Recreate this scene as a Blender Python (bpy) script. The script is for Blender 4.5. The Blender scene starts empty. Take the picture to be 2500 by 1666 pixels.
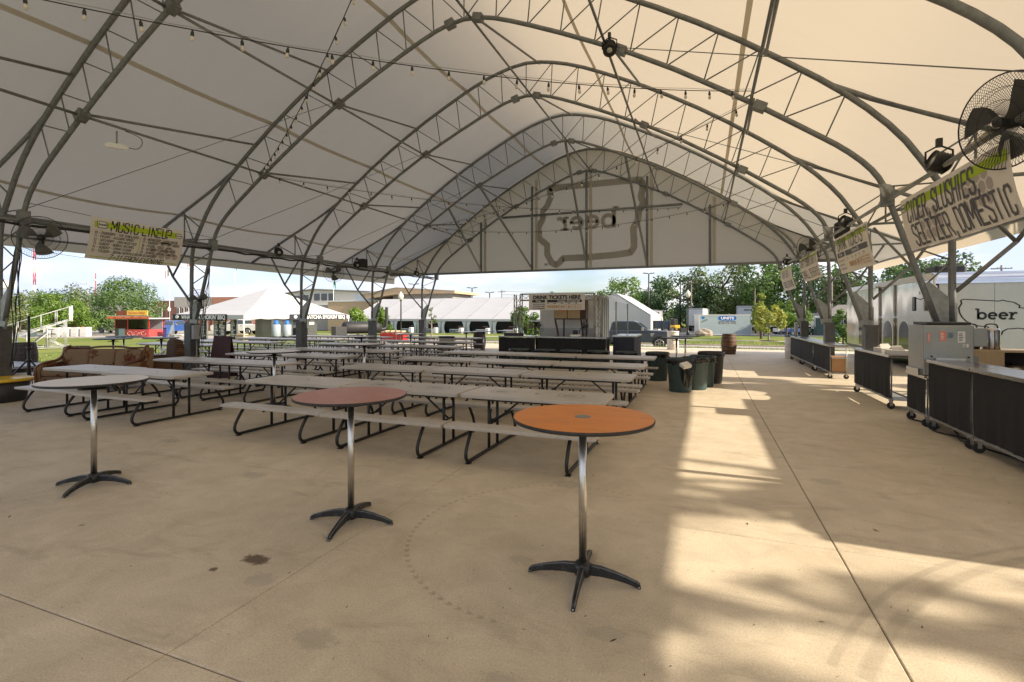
import bpy, bmesh, math, random
from math import sin, cos, pi, radians, sqrt, atan2
from mathutils import Vector, Matrix

S = bpy.context.scene
COL = S.collection
random.seed(7)

# ------------------------------------------------------------------ camera
cam_d = bpy.data.cameras.new("camera")
cam = bpy.data.objects.new("camera", cam_d)
COL.objects.link(cam)
cam.location = (0, 0, 1.735)
cam.rotation_euler = (radians(90), 0, radians(21.15))
cam_d.sensor_width = 36
cam_d.lens = 17.42
cam_d.shift_y = -0.0252
cam_d.clip_start = 0.05
cam_d.clip_end = 2000
S.camera = cam

# ------------------------------------------------------------------ sky and sun
SUN_EL = radians(28.2)
W = bpy.data.worlds.new("World")
S.world = W
W.use_nodes = True
wn, wl = W.node_tree.nodes, W.node_tree.links
wn.clear()
w_out = wn.new("ShaderNodeOutputWorld")
w_bg = wn.new("ShaderNodeBackground")
w_sky = wn.new("ShaderNodeTexSky")
w_sky.sky_type = 'NISHITA'
w_sky.sun_disc = False
w_sky.sun_elevation = SUN_EL
w_sky.sun_rotation = radians(90)
w_sky.air_density = 1.0
w_sky.dust_density = 1.2
w_sky.ozone_density = 2.0
w_tc = wn.new("ShaderNodeTexCoord")
w_map = wn.new("ShaderNodeMapping")
w_map.inputs['Scale'].default_value = (1.0, 1.0, 3.4)
w_map.inputs['Location'].default_value = (0.35, 0.8, 0.1)
w_noise = wn.new("ShaderNodeTexNoise")
w_noise.inputs['Scale'].default_value = 2.3
w_noise.inputs['Detail'].default_value = 9
w_noise.inputs['Roughness'].default_value = 0.58
w_ramp = wn.new("ShaderNodeValToRGB")
w_ramp.color_ramp.elements[0].position = 0.30
w_ramp.color_ramp.elements[1].position = 0.58
w_noise2 = wn.new("ShaderNodeTexNoise")
w_noise2.inputs['Scale'].default_value = 4.6
w_noise2.inputs['Detail'].default_value = 6
w_ramp2 = wn.new("ShaderNodeValToRGB")      # sunlit and grey parts of the clouds
w_ramp2.color_ramp.elements[0].position = 0.38
w_ramp2.color_ramp.elements[0].color = (4.3, 4.75, 6.1, 1)
w_ramp2.color_ramp.elements[1].position = 0.66
w_ramp2.color_ramp.elements[1].color = (6.9, 6.6, 6.7, 1)
w_mix = wn.new("ShaderNodeMix")
w_mix.data_type = 'RGBA'
wl.new(w_tc.outputs['Generated'], w_map.inputs['Vector'])
wl.new(w_map.outputs['Vector'], w_noise.inputs['Vector'])
wl.new(w_map.outputs['Vector'], w_noise2.inputs['Vector'])
wl.new(w_noise.outputs['Fac'], w_ramp.inputs['Fac'])
wl.new(w_noise2.outputs['Fac'], w_ramp2.inputs['Fac'])
wl.new(w_ramp.outputs['Color'], w_mix.inputs[0])
wl.new(w_sky.outputs['Color'], w_mix.inputs[6])
wl.new(w_ramp2.outputs['Color'], w_mix.inputs[7])
wl.new(w_mix.outputs[2], w_bg.inputs['Color'])
w_bg.inputs['Strength'].default_value = 0.075
wl.new(w_bg.outputs['Background'], w_out.inputs['Surface'])

sun_d = bpy.data.lights.new("sun", 'SUN')
sun_d.energy = 3.5
sun_d.angle = radians(0.53)
sun_d.color = (1.0, 0.87, 0.68)
sun = bpy.data.objects.new("sun", sun_d)
COL.objects.link(sun)
sun.rotation_euler = (0, pi/2 - SUN_EL, 0)
sun.location = (60, 0, 40)

S.view_settings.view_transform = 'Standard'
S.view_settings.look = 'None'
S.view_settings.exposure = 1.42
S.view_settings.gamma = 1.0
S.view_settings.use_curve_mapping = False
S.cycles.max_bounces = 8
S.cycles.diffuse_bounces = 5
S.cycles.glossy_bounces = 4
S.cycles.transmission_bounces = 5
S.cycles.use_denoising = True
S.render.filter_size = 1.05

# ------------------------------------------------------------------ materials
MT = {}
def nm(name):
    m = bpy.data.materials.new(name); m.use_nodes = True
    n = m.node_tree.nodes; l = m.node_tree.links
    MT[name] = m
    return m, n, l, n['Principled BSDF']

def M(name, col, rough=0.55, metal=0.0, var=0.12, scale=3.0, bump=0.0, bscale=40.0, spec=0.5,
      aniso=(1, 1, 1), rnd=0.0, dirt=None, dirt_amt=0.35, coat=0.0):
    """principled material with procedural colour variation, dirt and fine relief"""
    m, n, l, p = nm(name)
    p.inputs['Roughness'].default_value = rough
    p.inputs['Metallic'].default_value = metal
    p.inputs['Specular IOR Level'].default_value = spec
    if coat: p.inputs['Coat Weight'].default_value = coat; p.inputs['Coat Roughness'].default_value = 0.06
    tc = n.new("ShaderNodeTexCoord"); mp = n.new("ShaderNodeMapping")
    mp.inputs['Scale'].default_value = aniso
    l.new(tc.outputs['Object'], mp.inputs['Vector'])
    if rnd:
        oi = n.new("ShaderNodeObjectInfo")
        va = n.new("ShaderNodeVectorMath"); va.operation = 'SCALE'
        cmb = n.new("ShaderNodeCombineXYZ")
        for i in range(3): l.new(oi.outputs['Random'], cmb.inputs[i])
        l.new(cmb.outputs[0], va.inputs[0]); va.inputs['Scale'].default_value = 37.0
        l.new(va.outputs[0], mp.inputs['Location'])
    t = n.new("ShaderNodeTexNoise")
    t.inputs['Scale'].default_value = scale; t.inputs['Detail'].default_value = 6; t.inputs['Roughness'].default_value = 0.62
    l.new(mp.outputs[0], t.inputs['Vector'])
    r = n.new("ShaderNodeValToRGB")
    a = [max(0, c*(1-var)) for c in col]; b = [min(1, c*(1+var)) for c in col]
    r.color_ramp.elements[0].position = 0.3; r.color_ramp.elements[0].color = (*a, 1)
    r.color_ramp.elements[1].position = 0.7; r.color_ramp.elements[1].color = (*b, 1)
    l.new(t.outputs['Fac'], r.inputs['Fac'])
    src = r.outputs['Color']
    if dirt:
        t2 = n.new("ShaderNodeTexNoise"); t2.inputs['Scale'].default_value = scale*2.7; t2.inputs['Detail'].default_value = 9
        t2.inputs['Roughness'].default_value = 0.72
        l.new(mp.outputs[0], t2.inputs['Vector'])
        r2 = n.new("ShaderNodeValToRGB")
        r2.color_ramp.elements[0].position = 0.52; r2.color_ramp.elements[0].color = (0, 0, 0, 1)
        r2.color_ramp.elements[1].position = 0.78; r2.color_ramp.elements[1].color = (dirt_amt,)*3 + (1,)
        l.new(t2.outputs['Fac'], r2.inputs['Fac'])
        mx = n.new("ShaderNodeMix"); mx.data_type = 'RGBA'
        l.new(r2.outputs['Color'], mx.inputs[0]); l.new(src, mx.inputs[6]); mx.inputs[7].default_value = (*dirt, 1)
        src = mx.outputs[2]
    if rnd:
        hs = n.new("ShaderNodeHueSaturation")
        mr = n.new("ShaderNodeMapRange")
        mr.inputs['To Min'].default_value = 1-rnd; mr.inputs['To Max'].default_value = 1+rnd
        l.new(oi.outputs['Random'], mr.inputs['Value']); l.new(mr.outputs[0], hs.inputs['Value'])
        l.new(src, hs.inputs['Color']); src = hs.outputs['Color']
    l.new(src, p.inputs['Base Color'])
    if bump:
        t3 = n.new("ShaderNodeTexNoise"); t3.inputs['Scale'].default_value = bscale; t3.inputs['Detail'].default_value = 4
        l.new(mp.outputs[0], t3.inputs['Vector'])
        bp = n.new("ShaderNodeBump"); bp.inputs['Strength'].default_value = bump; bp.inputs['Distance'].default_value = 0.02
        l.new(t3.outputs['Fac'], bp.inputs['Height']); l.new(bp.outputs[0], p.inputs['Normal'])
    return m

def fabric(name, col, trans=0.5, tcol=None, wr=0.15):
    """coated tent fabric: part of the light goes through it"""
    m, n, l, p = nm(name)
    out = n['Material Output']; n.remove(p)
    tc = n.new("ShaderNodeTexCoord"); t = n.new("ShaderNodeTexNoise")
    t.inputs['Scale'].default_value = 0.8; t.inputs['Detail'].default_value = 7; t.inputs['Roughness'].default_value = 0.6
    mp = n.new("ShaderNodeMapping"); mp.inputs['Scale'].default_value = (0.5, 2.2, 1.0)
    l.new(tc.outputs['Object'], mp.inputs[0]); l.new(mp.outputs[0], t.inputs['Vector'])
    r = n.new("ShaderNodeValToRGB")
    r.color_ramp.elements[0].position = 0.3; r.color_ramp.elements[0].color = (*[c*0.9 for c in col], 1)
    r.color_ramp.elements[1].position = 0.7; r.color_ramp.elements[1].color = (*col, 1)
    l.new(t.outputs['Fac'], r.inputs['Fac'])
    bp = n.new("ShaderNodeBump"); bp.inputs['Strength'].default_value = wr; bp.inputs['Distance'].default_value = 0.08
    l.new(t.outputs['Fac'], bp.inputs['Height'])
    d = n.new("ShaderNodeBsdfDiffuse"); tr = n.new("ShaderNodeBsdfTranslucent")
    gl = n.new("ShaderNodeBsdfGlossy"); gl.inputs['Roughness'].default_value = 0.35
    mx = n.new("ShaderNodeMixShader"); mx.inputs[0].default_value = trans
    mg = n.new("ShaderNodeMixShader"); mg.inputs[0].default_value = 0.03
    l.new(r.outputs[0], d.inputs['Color'])
    if tcol: tr.inputs['Color'].default_value = (*tcol, 1)
    else: l.new(r.outputs[0], tr.inputs['Color'])
    l.new(bp.outputs[0], d.inputs['Normal'])
    l.new(d.outputs[0], mx.inputs[1]); l.new(tr.outputs[0], mx.inputs[2])
    l.new(mx.outputs[0], mg.inputs[1]); l.new(gl.outputs[0], mg.inputs[2])
    l.new(mg.outputs[0], out.inputs['Surface'])
    return m

def glassy(name, tint=(0.9, 0.95, 0.95), rough=0.03, ior=1.45, mixd=0.0):
    m, n, l, p = nm(name)
    out = n['Material Output']; n.remove(p)
    g = n.new("ShaderNodeBsdfGlossy"); g.inputs['Roughness'].default_value = rough
    t = n.new("ShaderNodeBsdfTransparent"); t.inputs['Color'].default_value = (*tint, 1)
    fr = n.new("ShaderNodeFresnel"); fr.inputs['IOR'].default_value = ior
    mx = n.new("ShaderNodeMixShader")
    l.new(fr.outputs[0], mx.inputs[0]); l.new(t.outputs[0], mx.inputs[1]); l.new(g.outputs[0], mx.inputs[2])
    l.new(mx.outputs[0], out.inputs['Surface'])
    return m

# ------------------------------------------------------------------ mesh helpers
class MB:
    def __init__(s): s.v = []; s.f = []; s.sm = []
    def add(s, vs, fs, sm=False):
        o = len(s.v); s.v += [tuple(x) for x in vs]
        for q in fs: s.f.append(tuple(i+o for i in q)); s.sm.append(sm)
        return s
    def box(s, x0, y0, z0, x1, y1, z1):
        return s.add([(x0,y0,z0),(x1,y0,z0),(x1,y1,z0),(x0,y1,z0),(x0,y0,z1),(x1,y0,z1),(x1,y1,z1),(x0,y1,z1)],
              [(0,3,2,1),(4,5,6,7),(0,1,5,4),(1,2,6,5),(2,3,7,6),(3,0,4,7)])
    def cbox(s, c, d): return s.box(c[0]-d[0]/2, c[1]-d[1]/2, c[2]-d[2]/2, c[0]+d[0]/2, c[1]+d[1]/2, c[2]+d[2]/2)
    def beam(s, p0, p1, w, h, up=(0, 0, 1)):
        a = Vector(p0); b = Vector(p1); d = (b-a).normalized(); u = Vector(up)
        sd = d.cross(u)
        if sd.length < 1e-4: sd = d.cross(Vector((1, 0, 0)))
        sd.normalize(); u = sd.cross(d).normalized()
        vs = []
        for p in (a, b):
            for i, j in ((-1,-1),(1,-1),(1,1),(-1,1)): vs.append(p + sd*(i*w/2) + u*(j*h/2))
        return s.add(vs, [(0,1,2,3),(7,6,5,4),(0,4,5,1),(1,5,6,2),(2,6,7,3),(3,7,4,0)])
    def tube(s, pts, r, n=8, cap=True, closed=False, rs=None):
        P = [Vector(p) for p in pts]; k = len(P); vs = []; fs = []
        t0 = (P[1]-P[0]).normalized()
        ref = Vector((0, 0, 1)) if abs(t0.z) < 0.9 else Vector((1, 0, 0))
        nrm = t0.cross(ref).normalized()
        for i in range(k):
            if closed: t = (P[(i+1) % k]-P[i-1])
            else: t = P[min(i+1, k-1)]-P[max(i-1, 0)]
            if t.length < 1e-9: t = t0
            t.normalize()
            nrm = (nrm - t*nrm.dot(t))
            if nrm.length < 1e-6: nrm = t.cross(Vector((0.3, 0.8, 0.5)))
            nrm.normalize(); bn = t.cross(nrm)
            rr = rs[i] if rs else r
            for j in range(n):
                a = 2*pi*j/n; vs.append(P[i] + (nrm*cos(a)+bn*sin(a))*rr)
        m = k if closed else k-1
        for i in range(m):
            for j in range(n):
                a = i*n+j; b = i*n+(j+1) % n; i2 = (i+1) % k
                fs.append((a, b, i2*n+(j+1) % n, i2*n+j))
        s.add(vs, fs, True)
        if cap and not closed:
            o = len(s.v)-len(vs)
            s.f.append(tuple(o+j for j in range(n-1, -1, -1))); s.sm.append(False)
            s.f.append(tuple(o+(k-1)*n+j for j in range(n))); s.sm.append(False)
        return s
    def cyl(s, p0, p1, r0, r1=None, n=10): return s.tube([p0, p1], r0, n, rs=[r0, r0 if r1 is None else r1])
    def lathe(s, prof, c=(0, 0, 0), n=20, sm=True):
        vs = []; fs = []
        for r, z in prof:
            for j in range(n):
                a = 2*pi*j/n; vs.append((c[0]+r*cos(a), c[1]+r*sin(a), c[2]+z))
        for i in range(len(prof)-1):
            for j in range(n): fs.append((i*n+j, i*n+(j+1) % n, (i+1)*n+(j+1) % n, (i+1)*n+j))
        s.add(vs, fs, sm)
        o = len(s.v)-len(vs); k = len(prof)
        if prof[0][0] > 1e-4: s.f.append(tuple(o+j for j in range(n-1, -1, -1))); s.sm.append(False)
        if prof[-1][0] > 1e-4: s.f.append(tuple(o+(k-1)*n+j for j in range(n))); s.sm.append(False)
        return s
    def prism(s, poly, t0, t1, ax='y'):
        """outline in the plane across axis ax, extruded from t0 to t1"""
        def mk(a, b, t): return {'y': (a, t, b), 'x': (t, a, b), 'z': (a, b, t)}[ax]
        n = len(poly)
        vs = [mk(a, b, t0) for a, b in poly]+[mk(a, b, t1) for a, b in poly]
        fs = [tuple(range(n))[::-1], tuple(range(n, 2*n))]+[(i, (i+1) % n, n+(i+1) % n, n+i) for i in range(n)]
        return s.add(vs, fs)
    def grid(s, fn, nu, nv, sm=True):
        vs = [fn(i/nu, j/nv) for j in range(nv+1) for i in range(nu+1)]
        fs = [(j*(nu+1)+i, j*(nu+1)+i+1, (j+1)*(nu+1)+i+1, (j+1)*(nu+1)+i) for j in range(nv) for i in range(nu)]
        return s.add(vs, fs, sm)
    def sphere(s, c, r, nu=12, nv=8, sc=(1, 1, 1), jit=0, rng=None):
        vs = []; fs = []
        for j in range(nv+1):
            th = pi*j/nv
            for i in range(nu):
                a = 2*pi*i/nu; k = 1+(rng.uniform(-jit, jit) if jit else 0)
                vs.append((c[0]+r*k*sc[0]*sin(th)*cos(a), c[1]+r*k*sc[1]*sin(th)*sin(a), c[2]+r*k*sc[2]*cos(th)))
        for j in range(nv):
            for i in range(nu): fs.append((j*nu+i, (j+1)*nu+i, (j+1)*nu+(i+1) % nu, j*nu+(i+1) % nu))
        return s.add(vs, fs, True)
    def xf(s, mat):
        s.v = [tuple(mat @ Vector(p)) for p in s.v]; return s
    def mesh(s, name, m):
        me = bpy.data.meshes.new(name)
        me.from_pydata(s.v, [], s.f)
        me.polygons.foreach_set('use_smooth', s.sm)
        if m: me.materials.append(MT[m] if isinstance(m, str) else m)
        me.update()
        return me
    def build(s, name, m, parent=None, loc=None, rot=None, bevel=0):
        return obj(name, s.mesh(name, m), parent, loc, rot, bevel)

def obj(name, me, parent=None, loc=None, rot=None, bevel=0):
    o = bpy.data.objects.new(name, me); COL.objects.link(o)
    if parent: o.parent = parent
    if loc: o.location = loc
    if rot: o.rotation_euler = rot
    if bevel:
        b = o.modifiers.new("bevel", 'BEVEL'); b.width = bevel; b.segments = 2; b.limit_method = 'ANGLE'; b.angle_limit = radians(50)
    return o

def tag(o, label=None, cat=None, group=None, kind=None):
    if label: o['label'] = label
    if cat: o['category'] = cat
    if group: o['group'] = group
    if kind: o['kind'] = kind
    return o

def thing(name, label, cat, loc=(0, 0, 0), rz=0, group=None):
    o = bpy.data.objects.new(name, None); COL.objects.link(o)
    o.location = loc; o.rotation_euler = (0, 0, rz); o.empty_display_size = 0.2
    return tag(o, label, cat, group)

def dup(root, loc, rz=0, label=None, group=None, scale=None):
    r = root.copy(); COL.objects.link(r); r.location = loc; r.rotation_euler = (0, 0, rz)
    if label: r['label'] = label
    if group: r['group'] = group
    if scale: r.scale = scale
    def rec(src, dst):
        for ch in list(src.children):
            c = ch.copy(); COL.objects.link(c); c.parent = dst; rec(ch, c)
    rec(root, r)
    return r

def struct(o): o['kind'] = 'structure'; return o

_fc = {}
def textmesh(body, size=1.0, bold=0.0, sx=1.0, shear=0.0, align='LEFT', sp=1.0):
    key = (body, size, bold, sx, shear, align, sp)
    if key in _fc: return _fc[key]
    cu = bpy.data.curves.new("lettering", 'FONT')
    cu.body = body; cu.size = size; cu.offset = bold; cu.shear = shear; cu.align_x = align; cu.space_character = sp
    cu.resolution_u = 3; cu.fill_mode = 'FRONT'
    o = bpy.data.objects.new("lettering_tmp", cu); COL.objects.link(o)
    bpy.context.view_layer.update()
    me = bpy.data.meshes.new_from_object(o.evaluated_get(bpy.context.evaluated_depsgraph_get()))
    vs = [(v.co.x*sx, v.co.y) for v in me.vertices]; fs = [tuple(p.vertices) for p in me.polygons]
    bpy.data.objects.remove(o); bpy.data.curves.remove(cu); bpy.data.meshes.remove(me)
    _fc[key] = (vs, fs)
    return vs, fs

def lettering(body, fn, m, parent, size, bold=0.0, sx=1.0, x=0, y=0, shear=0.0, align='LEFT', name='lettering', fit=None, sp=1.0):
    """flat printed letters laid on the surface fn(s, t)"""
    vs, fs = textmesh(body, size, bold, sx, shear, align, sp)
    k = 1.0
    if fit:
        w = max(v[0] for v in vs)-min(v[0] for v in vs); k = fit/w
    b = MB().add([fn(x+a*k, y+c) for a, c in vs], fs)
    return b.build(name, m, parent)

def catenary(a, b, sag, n):
    a = Vector(a); b = Vector(b)
    return [a.lerp(b, i/n) - Vector((0, 0, sag*4*(i/n)*(1-i/n))) for i in range(n+1)]

def lerp_poly(P, t):
    L = [0]
    for a, b in zip(P, P[1:]): L.append(L[-1]+sqrt((a[0]-b[0])**2+(a[1]-b[1])**2))
    d = t*L[-1]
    for i in range(len(P)-1):
        if d <= L[i+1]+1e-9:
            k = (d-L[i])/(L[i+1]-L[i]); return (P[i][0]+(P[i+1][0]-P[i][0])*k, P[i][1]+(P[i+1][1]-P[i][1])*k)
    return P[-1]

def smoothpoly(P, it=2):
    for _ in range(it):
        Q = [P[0]]
        for a, b in zip(P, P[1:]):
            Q.append(tuple(x*0.75+y*0.25 for x, y in zip(a, b))); Q.append(tuple(x*0.25+y*0.75 for x, y in zip(a, b)))
        Q.append(P[-1]); P = Q
    return P

# ------------------------------------------------------------------ materials used
M('steel', (0.19, 0.197, 0.197), 0.5, 0.35, 0.22, 9, 0.12, 60, dirt=(0.12, 0.11, 0.09), dirt_amt=0.5)
M('galv', (0.29, 0.295, 0.28), 0.42, 0.45, 0.22, 8, 0.1, 70, dirt=(0.2, 0.18, 0.15), dirt_amt=0.4)
M('pier_steel', (0.085, 0.085, 0.082), 0.5, 0.3, 0.25, 6, 0.1, 30, dirt=(0.2, 0.18, 0.15), dirt_amt=0.4)
M('chrome', (0.60, 0.585, 0.56), 0.27, 1.0, 0.12, 14, 0.05, 120, dirt=(0.3, 0.27, 0.22), dirt_amt=0.4)
M('stainless', (0.50, 0.49, 0.47), 0.28, 1.0, 0.1, 3, 0.04, 90, aniso=(1, 12, 1))
M('black_metal', (0.018, 0.018, 0.019), 0.42, 0.2, 0.2, 9, 0.05, 60, dirt=(0.16, 0.15, 0.13), dirt_amt=0.25)
M('black_plastic', (0.015, 0.015, 0.016), 0.5, 0, 0.2, 9)
M('rubber', (0.02, 0.02, 0.02), 0.75, 0, 0.2, 12, 0.1, 90)
M('white_paint', (0.74, 0.74, 0.72), 0.45, 0, 0.05, 4, dirt=(0.4, 0.37, 0.32), dirt_amt=0.3)
M('grey_paint', (0.32, 0.33, 0.34), 0.5, 0, 0.1, 5)
fabric('banner', (0.80, 0.74, 0.68), 0.25, (0.75, 0.69, 0.62), wr=0.05)
M('lime', (0.42, 0.55, 0.02), 0.6, 0, 0.05, 3)
M('print_black', (0.022, 0.022, 0.024), 0.6, 0, 0.05, 3)
M('print_white', (0.72, 0.7, 0.66), 0.6, 0, 0.05, 3)
M('print_amber', (0.52, 0.27, 0.05), 0.6, 0, 0.1, 3)
M('print_grey', (0.1, 0.1, 0.11), 0.6, 0, 0.05, 3)
M('plastic_taupe', (0.42, 0.385, 0.335), 0.38, 0, 0.06, 3, 0.12, 160, rnd=0.09, dirt=(0.16, 0.13, 0.1), dirt_amt=0.4)
M('frame_black', (0.012, 0.013, 0.013), 0.42, 0.1, 0.2, 10, 0.04, 80, dirt=(0.12, 0.1, 0.08), dirt_amt=0.3)
M('skirt', (0.011, 0.011, 0.012), 0.85, 0, 0.3, 6, 0.3, 220)
M('bulb_glass', (0.55, 0.5, 0.42), 0.12, 0, 0.05, 9, spec=0.8)
fabric('tent_fabric', (0.47, 0.475, 0.49), 0.5, (0.45, 0.385, 0.295), wr=0.2)
fabric('tent_seam', (0.62, 0.58, 0.50), 0.40, (0.56, 0.49, 0.38))
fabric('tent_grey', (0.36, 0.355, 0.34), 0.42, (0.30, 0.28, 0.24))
fabric('gable_fabric', (0.50, 0.475, 0.44), 0.45, (0.40, 0.37, 0.325))
M('gable_print', (0.31, 0.295, 0.265), 0.7, 0, 0.05, 2)
fabric('white_canvas', (0.56, 0.56, 0.575), 0.22, (0.5, 0.49, 0.47), wr=0.3)

# squared condensed capitals drawn with straight strokes (unit height, width 0.6)
W6 = 0.6
GL = {
 'A': [[(0, 0), (0, .8), (.15, 1), (.45, 1), (.6, .8), (.6, 0)], [(0, .42), (.6, .42)]],
 'B': [[(0, 0), (0, 1), (.5, 1), (.58, .88), (.58, .62), (.46, .52), (0, .52)], [(.46, .52), (.6, .4), (.6, .12), (.5, 0), (0, 0)]],
 'C': [[(.6, .75), (.6, .88), (.48, 1), (.12, 1), (0, .88), (0, .12), (.12, 0), (.48, 0), (.6, .12), (.6, .25)]],
 'D': [[(0, 0), (0, 1), (.45, 1), (.6, .85), (.6, .15), (.45, 0), (0, 0)]],
 'E': [[(.6, 1), (0, 1), (0, 0), (.6, 0)], [(0, .52), (.5, .52)]],
 'F': [[(.6, 1), (0, 1), (0, 0)], [(0, .52), (.5, .52)]],
 'G': [[(.6, .78), (.6, .88), (.48, 1), (.12, 1), (0, .88), (0, .12), (.12, 0), (.6, 0), (.6, .48), (.32, .48)]],
 'H': [[(0, 0), (0, 1)], [(.6, 0), (.6, 1)], [(0, .52), (.6, .52)]],
 'I': [[(.3, 0), (.3, 1)]],
 'J': [[(.6, 1), (.6, .12), (.48, 0), (.12, 0), (0, .12), (0, .3)]],
 'K': [[(0, 0), (0, 1)], [(.6, 1), (.05, .48), (.6, 0)]],
 'L': [[(0, 1), (0, 0), (.6, 0)]],
 'M': [[(0, 0), (0, 1), (.37, .35), (.74, 1), (.74, 0)]],
 'N': [[(0, 0), (0, 1), (.6, 0), (.6, 1)]],
 'O': [[(.12, 0), (0, .12), (0, .88), (.12, 1), (.48, 1), (.6, .88), (.6, .12), (.48, 0), (.12, 0)]],
 'P': [[(0, 0), (0, 1), (.48, 1), (.6, .88), (.6, .55), (.48, .44), (0, .44)]],
 'Q': [[(.12, 0), (0, .12), (0, .88), (.12, 1), (.48, 1), (.6, .88), (.6, .12), (.48, 0), (.12, 0)], [(.38, .22), (.62, -.08)]],
 'R': [[(0, 0), (0, 1), (.48, 1), (.6, .88), (.6, .58), (.48, .46), (0, .46)], [(.3, .46), (.6, 0)]],
 'S': [[(.6, .78), (.6, .88), (.48, 1), (.12, 1), (0, .88), (0, .64), (.6, .38), (.6, .12), (.48, 0), (.12, 0), (0, .12), (0, .22)]],
 'T': [[(0, 1), (.6, 1)], [(.3, 1), (.3, 0)]],
 'U': [[(0, 1), (0, .12), (.12, 0), (.48, 0), (.6, .12), (.6, 1)]],
 'V': [[(0, 1), (.3, 0), (.6, 1)]],
 'W': [[(0, 1), (.16, 0), (.38, .7), (.6, 0), (.76, 1)]],
 'X': [[(0, 0), (.6, 1)], [(0, 1), (.6, 0)]],
 'Y': [[(0, 1), (.3, .48), (.6, 1)], [(.3, .48), (.3, 0)]],
 'Z': [[(0, 1), (.6, 1), (0, 0), (.6, 0)]],
 '0': [[(.12, 0), (0, .12), (0, .88), (.12, 1), (.48, 1), (.6, .88), (.6, .12), (.48, 0), (.12, 0)]],
 '1': [[(.12, .82), (.35, 1), (.35, 0)]], '2': [[(0, .8), (.12, 1), (.48, 1), (.6, .85), (.6, .62), (0, .15), (0, 0), (.6, 0)]],
 '3': [[(0, 1), (.6, 1), (.6, .55), (.2, .55)], [(.6, .55), (.6, 0), (0, 0)]], '4': [[(0, 1), (0, .42), (.6, .42)], [(.45, 1), (.45, 0)]], '5': [[(.6, 1), (0, 1), (0, .55), (.6, .55), (.6, 0), (0, 0)]],
 '6': [[(.6, 1), (0, 1), (0, 0), (.6, 0), (.6, .52), (0, .52)]], '7': [[(0, 1), (.6, 1), (.22, 0)]], '8': [[(0, 0), (0, 1), (.6, 1), (.6, 0), (0, 0)], [(0, .52), (.6, .52)]], '9': [[(.6, .5), (0, .5), (0, 1), (.6, 1), (.6, 0), (0, 0)]],
 '-': [[(.08, .48), (.5, .48)]], ',': [[(.12, .06), (.04, -.16)]], '&': [[(.6, 0), (.1, .8), (.2, 1), (.42, 1), (.48, .8), (0, .3), (.1, 0), (.4, 0), (.6, .35)]], '/': [[(0, 0), (.5, 1)]], "'": [[(.08, 1), (.06, .75)]], '.': [[(.06, 0), (.06, .04)]]}
ADV = {'I': .6, 'M': .98, 'W': 1.0, ' ': .46, ',': .36, '-': .68, "'": .3, '.': .3, '1': .66}
def blocktext(fn, body, x, d, w, h, m, parent, e=0.006, sw=0.17, slant=0.0, name='lettering'):
    """body fitted into width w with cap height h; baseline d metres below the top edge of fn(s, d, e)"""
    adv = []; X = 0
    for ch in body: adv.append(X); X += ADV.get(ch, .84)
    tot = X-0.22; kx = w/tot; b = MB(); k = 0; o = None
    hw = sw*0.5
    for ch, x0 in zip(body, adv):
        if ch == ' ' and b.v: o = b.build(name, m, parent); b = MB()
        off = 0.15 if ch == 'I' else 0
        for pl in GL.get(ch, []):
            for p0, p1 in zip(pl, pl[1:]):
                a = Vector(((p0[0]+x0-off)*kx, p0[1]*h)); c = Vector(((p1[0]+x0-off)*kx, p1[1]*h))
                t_ = (c-a).normalized(); sx_ = hw*h*0.95
                a2 = a-t_*sx_*0.7; c2 = c+t_*sx_*0.7; n_ = Vector((-t_.y, t_.x))*sx_
                N = max(1, int((c-a).length/0.12)); k += 1; ee = e+0.00025*(k % 9)
                for i in range(N):
                    q0 = a2.lerp(c2, i/N); q1 = a2.lerp(c2, (i+1)/N)
                    P = [q0+n_, q0-n_, q1-n_, q1+n_]
                    b.add([fn(x+q.x+q.y*slant, d-q.y, ee) for q in P], [(0, 1, 2, 3)])
    return b.build(name, m, parent) if b.v else o
# ------------------------------------------------------------------ ground and paving
def sstep(t): t = max(0, min(1, t)); return t*t*(3-2*t)
def gz(x, y):
    a = 0.57*sstep((y-28.4)/4.5); b = 0.57*sstep((-x-21)/22); c = 0.45*sstep((x-16)/20)
    r = sqrt(x*x+y*y)
    return -0.04 - max(a, b, c) - 0.45*sstep((r-60)/35)

m, n, l, p = nm('lawn')
tc = n.new("ShaderNodeNewGeometry")
t1 = n.new("ShaderNodeTexNoise"); t1.inputs['Scale'].default_value = 0.22; t1.inputs['Detail'].default_value = 8
t2 = n.new("ShaderNodeTexNoise"); t2.inputs['Scale'].default_value = 7; t2.inputs['Detail'].default_value = 5
for t in (t1, t2): l.new(tc.outputs['Position'], t.inputs['Vector'])
r1 = n.new("ShaderNodeValToRGB")
for e, (po, c) in zip(r1.color_ramp.elements, ((0.34, (0.14, 0.20, 0.035, 1)), (0.62, (0.26, 0.27, 0.07, 1)))): e.position = po; e.color = c
r2 = n.new("ShaderNodeValToRGB")
for e, (po, c) in zip(r2.color_ramp.elements, ((0.3, (0.55, 0.6, 0.5, 1)), (0.75, (1, 1, 1, 1)))): e.position = po; e.color = c
mx = n.new("ShaderNodeMix"); mx.data_type = 'RGBA'; mx.blend_type = 'MULTIPLY'; mx.inputs[0].default_value = 1
l.new(t1.outputs['Fac'], r1.inputs[0]); l.new(t2.outputs['Fac'], r2.inputs[0])
l.new(r1.outputs[0], mx.inputs[6]); l.new(r2.outputs[0], mx.inputs[7]); l.new(mx.outputs[2], p.inputs['Base Color'])
p.inputs['Roughness'].default_value = 0.9; p.inputs['Specular IOR Level'].default_value = 0.15
bp = n.new("ShaderNodeBump"); bp.inputs['Strength'].default_value = 0.7; bp.inputs['Distance'].default_value = 0.06
l.new(t2.outputs['Fac'], bp.inputs['Height']); l.new(bp.outputs[0], p.inputs['Normal'])

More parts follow.
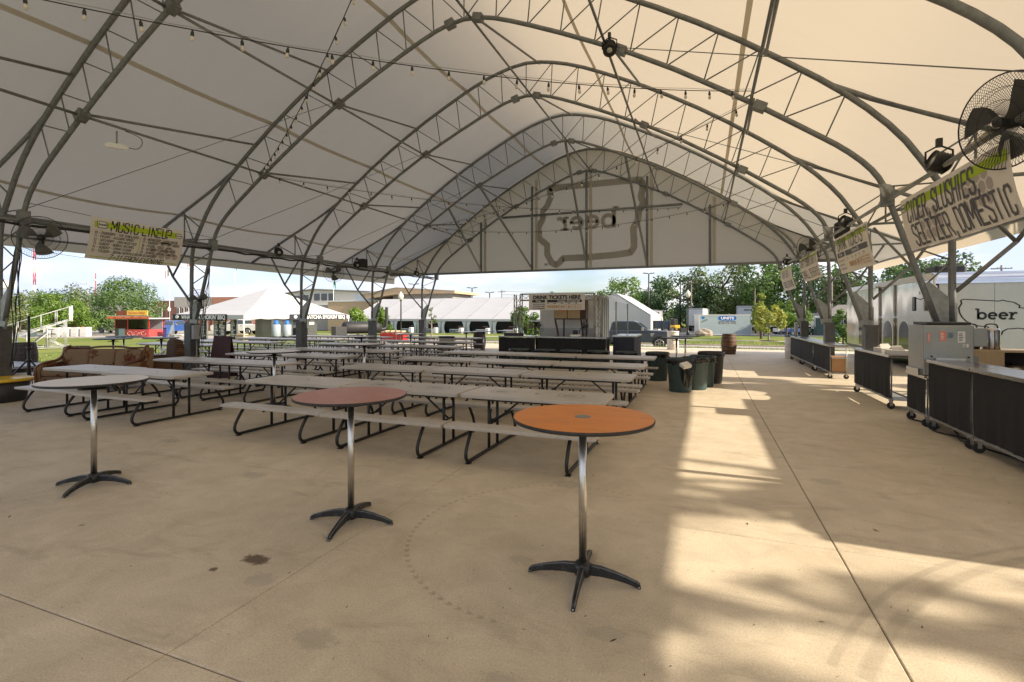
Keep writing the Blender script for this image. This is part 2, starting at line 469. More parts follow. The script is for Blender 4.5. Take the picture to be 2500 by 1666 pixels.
b = MB()
xs = [-900, -500, -300, -200, -150, -120]+list(range(-104, 60, 4))+[64, 80, 110, 160, 260, 500, 900]
ys = [-600, -200, -80, -40, -20, -8, 0, 8, 16, 22, 26, 28]+[28.4+i*0.75 for i in range(8)]+[36, 40, 44, 48, 52, 56, 60, 66, 72, 80, 90, 100, 115, 140, 180, 260, 420, 900, 1500]
vs = [(x, y, gz(x, y)) for y in ys for x in xs]; nx = len(xs)
b.add(vs, [(j*nx+i, j*nx+i+1, (j+1)*nx+i+1, (j+1)*nx+i) for j in range(len(ys)-1) for i in range(nx-1)], True)
struct(b.build('ground', 'lawn'))

def sheet(name, m, x0, x1, y0, y1, dz=0.006, kind='structure', step=4.0):
    nu = max(1, int((x1-x0)/step)); nv = max(1, int((y1-y0)/2.0))
    b = MB().grid(lambda u, v: (x0+(x1-x0)*u, y0+(y1-y0)*v, gz(x0+(x1-x0)*u, y0+(y1-y0)*v)+dz), nu, nv)
    o = b.build(name, m); o['kind'] = kind; return o

# concrete with stains, speckle, tyre marks
m, n, l, p = nm('concrete')
g = n.new("ShaderNodeNewGeometry")
def noise(sc, det=8, ro=0.6, vec=None, dist=0.0):
    t = n.new("ShaderNodeTexNoise"); t.inputs['Scale'].default_value = sc; t.inputs['Detail'].default_value = det
    t.inputs['Roughness'].default_value = ro; t.inputs['Distortion'].default_value = dist
    l.new(vec or g.outputs['Position'], t.inputs['Vector']); return t
def ramp(src, *els):
    r = n.new("ShaderNodeValToRGB")
    while len(r.color_ramp.elements) < len(els): r.color_ramp.elements.new(0.5)
    for e, (po, c) in zip(r.color_ramp.elements, els): e.position = po; e.color = c if len(c) == 4 else (*c, 1)
    l.new(src, r.inputs[0]); return r.outputs[0]
def mixc(fac, a, bb, mode='MIX'):
    x = n.new("ShaderNodeMix"); x.data_type = 'RGBA'; x.blend_type = mode
    for s_, v in ((0, fac), (6, a), (7, bb)):
        if hasattr(v, 'links') or hasattr(v, 'is_linked'): l.new(v, x.inputs[s_])
        else: x.inputs[s_].default_value = v if not isinstance(v, tuple) else (*v, 1)
    return x.outputs[2]
def math_(op, a, bb=None, c=None):
    x = n.new("ShaderNodeMath"); x.operation = op
    for i, v in enumerate((a, bb, c)):
        if v is None: continue
        if isinstance(v, (int, float)): x.inputs[i].default_value = v
        else: l.new(v, x.inputs[i])
    return x.outputs[0]
base = ramp(noise(0.45, 7, 0.6).outputs['Fac'], (0.32, (0.61, 0.525, 0.40)), (0.68, (0.71, 0.625, 0.49)))
mid = ramp(noise(2.6, 8, 0.68, dist=0.6).outputs['Fac'], (0.3, (0.80, 0.79, 0.77)), (0.62, (1, 1, 1)))
base = mixc(1.0, base, mid, 'MULTIPLY')
fine = ramp(noise(85, 9, 0.9).outputs['Fac'], (0.38, (0.66, 0.645, 0.62)), (0.60, (1.08, 1.08, 1.08)))
base = mixc(1.0, base, fine, 'MULTIPLY')
spk = ramp(noise(34, 4, 0.65).outputs['Fac'], (0.27, (0.8, 0.8, 0.8)), (0.335, (0.0, 0.0, 0.0)))
base = mixc(spk, base, (0.09, 0.07, 0.05))
# scuffs stretched along the paving
mp = n.new("ShaderNodeMapping"); mp.inputs['Scale'].default_value = (1.0, 3.6, 1); mp.inputs['Rotation'].default_value = (0, 0, 0.55)
l.new(g.outputs['Position'], mp.inputs[0])
sc_ = ramp(noise(1.1, 7, 0.65, mp.outputs[0], 0.8).outputs['Fac'], (0.56, (0, 0, 0)), (0.74, (0.5, 0.5, 0.5)))
base = mixc(sc_, base, (0.27, 0.22, 0.16))
dk = n.new("ShaderNodeMapping"); dk.inputs['Scale'].default_value = (1.0, 1.7, 1); dk.inputs['Rotation'].default_value = (0, 0, -0.5)
l.new(g.outputs['Position'], dk.inputs[0])
st_ = ramp(noise(6.5, 8, 0.78, dk.outputs[0], 0.5).outputs['Fac'], (0.61, (0, 0, 0)), (0.72, (0.45, 0.45, 0.45)))
base = mixc(st_, base, (0.29, 0.235, 0.165))
pat = ramp(noise(0.9, 6, 0.7, dist=1.2).outputs['Fac'], (0.64, (0, 0, 0)), (0.73, (0.35, 0.35, 0.35)))
base = mixc(pat, base, (0.20, 0.185, 0.155))
sep = n.new("ShaderNodeSeparateXYZ"); l.new(g.outputs['Position'], sep.inputs[0])
X_, Y_ = sep.outputs[0], sep.outputs[1]
wob = noise(3.0, 3).outputs['Fac']
def ringmark(cx, cy, rad, half, a0, a1, col, amt, dash=0):
    global base
    dx = math_('SUBTRACT', X_, cx); dy = math_('SUBTRACT', Y_, cy)
    rr = math_('SQRT', math_('ADD', math_('MULTIPLY', dx, dx), math_('MULTIPLY', dy, dy)))
    dd = math_('ABSOLUTE', math_('SUBTRACT', rr, rad))
    k = math_('SUBTRACT', 1.0, math_('DIVIDE', dd, half)); k = math_('MAXIMUM', k, 0.0)
    k = math_('MINIMUM', math_('MULTIPLY', k, 2.0), 1.0)
    an = math_('ARCTAN2', dy, dx)
    inside = math_('MULTIPLY', math_('GREATER_THAN', an, a0), math_('LESS_THAN', an, a1))
    k = math_('MULTIPLY', k, inside)
    if dash:
        k = math_('MULTIPLY', k, math_('GREATER_THAN', math_('SINE', math_('ADD', math_('MULTIPLY', an, dash), math_('MULTIPLY', dd, 60))), 0.1))
    k = math_('MULTIPLY', math_('MULTIPLY', k, amt), math_('ADD', 0.25, wob))
    cmb = n.new("ShaderNodeCombineColor")
    for i in range(3): l.new(k, cmb.inputs[i])
    base = mixc(k, base, col)
ringmark(-1.05, 3.75, 1.17, 0.022, 1.2, 3.14, (0.24, 0.20, 0.15), 0.5, 92)
ringmark(-1.05, 3.75, 1.17, 0.022, -3.14, -1.6, (0.24, 0.20, 0.15), 0.6, 92)
ringmark(4.6, 1.2, 4.2, 0.05, 1.65, 2.75, (0.25, 0.21, 0.155), 0.45)
ringmark(4.6, 1.2, 4.34, 0.03, 1.65, 2.75, (0.25, 0.21, 0.155), 0.4)
def spot(cx, cy, rx, ry, col, amt):
    global base
    dx = math_('DIVIDE', math_('SUBTRACT', X_, cx), rx); dy = math_('DIVIDE', math_('SUBTRACT', Y_, cy), ry)
    d2 = math_('SQRT', math_('ADD', math_('MULTIPLY', dx, dx), math_('MULTIPLY', dy, dy)))
    d2 = math_('ADD', d2, math_('MULTIPLY', math_('SUBTRACT', nz_, 0.5), 2.6))
    k = math_('MULTIPLY', math_('MINIMUM', math_('MAXIMUM', math_('MULTIPLY', math_('SUBTRACT', 1.0, d2), 3.0), 0.0), 1.0), amt)
    base = mixc(k, base, col)
nz_ = noise(14, 7, 0.8).outputs['Fac']
spot(-2.97, 2.63, 0.12, 0.075, (0.07, 0.035, 0.018), 0.85)
spot(-3.12, 2.42, 0.035, 0.03, (0.07, 0.04, 0.02), 0.8)
for q in ((-2.72, 2.44, 0.13, 0.09), (-1.95, 2.1, 0.14, 0.09), (-1.3, 4.95, 0.17, 0.13), (-0.9, 2.15, 0.1, 0.1), (-4.55, 4.0, 0.16, 0.1), (-1.2, 3.3, 0.11, 0.08), (2.6, 4.9, 0.14, 0.1), (1.2, 6.0, 0.16, 0.12), (-0.5, 2.7, 0.12, 0.08), (-6.9, 4.7, 0.2, 0.1)):
    spot(*q, (0.30, 0.275, 0.225), 0.42)
l.new(base, p.inputs['Base Color'])
p.inputs['Roughness'].default_value = 0.62
p.inputs['Specular IOR Level'].default_value = 0.35
bpn = n.new("ShaderNodeBump"); bpn.inputs['Strength'].default_value = 0.35; bpn.inputs['Distance'].default_value = 0.006
l.new(noise(190, 3, 0.7).outputs['Fac'], bpn.inputs['Height']); l.new(bpn.outputs[0], p.inputs['Normal'])
M('joint_fill', (0.11, 0.085, 0.055), 0.9, 0, 0.3, 6)
M('pavement', (0.40, 0.36, 0.30), 0.8, 0, 0.12, 0.6, 0.1, 30, dirt=(0.25, 0.22, 0.18))
M('kerb', (0.42, 0.34, 0.24), 0.8, 0, 0.15, 1.5, 0.1, 30)
M('road', (0.34, 0.31, 0.275), 0.8, 0, 0.12, 0.35, 0.15, 30, dirt=(0.24, 0.21, 0.18))
M('asphalt', (0.075, 0.08, 0.085), 0.8, 0, 0.2, 0.5, 0.2, 40)

# the tent floor: separate slabs with recessed joints
fl = struct(MB().box(-20.6, -7.5, -0.16, 6.9, 28.1, -0.012).build('floor', 'joint_fill'))
JX = [-20.5, -16.6, -13.1, -9.59, -6.08, -2.57, 0.92, 4.42, 6.8]
JY = [-7.4, -3.3, -0.8, 1.73, 4.28, 6.81, 9.34, 11.87, 14.4, 16.93, 19.46, 21.99, 24.52, 28.0]
gap = 0.0032
for i in range(len(JX)-1):
    for j in range(len(JY)-1):
        b = MB()
        x0, x1, y0, y1 = JX[i]+gap, JX[i+1]-gap, JY[j]+gap, JY[j+1]-gap
        c = 0.006
        b.add([(x0,y0,-0.011),(x1,y0,-0.011),(x1,y1,-0.011),(x0,y1,-0.011),(x0,y0,-c),(x1,y0,-c),(x1,y1,-c),(x0,y1,-c),
               (x0+c,y0+c,0),(x1-c,y0+c,0),(x1-c,y1-c,0),(x0+c,y1-c,0)],
              [(0,1,5,4),(1,2,6,5),(2,3,7,6),(3,0,4,7),(4,5,9,8),(5,6,10,9),(6,7,11,10),(7,4,8,11),(8,9,10,11)])
        b.build('concrete_slab', 'concrete', fl)

sheet('road', 'road', -140, 120, 33.2, 41.0, 0.012)
for y0, y1 in ((32.95, 33.2), (41.0, 41.25)):
    b = MB()
    nseg = 66
    for k in range(nseg):
        x0 = -140+k*260/nseg; x1 = x0+260/nseg-0.02
        b.box(x0, y0, gz(x0, y0)-0.2, x1, y1, gz(x0, y0)+0.10 if y0 > 40 else gz(x0, y0)+0.02)
    struct(b.build('kerb', 'kerb'))
sheet('path', 'pavement', -60, 60, 49.2, 50.6, 0.012)
sheet('parking_lot', 'asphalt', -9, 60, 61.5, 118, 0.012)
sheet('path', 'pavement', -64, -40, 38, 41, 0.02)
sheet('parking_lot', 'road', -130, -62, 42, 62, 0.012)
sheet('parking_lot', 'asphalt', -60, -14, 72, 100, 0.012)

# ------------------------------------------------------------------ the big tent
CX = -5.05
YT = [-2.55, 1.65, 5.85, 10.05, 14.25, 18.45, 22.65]
INN = [(8.6, 1.62), (7.97, 3.62), (7.86, 3.98), (7.66, 4.28), (7.3, 4.62), (6.87, 4.93), (5.83, 5.66), (4.1, 6.75), (2.55, 7.52), (1.3, 8.08), (0.55, 8.36), (0, 8.42)]
OUT = [(8.8, 1.62), (8.8, 3.3), (8.72, 3.75), (8.46, 4.2), (8.1, 4.78), (7.5, 5.42), (6.75, 6.04), (5.3, 7.08), (3.81, 7.98), (2.55, 8.62), (1.5, 9.1), (0.6, 9.36), (0, 9.42)]
INs = smoothpoly(INN, 1); OUs = smoothpoly(OUT, 1)
ROOF = [(11.32, 3.78), (10.2, 4.31), (9.2, 4.74), (8.3, 5.13), (7.5, 5.53), (6.75, 6.14), (5.3, 7.18), (3.81, 8.08), (2.55, 8.72), (1.5, 9.2), (0.6, 9.46), (0, 9.52)]
ROOFs = smoothpoly(ROOF, 1)
tent = thing('event_tent', 'huge cream fabric tent on grey steel lattice arches over concrete floor', 'tent', (CX, 0, 0))

def arch(P): return [(-u, z) for u, z in P] + [(u, z) for u, z in P[::-1][1:]]
def tube_xz(P, r, n=10): return MB().tube([(u, 0, z) for u, z in P], r, n)

# one arch: chords, web struts, legs, overhang; meshes shared by all seven
tmesh = []
tmesh.append(('inner_chord', tube_xz(arch(INs), 0.047).mesh('inner_chord', 'steel')))
tmesh.append(('outer_chord', tube_xz(arch(OUs), 0.051).mesh('outer_chord', 'steel')))
def strut(a, b_, r=0.0145): tmesh.append(('strut', MB().cyl((a[0], 0, a[1]), (b_[0], 0, b_[1]), r, n=6).mesh('strut', 'steel')))
NW = 10
ti = [0.315+0.685*i/NW for i in range(NW+1)]
to = [0.345+0.655*i/NW for i in range(NW+1)]
NI = [lerp_poly(INs, t) for t in ti]; NO = [lerp_poly(OUs, t) for t in to]
for sg in (-1, 1):
    fl_ = lambda q: (sg*q[0], q[1])
    for i in range(NW+1):
        if not (sg == 1 and i == NW): strut(fl_(NO[i]), fl_(NI[i]))
        if i < NW: strut(fl_(NO[i]), fl_(NI[i+1]) if i > 3 else fl_(NI[i+1]), 0.0135)
    # zigzag in the legs
    zz = [(8.8, 1.95), (8.42, 2.2), (8.8, 2.62), (8.2, 2.9), (8.8, 3.25), (8.0, 3.52), (8.66, 3.9), (7.9, 3.9)]
    for a, c in zip(zz, zz[1:]): strut(fl_(a), fl_(c), 0.014)
    # overhang
    for a, c, r in (((7.08, 5.76), (7.7, 5.42), 0.045), ((7.7, 5.42), (11.25, 3.76), 0.045), ((8.62, 3.93), (10.75, 3.93), 0.032), ((9.1, 4.72), (9.1, 3.95), 0.02), ((9.9, 4.34), (9.9, 3.95), 0.02),
                    ((8.45, 4.25), (9.1, 4.68), 0.018), ((9.1, 3.97), (9.85, 4.33), 0.018), ((8.72, 3.9), (9.1, 4.66), 0.018),
                    ((8.85, 2.12), (9.6, 2.88), 0.034), ((9.6, 2.88), (10.25, 3.9), 0.034), ((9.6, 2.88), (8.86, 3.84), 0.03)):
        strut(fl_(a), fl_(c), r)
    b = MB().prism([fl_(q) for q in ((8.86, 1.44), (8.58, 1.44), (8.43, 2.26), (8.5, 2.28), (8.86, 1.92))], -0.02, 0.02)
    tmesh.append(('gusset_plate', b.mesh('gusset_plate', 'galv')))
    for uu in (6.0, 3.5, 0.35):
        zz_ = [a[1]+(c[1]-a[1])*(uu-a[0])/(c[0]-a[0]) for a, c in zip(INs, INs[1:]) if c[0] <= uu <= a[0] and a[1] > 4][0]
        q = (uu, zz_)
        ang = atan2(0.55, 1.0) if uu > 1 else 0.25
        b = MB().box(-0.11, -0.09, -0.075, 0.11, 0.09, 0.075)
        b.xf(Matrix.Translation((sg*q[0], 0, q[1])) @ Matrix.Rotation(sg*ang, 4, 'Y'))
        tmesh.append(('clamp', b.mesh('clamp', 'steel')))
    q = (7.93, 3.72); tmesh.append(('clamp', MB().cbox((sg*q[0], 0, q[1]), (0.16, 0.17, 0.3)).mesh('clamp', 'steel')))
    b = MB().box(sg*8.78-0.12, -0.14, 0, sg*8.78+0.14, 0.14, 1.5) if sg > 0 else MB().box(sg*8.78-0.14, -0.14, 0, sg*8.78+0.12, 0.14, 1.5)
    tmesh.append(('pier', b.mesh('pier', 'pier_steel')))
for y in YT:
    tr = obj('arch_truss', None, tent, (0, y, 0))
    for nme, me in tmesh: obj(nme, me, tr)

# roof panels, seams, valance
def roofpt(u, off=0.0):
    """u in -1..1 along the roof from left eave to right eave"""
    q = lerp_poly(ROOFs, 1-abs(u)); return (q[0]*(1 if u > 0 else -1), q[1]+off)
Y0, Y1 = -4.6, 24.3
edges = [Y0]+YT[1:-1]+[22.7]
for k, (a, c) in enumerate(zip(edges, edges[1:])):
    def fn(s, t, a=a, c=c):
        u = -1+2*s; q = roofpt(u); sag = 0.10*sin(pi*t)*(0.35+0.65*min(1, 4*abs(abs(u)-0.5)+0.2))
        return (q[0], a+(c-a)*t, q[1]-sag+0.02)
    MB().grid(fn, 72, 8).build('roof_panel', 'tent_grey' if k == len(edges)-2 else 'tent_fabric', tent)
    for us in (-0.83, -0.5, -0.17, 0.17, 0.5, 0.83):
        def fs_(s, t, us=us, fn=fn):
            x, y, z = fn((us+1)/2+(s-0.5)*0.0042, t); return (x, y, z-0.012)
        MB().grid(fs_, 1, 8).build('roof_seam', 'tent_seam', tent)
MB().grid(lambda s, t: (roofpt(-1+2*s)[0], 22.7+1.1*t, roofpt(-1+2*s)[1]+0.02), 72, 1).build('roof_panel', 'tent_fabric', tent)
for sg in (-1, 1):
    MB().grid(lambda s, t: (sg*(11.32+0.02*sin(30*s)), Y0+s*(23.8-Y0), 3.80-0.32*t), 60, 2).build('valance', 'tent_fabric', tent)
    MB().cyl((sg*11.25, Y0, 3.74), (sg*11.25, 23.7, 3.74), 0.035).build('eave_pipe', 'steel', tent)
    MB().cyl((sg*7.93, YT[0], 3.66), (sg*7.93, YT[-1], 3.66), 0.033).build('side_pipe', 'galv' if sg > 0 else 'steel', tent)
    MB().cyl((sg*8.66, YT[0], 3.84), (sg*8.66, YT[-1], 3.84), 0.035).build('side_pipe', 'steel', tent)
# cable bundle zip-tied to the left pipe
rng = random.Random(3)
pts = [(-7.93+rng.uniform(-.02, .02), y, 3.60+rng.uniform(-.025, .015)) for y in [1.65+0.35*i for i in range(60)]]
MB().tube(pts, 0.03, 6).build('cable_bundle', 'black_plastic', tent)

# purlin pairs between arches
for u_ in (-6.0, -3.55, 0.18, 3.2, 5.85):
    ti_ = None
    su = 1 if u_ >= 0 else -1
    def atu(P, u):
        for a, c in zip(P, P[1:]):
            if min(a[0], c[0])-1e-6 <= u <= max(a[0], c[0])+1e-6 and a[1] > 4: return a[1]+(c[1]-a[1])*(u-a[0])/((c[0]-a[0]) or 1)
    zi = atu(INs, abs(u_)); zo = atu(OUs, abs(u_)+0.25)
    for a, c in zip(YT, YT[1:]):
        MB().cyl((u_, a, zi), (u_, c, zi), 0.028, n=8).build('purlin', 'steel', tent)
        MB().cyl((u_+su*0.05, a, zi+0.05), (u_+su*0.25, c, zo-0.05), 0.028, n=8).build('purlin', 'steel', tent)
# thin bracing cables crossing the bays
for a, c in zip(YT[2:], YT[3:]):
    for sg in (-1, 1):
        MB().cyl((sg*7.9, a, 3.9), (sg*3.3, c, 7.15), 0.008, n=5).build('bracing_cable', 'steel', tent)

# far gable wall with the printed state outline
GY = 22.72
gp = [(-u, z-0.12) for u, z in ROOFs]+[(u, z-0.12) for u, z in ROOFs[::-1][1:]]
b = MB()
NG = 60
def gtop(u):
    a = abs(u)
    for q, r in zip(ROOFs, ROOFs[1:]):
        if r[0] <= a <= q[0]: return q[1]+(r[1]-q[1])*(a-q[0])/((r[0]-q[0]) or 1)
    return ROOFs[-1][1]
us = [-10.9+21.8*i/NG for i in range(NG+1)]
b.add([(u, GY, min(3.88, gtop(u)-0.01)) for u in us]+[(u, GY, gtop(u)+0.01) for u in us], [(i, i+1, NG+2+i, NG+1+i) for i in range(NG)], True)
b.build('gable_wall', 'gable_fabric', tent)
MB().beam((-10.8, GY-0.03, 3.88), (10.8, GY-0.03, 3.88), 0.07, 0.1).build('gable_beam', 'steel', tent)
MB().cyl((-4.2, GY-0.12, 6.53), (4.2, GY-0.12, 6.53), 0.055).build('gable_beam', 'steel', tent)
for u in (-5.35, -2.65, 0, 2.72, 5.3):
    zt = min(gtop(u)-0.75, 8.35)
    MB().cyl((u, GY-0.13, 3.86), (u, GY-0.13, zt), 0.055).build('gable_column', 'steel', tent)
    MB().add([(u+0.1, GY-0.012, 3.95), (u+0.24, GY-0.012, 3.95), (u+0.24, GY-0.012, zt+0.35), (u+0.1, GY-0.012, zt+0.35)], [(0, 1, 2, 3)]).build('gable_strip', 'tent_seam', tent)
for u0, z0, u1 in ((-5.0, 6.2, -5.35), (-3.55, 7.0, -2.65), (0.1, 8.42, 0.02), (2.4, 7.6, 2.72)):
    MB().cyl((u0*0.985, YT[-2], z0), (u1, GY-0.13, 3.95), 0.05).build('gable_brace', 'steel', tent)
IOWA = [(-6.89, 7.79), (-4.6, 7.80), (-2.62, 7.80), (-2.52, 7.45), (-2.62, 7.05), (-2.5, 6.75), (-2.72, 6.35), (-2.74, 6.0), (-2.95, 5.65), (-2.92, 5.2), (-2.92, 4.8), (-3.06, 4.56), (-3.77, 4.48), (-4.9, 4.43), (-6.22, 4.42), (-6.36, 4.24), (-6.54, 4.12), (-6.76, 4.24), (-6.99, 4.66), (-6.98, 5.09), (-7.36, 5.40), (-7.42, 5.95), (-7.2, 6.35), (-7.18, 6.75), (-6.97, 6.98), (-6.80, 7.38)]
def ribbon(P, w, fn, closed=True):
    Q = P+[P[0]] if closed else P
    Q = [(a[0]+(c[0]-a[0])*k/4, a[1]+(c[1]-a[1])*k/4) for a, c in zip(Q, Q[1:]) for k in range(4)]
    if not closed: Q.append(P[-1])
    N = len(Q); L = []; R = []
    for i in range(N):
        a = Q[i-1] if (closed or i) else Q[i]; c = Q[(i+1) % N] if (closed or i < N-1) else Q[i]
        d = Vector((c[0]-a[0], c[1]-a[1]));  d.normalize()
        L.append(fn(Q[i][0]-d.y*w/2, Q[i][1]+d.x*w/2)); R.append(fn(Q[i][0]+d.y*w/2, Q[i][1]-d.x*w/2))
    m_ = N if closed else N-1
    return MB().add(L+R, [(i, (i+1) % N, N+(i+1) % N, N+i) for i in range(m_)])
gfn = lambda x, z: (x-CX, GY-0.006, z)
ribbon(IOWA, 0.30, gfn).build('printed_outline', 'gable_print', tent)

def slab_text(fn, m, parent, h, x, y, mirror=1, name='lettering'):
    """the word beer in heavy slab-serif letters; h is the x-height"""
    w = h*0.27
    def stroke(P, wd=w, closed=False): return ribbon(P, wd, lambda a, c: fn(x+mirror*a*h, y+c*h), closed)
    def arc(cx, cy, r, a0, a1, k=14, sy=1): return [(cx+r*cos(a0+(a1-a0)*i/k), cy+sy*r*sin(a0+(a1-a0)*i/k)) for i in range(k+1)]
    bs = []
    ww = 0.27
    def R(x0, y0, x1, y1):
        b = MB().add([fn(x+mirror*a*h, y+c*h) for a, c in ((x0, y0), (x1, y0), (x1, y1), (x0, y1))], [(0, 1, 2, 3)]); bs.append(b)
    def K(P, closed=False): bs.append(stroke(P, ww, closed))
    # b
    R(0.14, 0, 0.40, 1.48); R(-0.05, 1.30, 0.2, 1.48); K(arc(0.68, 0.5, 0.40, 0, 2*pi, 22), False)
    # e, e
    for ox in (1.3, 2.42):
        K(arc(ox+0.5, 0.5, 0.39, 0.0, 2*pi-0.75, 20)); R(ox+0.1, 0.42, ox+0.98, 0.62)
    # r
    R(3.62, 0, 3.88, 1.0); R(3.46, 0, 4.1, 0.17); R(3.46, 0.84, 3.7, 1.0); K([(3.8, 0.55), (3.95, 0.8), (4.15, 0.9), (4.35, 0.83)])
    for i, b in enumerate(bs): b.v = [(p[0], p[1], p[2]) for p in b.v]
    out = MB()
    for b in bs: out.add(b.v, b.f)
    # keep overlapping strokes from lying in one plane
    k = 0
    o = out.build(name, m, parent)
    return o
slab_text(lambda a, c: (a-CX, GY-0.009, c), 'gable_print', tent, 0.66, -3.62, 5.72, -1)
lettering('TM', lambda a, c: (-a-CX, GY-0.006, c), 'gable_print', tent, 0.2, 0.005, 1.0, 6.85, 4.1)

# dry leaf bits and twigs scattered on the paving
M('litter', (0.06, 0.04, 0.022), 0.9, 0, 0.4, 9)
rg = random.Random(19); b = MB()
for i in range(420):
    x = rg.uniform(-7.5, 3.4); y = rg.uniform(1.0, 9.5)
    a = rg.uniform(0, 2*pi); L = rg.uniform(0.004, 0.014)*(2.6 if rg.random() < 0.1 else 1); w = L*rg.uniform(0.08, 0.35)
    u = Vector((cos(a), sin(a), 0)); v = Vector((-sin(a), cos(a), 0)); c = Vector((x, y, 0.002))
    b.add([c-u*L, c+v*w+Vector((0, 0, 0.004*rg.random())), c+u*L+Vector((0, 0, 0.006*rg.random())), c-v*w], [(0, 1, 2, 3)])
tag(b.build('litter', 'litter'), 'dry leaf bits and twigs scattered over the concrete', 'litter', kind='stuff')
# ------------------------------------------------------------------ picnic tables
def rrect(w, d, r, k=4):
    P = []
    for cx, cy, a0 in ((w/2-r, d/2-r, 0), (-w/2+r, d/2-r, pi/2), (-w/2+r, -d/2+r, pi), (w/2-r, -d/2+r, 1.5*pi)):
        for i in range(k+1): a = a0+pi/2*i/k; P.append((cx+r*cos(a), cy+r*sin(a)))
    return P
L6 = 1.83
pt = thing('picnic_table', 'taupe plastic picnic table with black tube frame in the rows on the tent floor', 'picnic table', (0, 0, 0), 0, 'picnic tables under the tent')
b = MB().prism(rrect(L6-0.012, 0.76, 0.06), 0.700, 0.745, 'z'); b.build('tabletop', 'plastic_taupe', pt, bevel=0.008)
for sg in (-1, 1):
    b = MB().prism([(x, y+sg*0.66) for x, y in rrect(L6-0.012, 0.255, 0.035)], 0.402, 0.440, 'z'); b.build('bench', 'plastic_taupe', pt, bevel=0.007)
for sx in (-1, 1):
    x = sx*0.60
    pts = smoothpoly([(x, -0.62, 0.40), (x, -0.70, 0.30), (x, -0.80, 0.14), (x, -0.76, 0.026), (x, -0.6, 0.026), (x, 0.6, 0.026), (x, 0.76, 0.026), (x, 0.80, 0.14), (x, 0.70, 0.30), (x, 0.62, 0.40)], 2)
    MB().tube(pts, 0.021, 8).build('end_frame', 'frame_black', pt)
    for sy in (-1, 1):
        MB().cyl((x-sx*0.0, sy*0.135, 0.03), (x, sy*0.135, 0.70), 0.020, n=8).build('leg', 'frame_black', pt)
        MB().box(x-0.03, sy*0.72-0.03, 0.0, x+0.03, sy*0.72+0.03, 0.012).build('foot', 'frame_black', pt)
    MB().cyl((sx*0.16, 0, 0.69), (x, 0, 0.34), 0.013, n=7).build('brace', 'frame_black', pt)
    MB().cyl((x, -0.135, 0.34), (x, 0.135, 0.34), 0.014, n=7).build('crossbar', 'frame_black', pt)
MB().box(-0.75, -0.33, 0.675, 0.75, -0.29, 0.70).build('rail', 'frame_black', pt)
MB().box(-0.75, 0.29, 0.675, 0.75, 0.33, 0.70).build('rail', 'frame_black', pt)
MB().lathe([(0.022, 0), (0.022, 0.0015)], (0, 0, 0.745), 12).build('umbrella_cap', 'frame_black', pt)
first = [True]
rngp = random.Random(11)
def place_table(x, y, rz=0.0, z=0.0, label=None, group=None):
    rz += rngp.uniform(-0.012, 0.012); x += rngp.uniform(-.006, .006); y += rngp.uniform(-.055, .055)
    if first[0]:
        pt.location = (x, y, z); pt.rotation_euler = (0, 0, rz); first[0] = False; return pt
    return dup(pt, (x, y, z), rz, label, group)
# right block, three end to end
front = []
RW = ('in the row behind the orange cocktail table', 'second row behind the orange cocktail table', 'third row behind the orange cocktail table', 'in the row before the trash cans')
PS = ('sofa-side end', 'middle', 'aisle end')
GT = 'picnic tables under the tent'
for j, yy in enumerate((5.92, 8.10, 10.1, 12.1)):
    for i in range(3):
        o = place_table(-5.66+i*1.85, yy, 0, 0, None, GT); o['label'] = 'taupe picnic table %s, %s' % (RW[j], PS[i]); front.append(o)
RL = ('beside the floral sofa', 'beside the plaid armchair', 'by the maroon folding sign', 'behind the maroon folding sign')
for j, yy in enumerate((5.85, 7.85, 9.75, 11.7)):
    for i in range(2): place_table(-10.72+i*1.85, yy, 0, 0, 'taupe picnic table in the pair %s, %s end' % (RL[j], ('column', 'inner')[i]), GT)
for k, (x0, yy, nn, ds) in enumerate(((-11.8, 14.0, 3, 'level with the ticket counters'), (-12.6, 16.6, 3, 'near the grey steel drum'), (-11.9, 19.6, 2, 'by the last left column'))):
    for i in range(nn): place_table(x0+i*1.85, yy, 0, 0, 'taupe picnic table in the row %s, %s' % (ds, ('column end', 'middle' if nn == 3 else 'inner end', 'inner end')[i]), GT)
# outside under the left eave and on the lawn
for k, (x0, yy, nn, ds) in enumerate(((-17.9, 11.9, 2, 'outside the second left column'), (-19.2, 13.9, 3, 'outside the third left column'), (-18.3, 16.3, 3, 'before the concession trailer'), (-18.0, 19.0, 3, 'before the black smoker'))):
    for i in range(nn): place_table(x0+i*1.85, yy, 0.01, 0, 'grey picnic table in the row %s, %s' % (ds, ('lawn end', 'middle' if nn == 3 else 'tent end', 'tent end')[i]), 'picnic tables outside the tent columns')

# faint state-shaped stamps on the two near tabletops, drawn with thin lines
ST = [(-0.5, 0.3), (0.35, 0.3), (0.42, 0.12), (0.5, 0.0), (0.4, -0.2), (0.36, -0.32), (-0.42, -0.3), (-0.5, 0.0)]
for o in front[1:3]:
    for k in (-0.45, 0.45):
        fn = lambda a, c, k=k: (a*0.34+k, c*0.34, 0.7462)
        st = ribbon(ST, 0.022, fn).build('stamp', 'print_grey', o)
        lettering('beer', lambda a, c, k=k: (a+k, c, 0.7464), 'print_grey', st, 0.085, 0.002, 1.1, -0.10, -0.03)

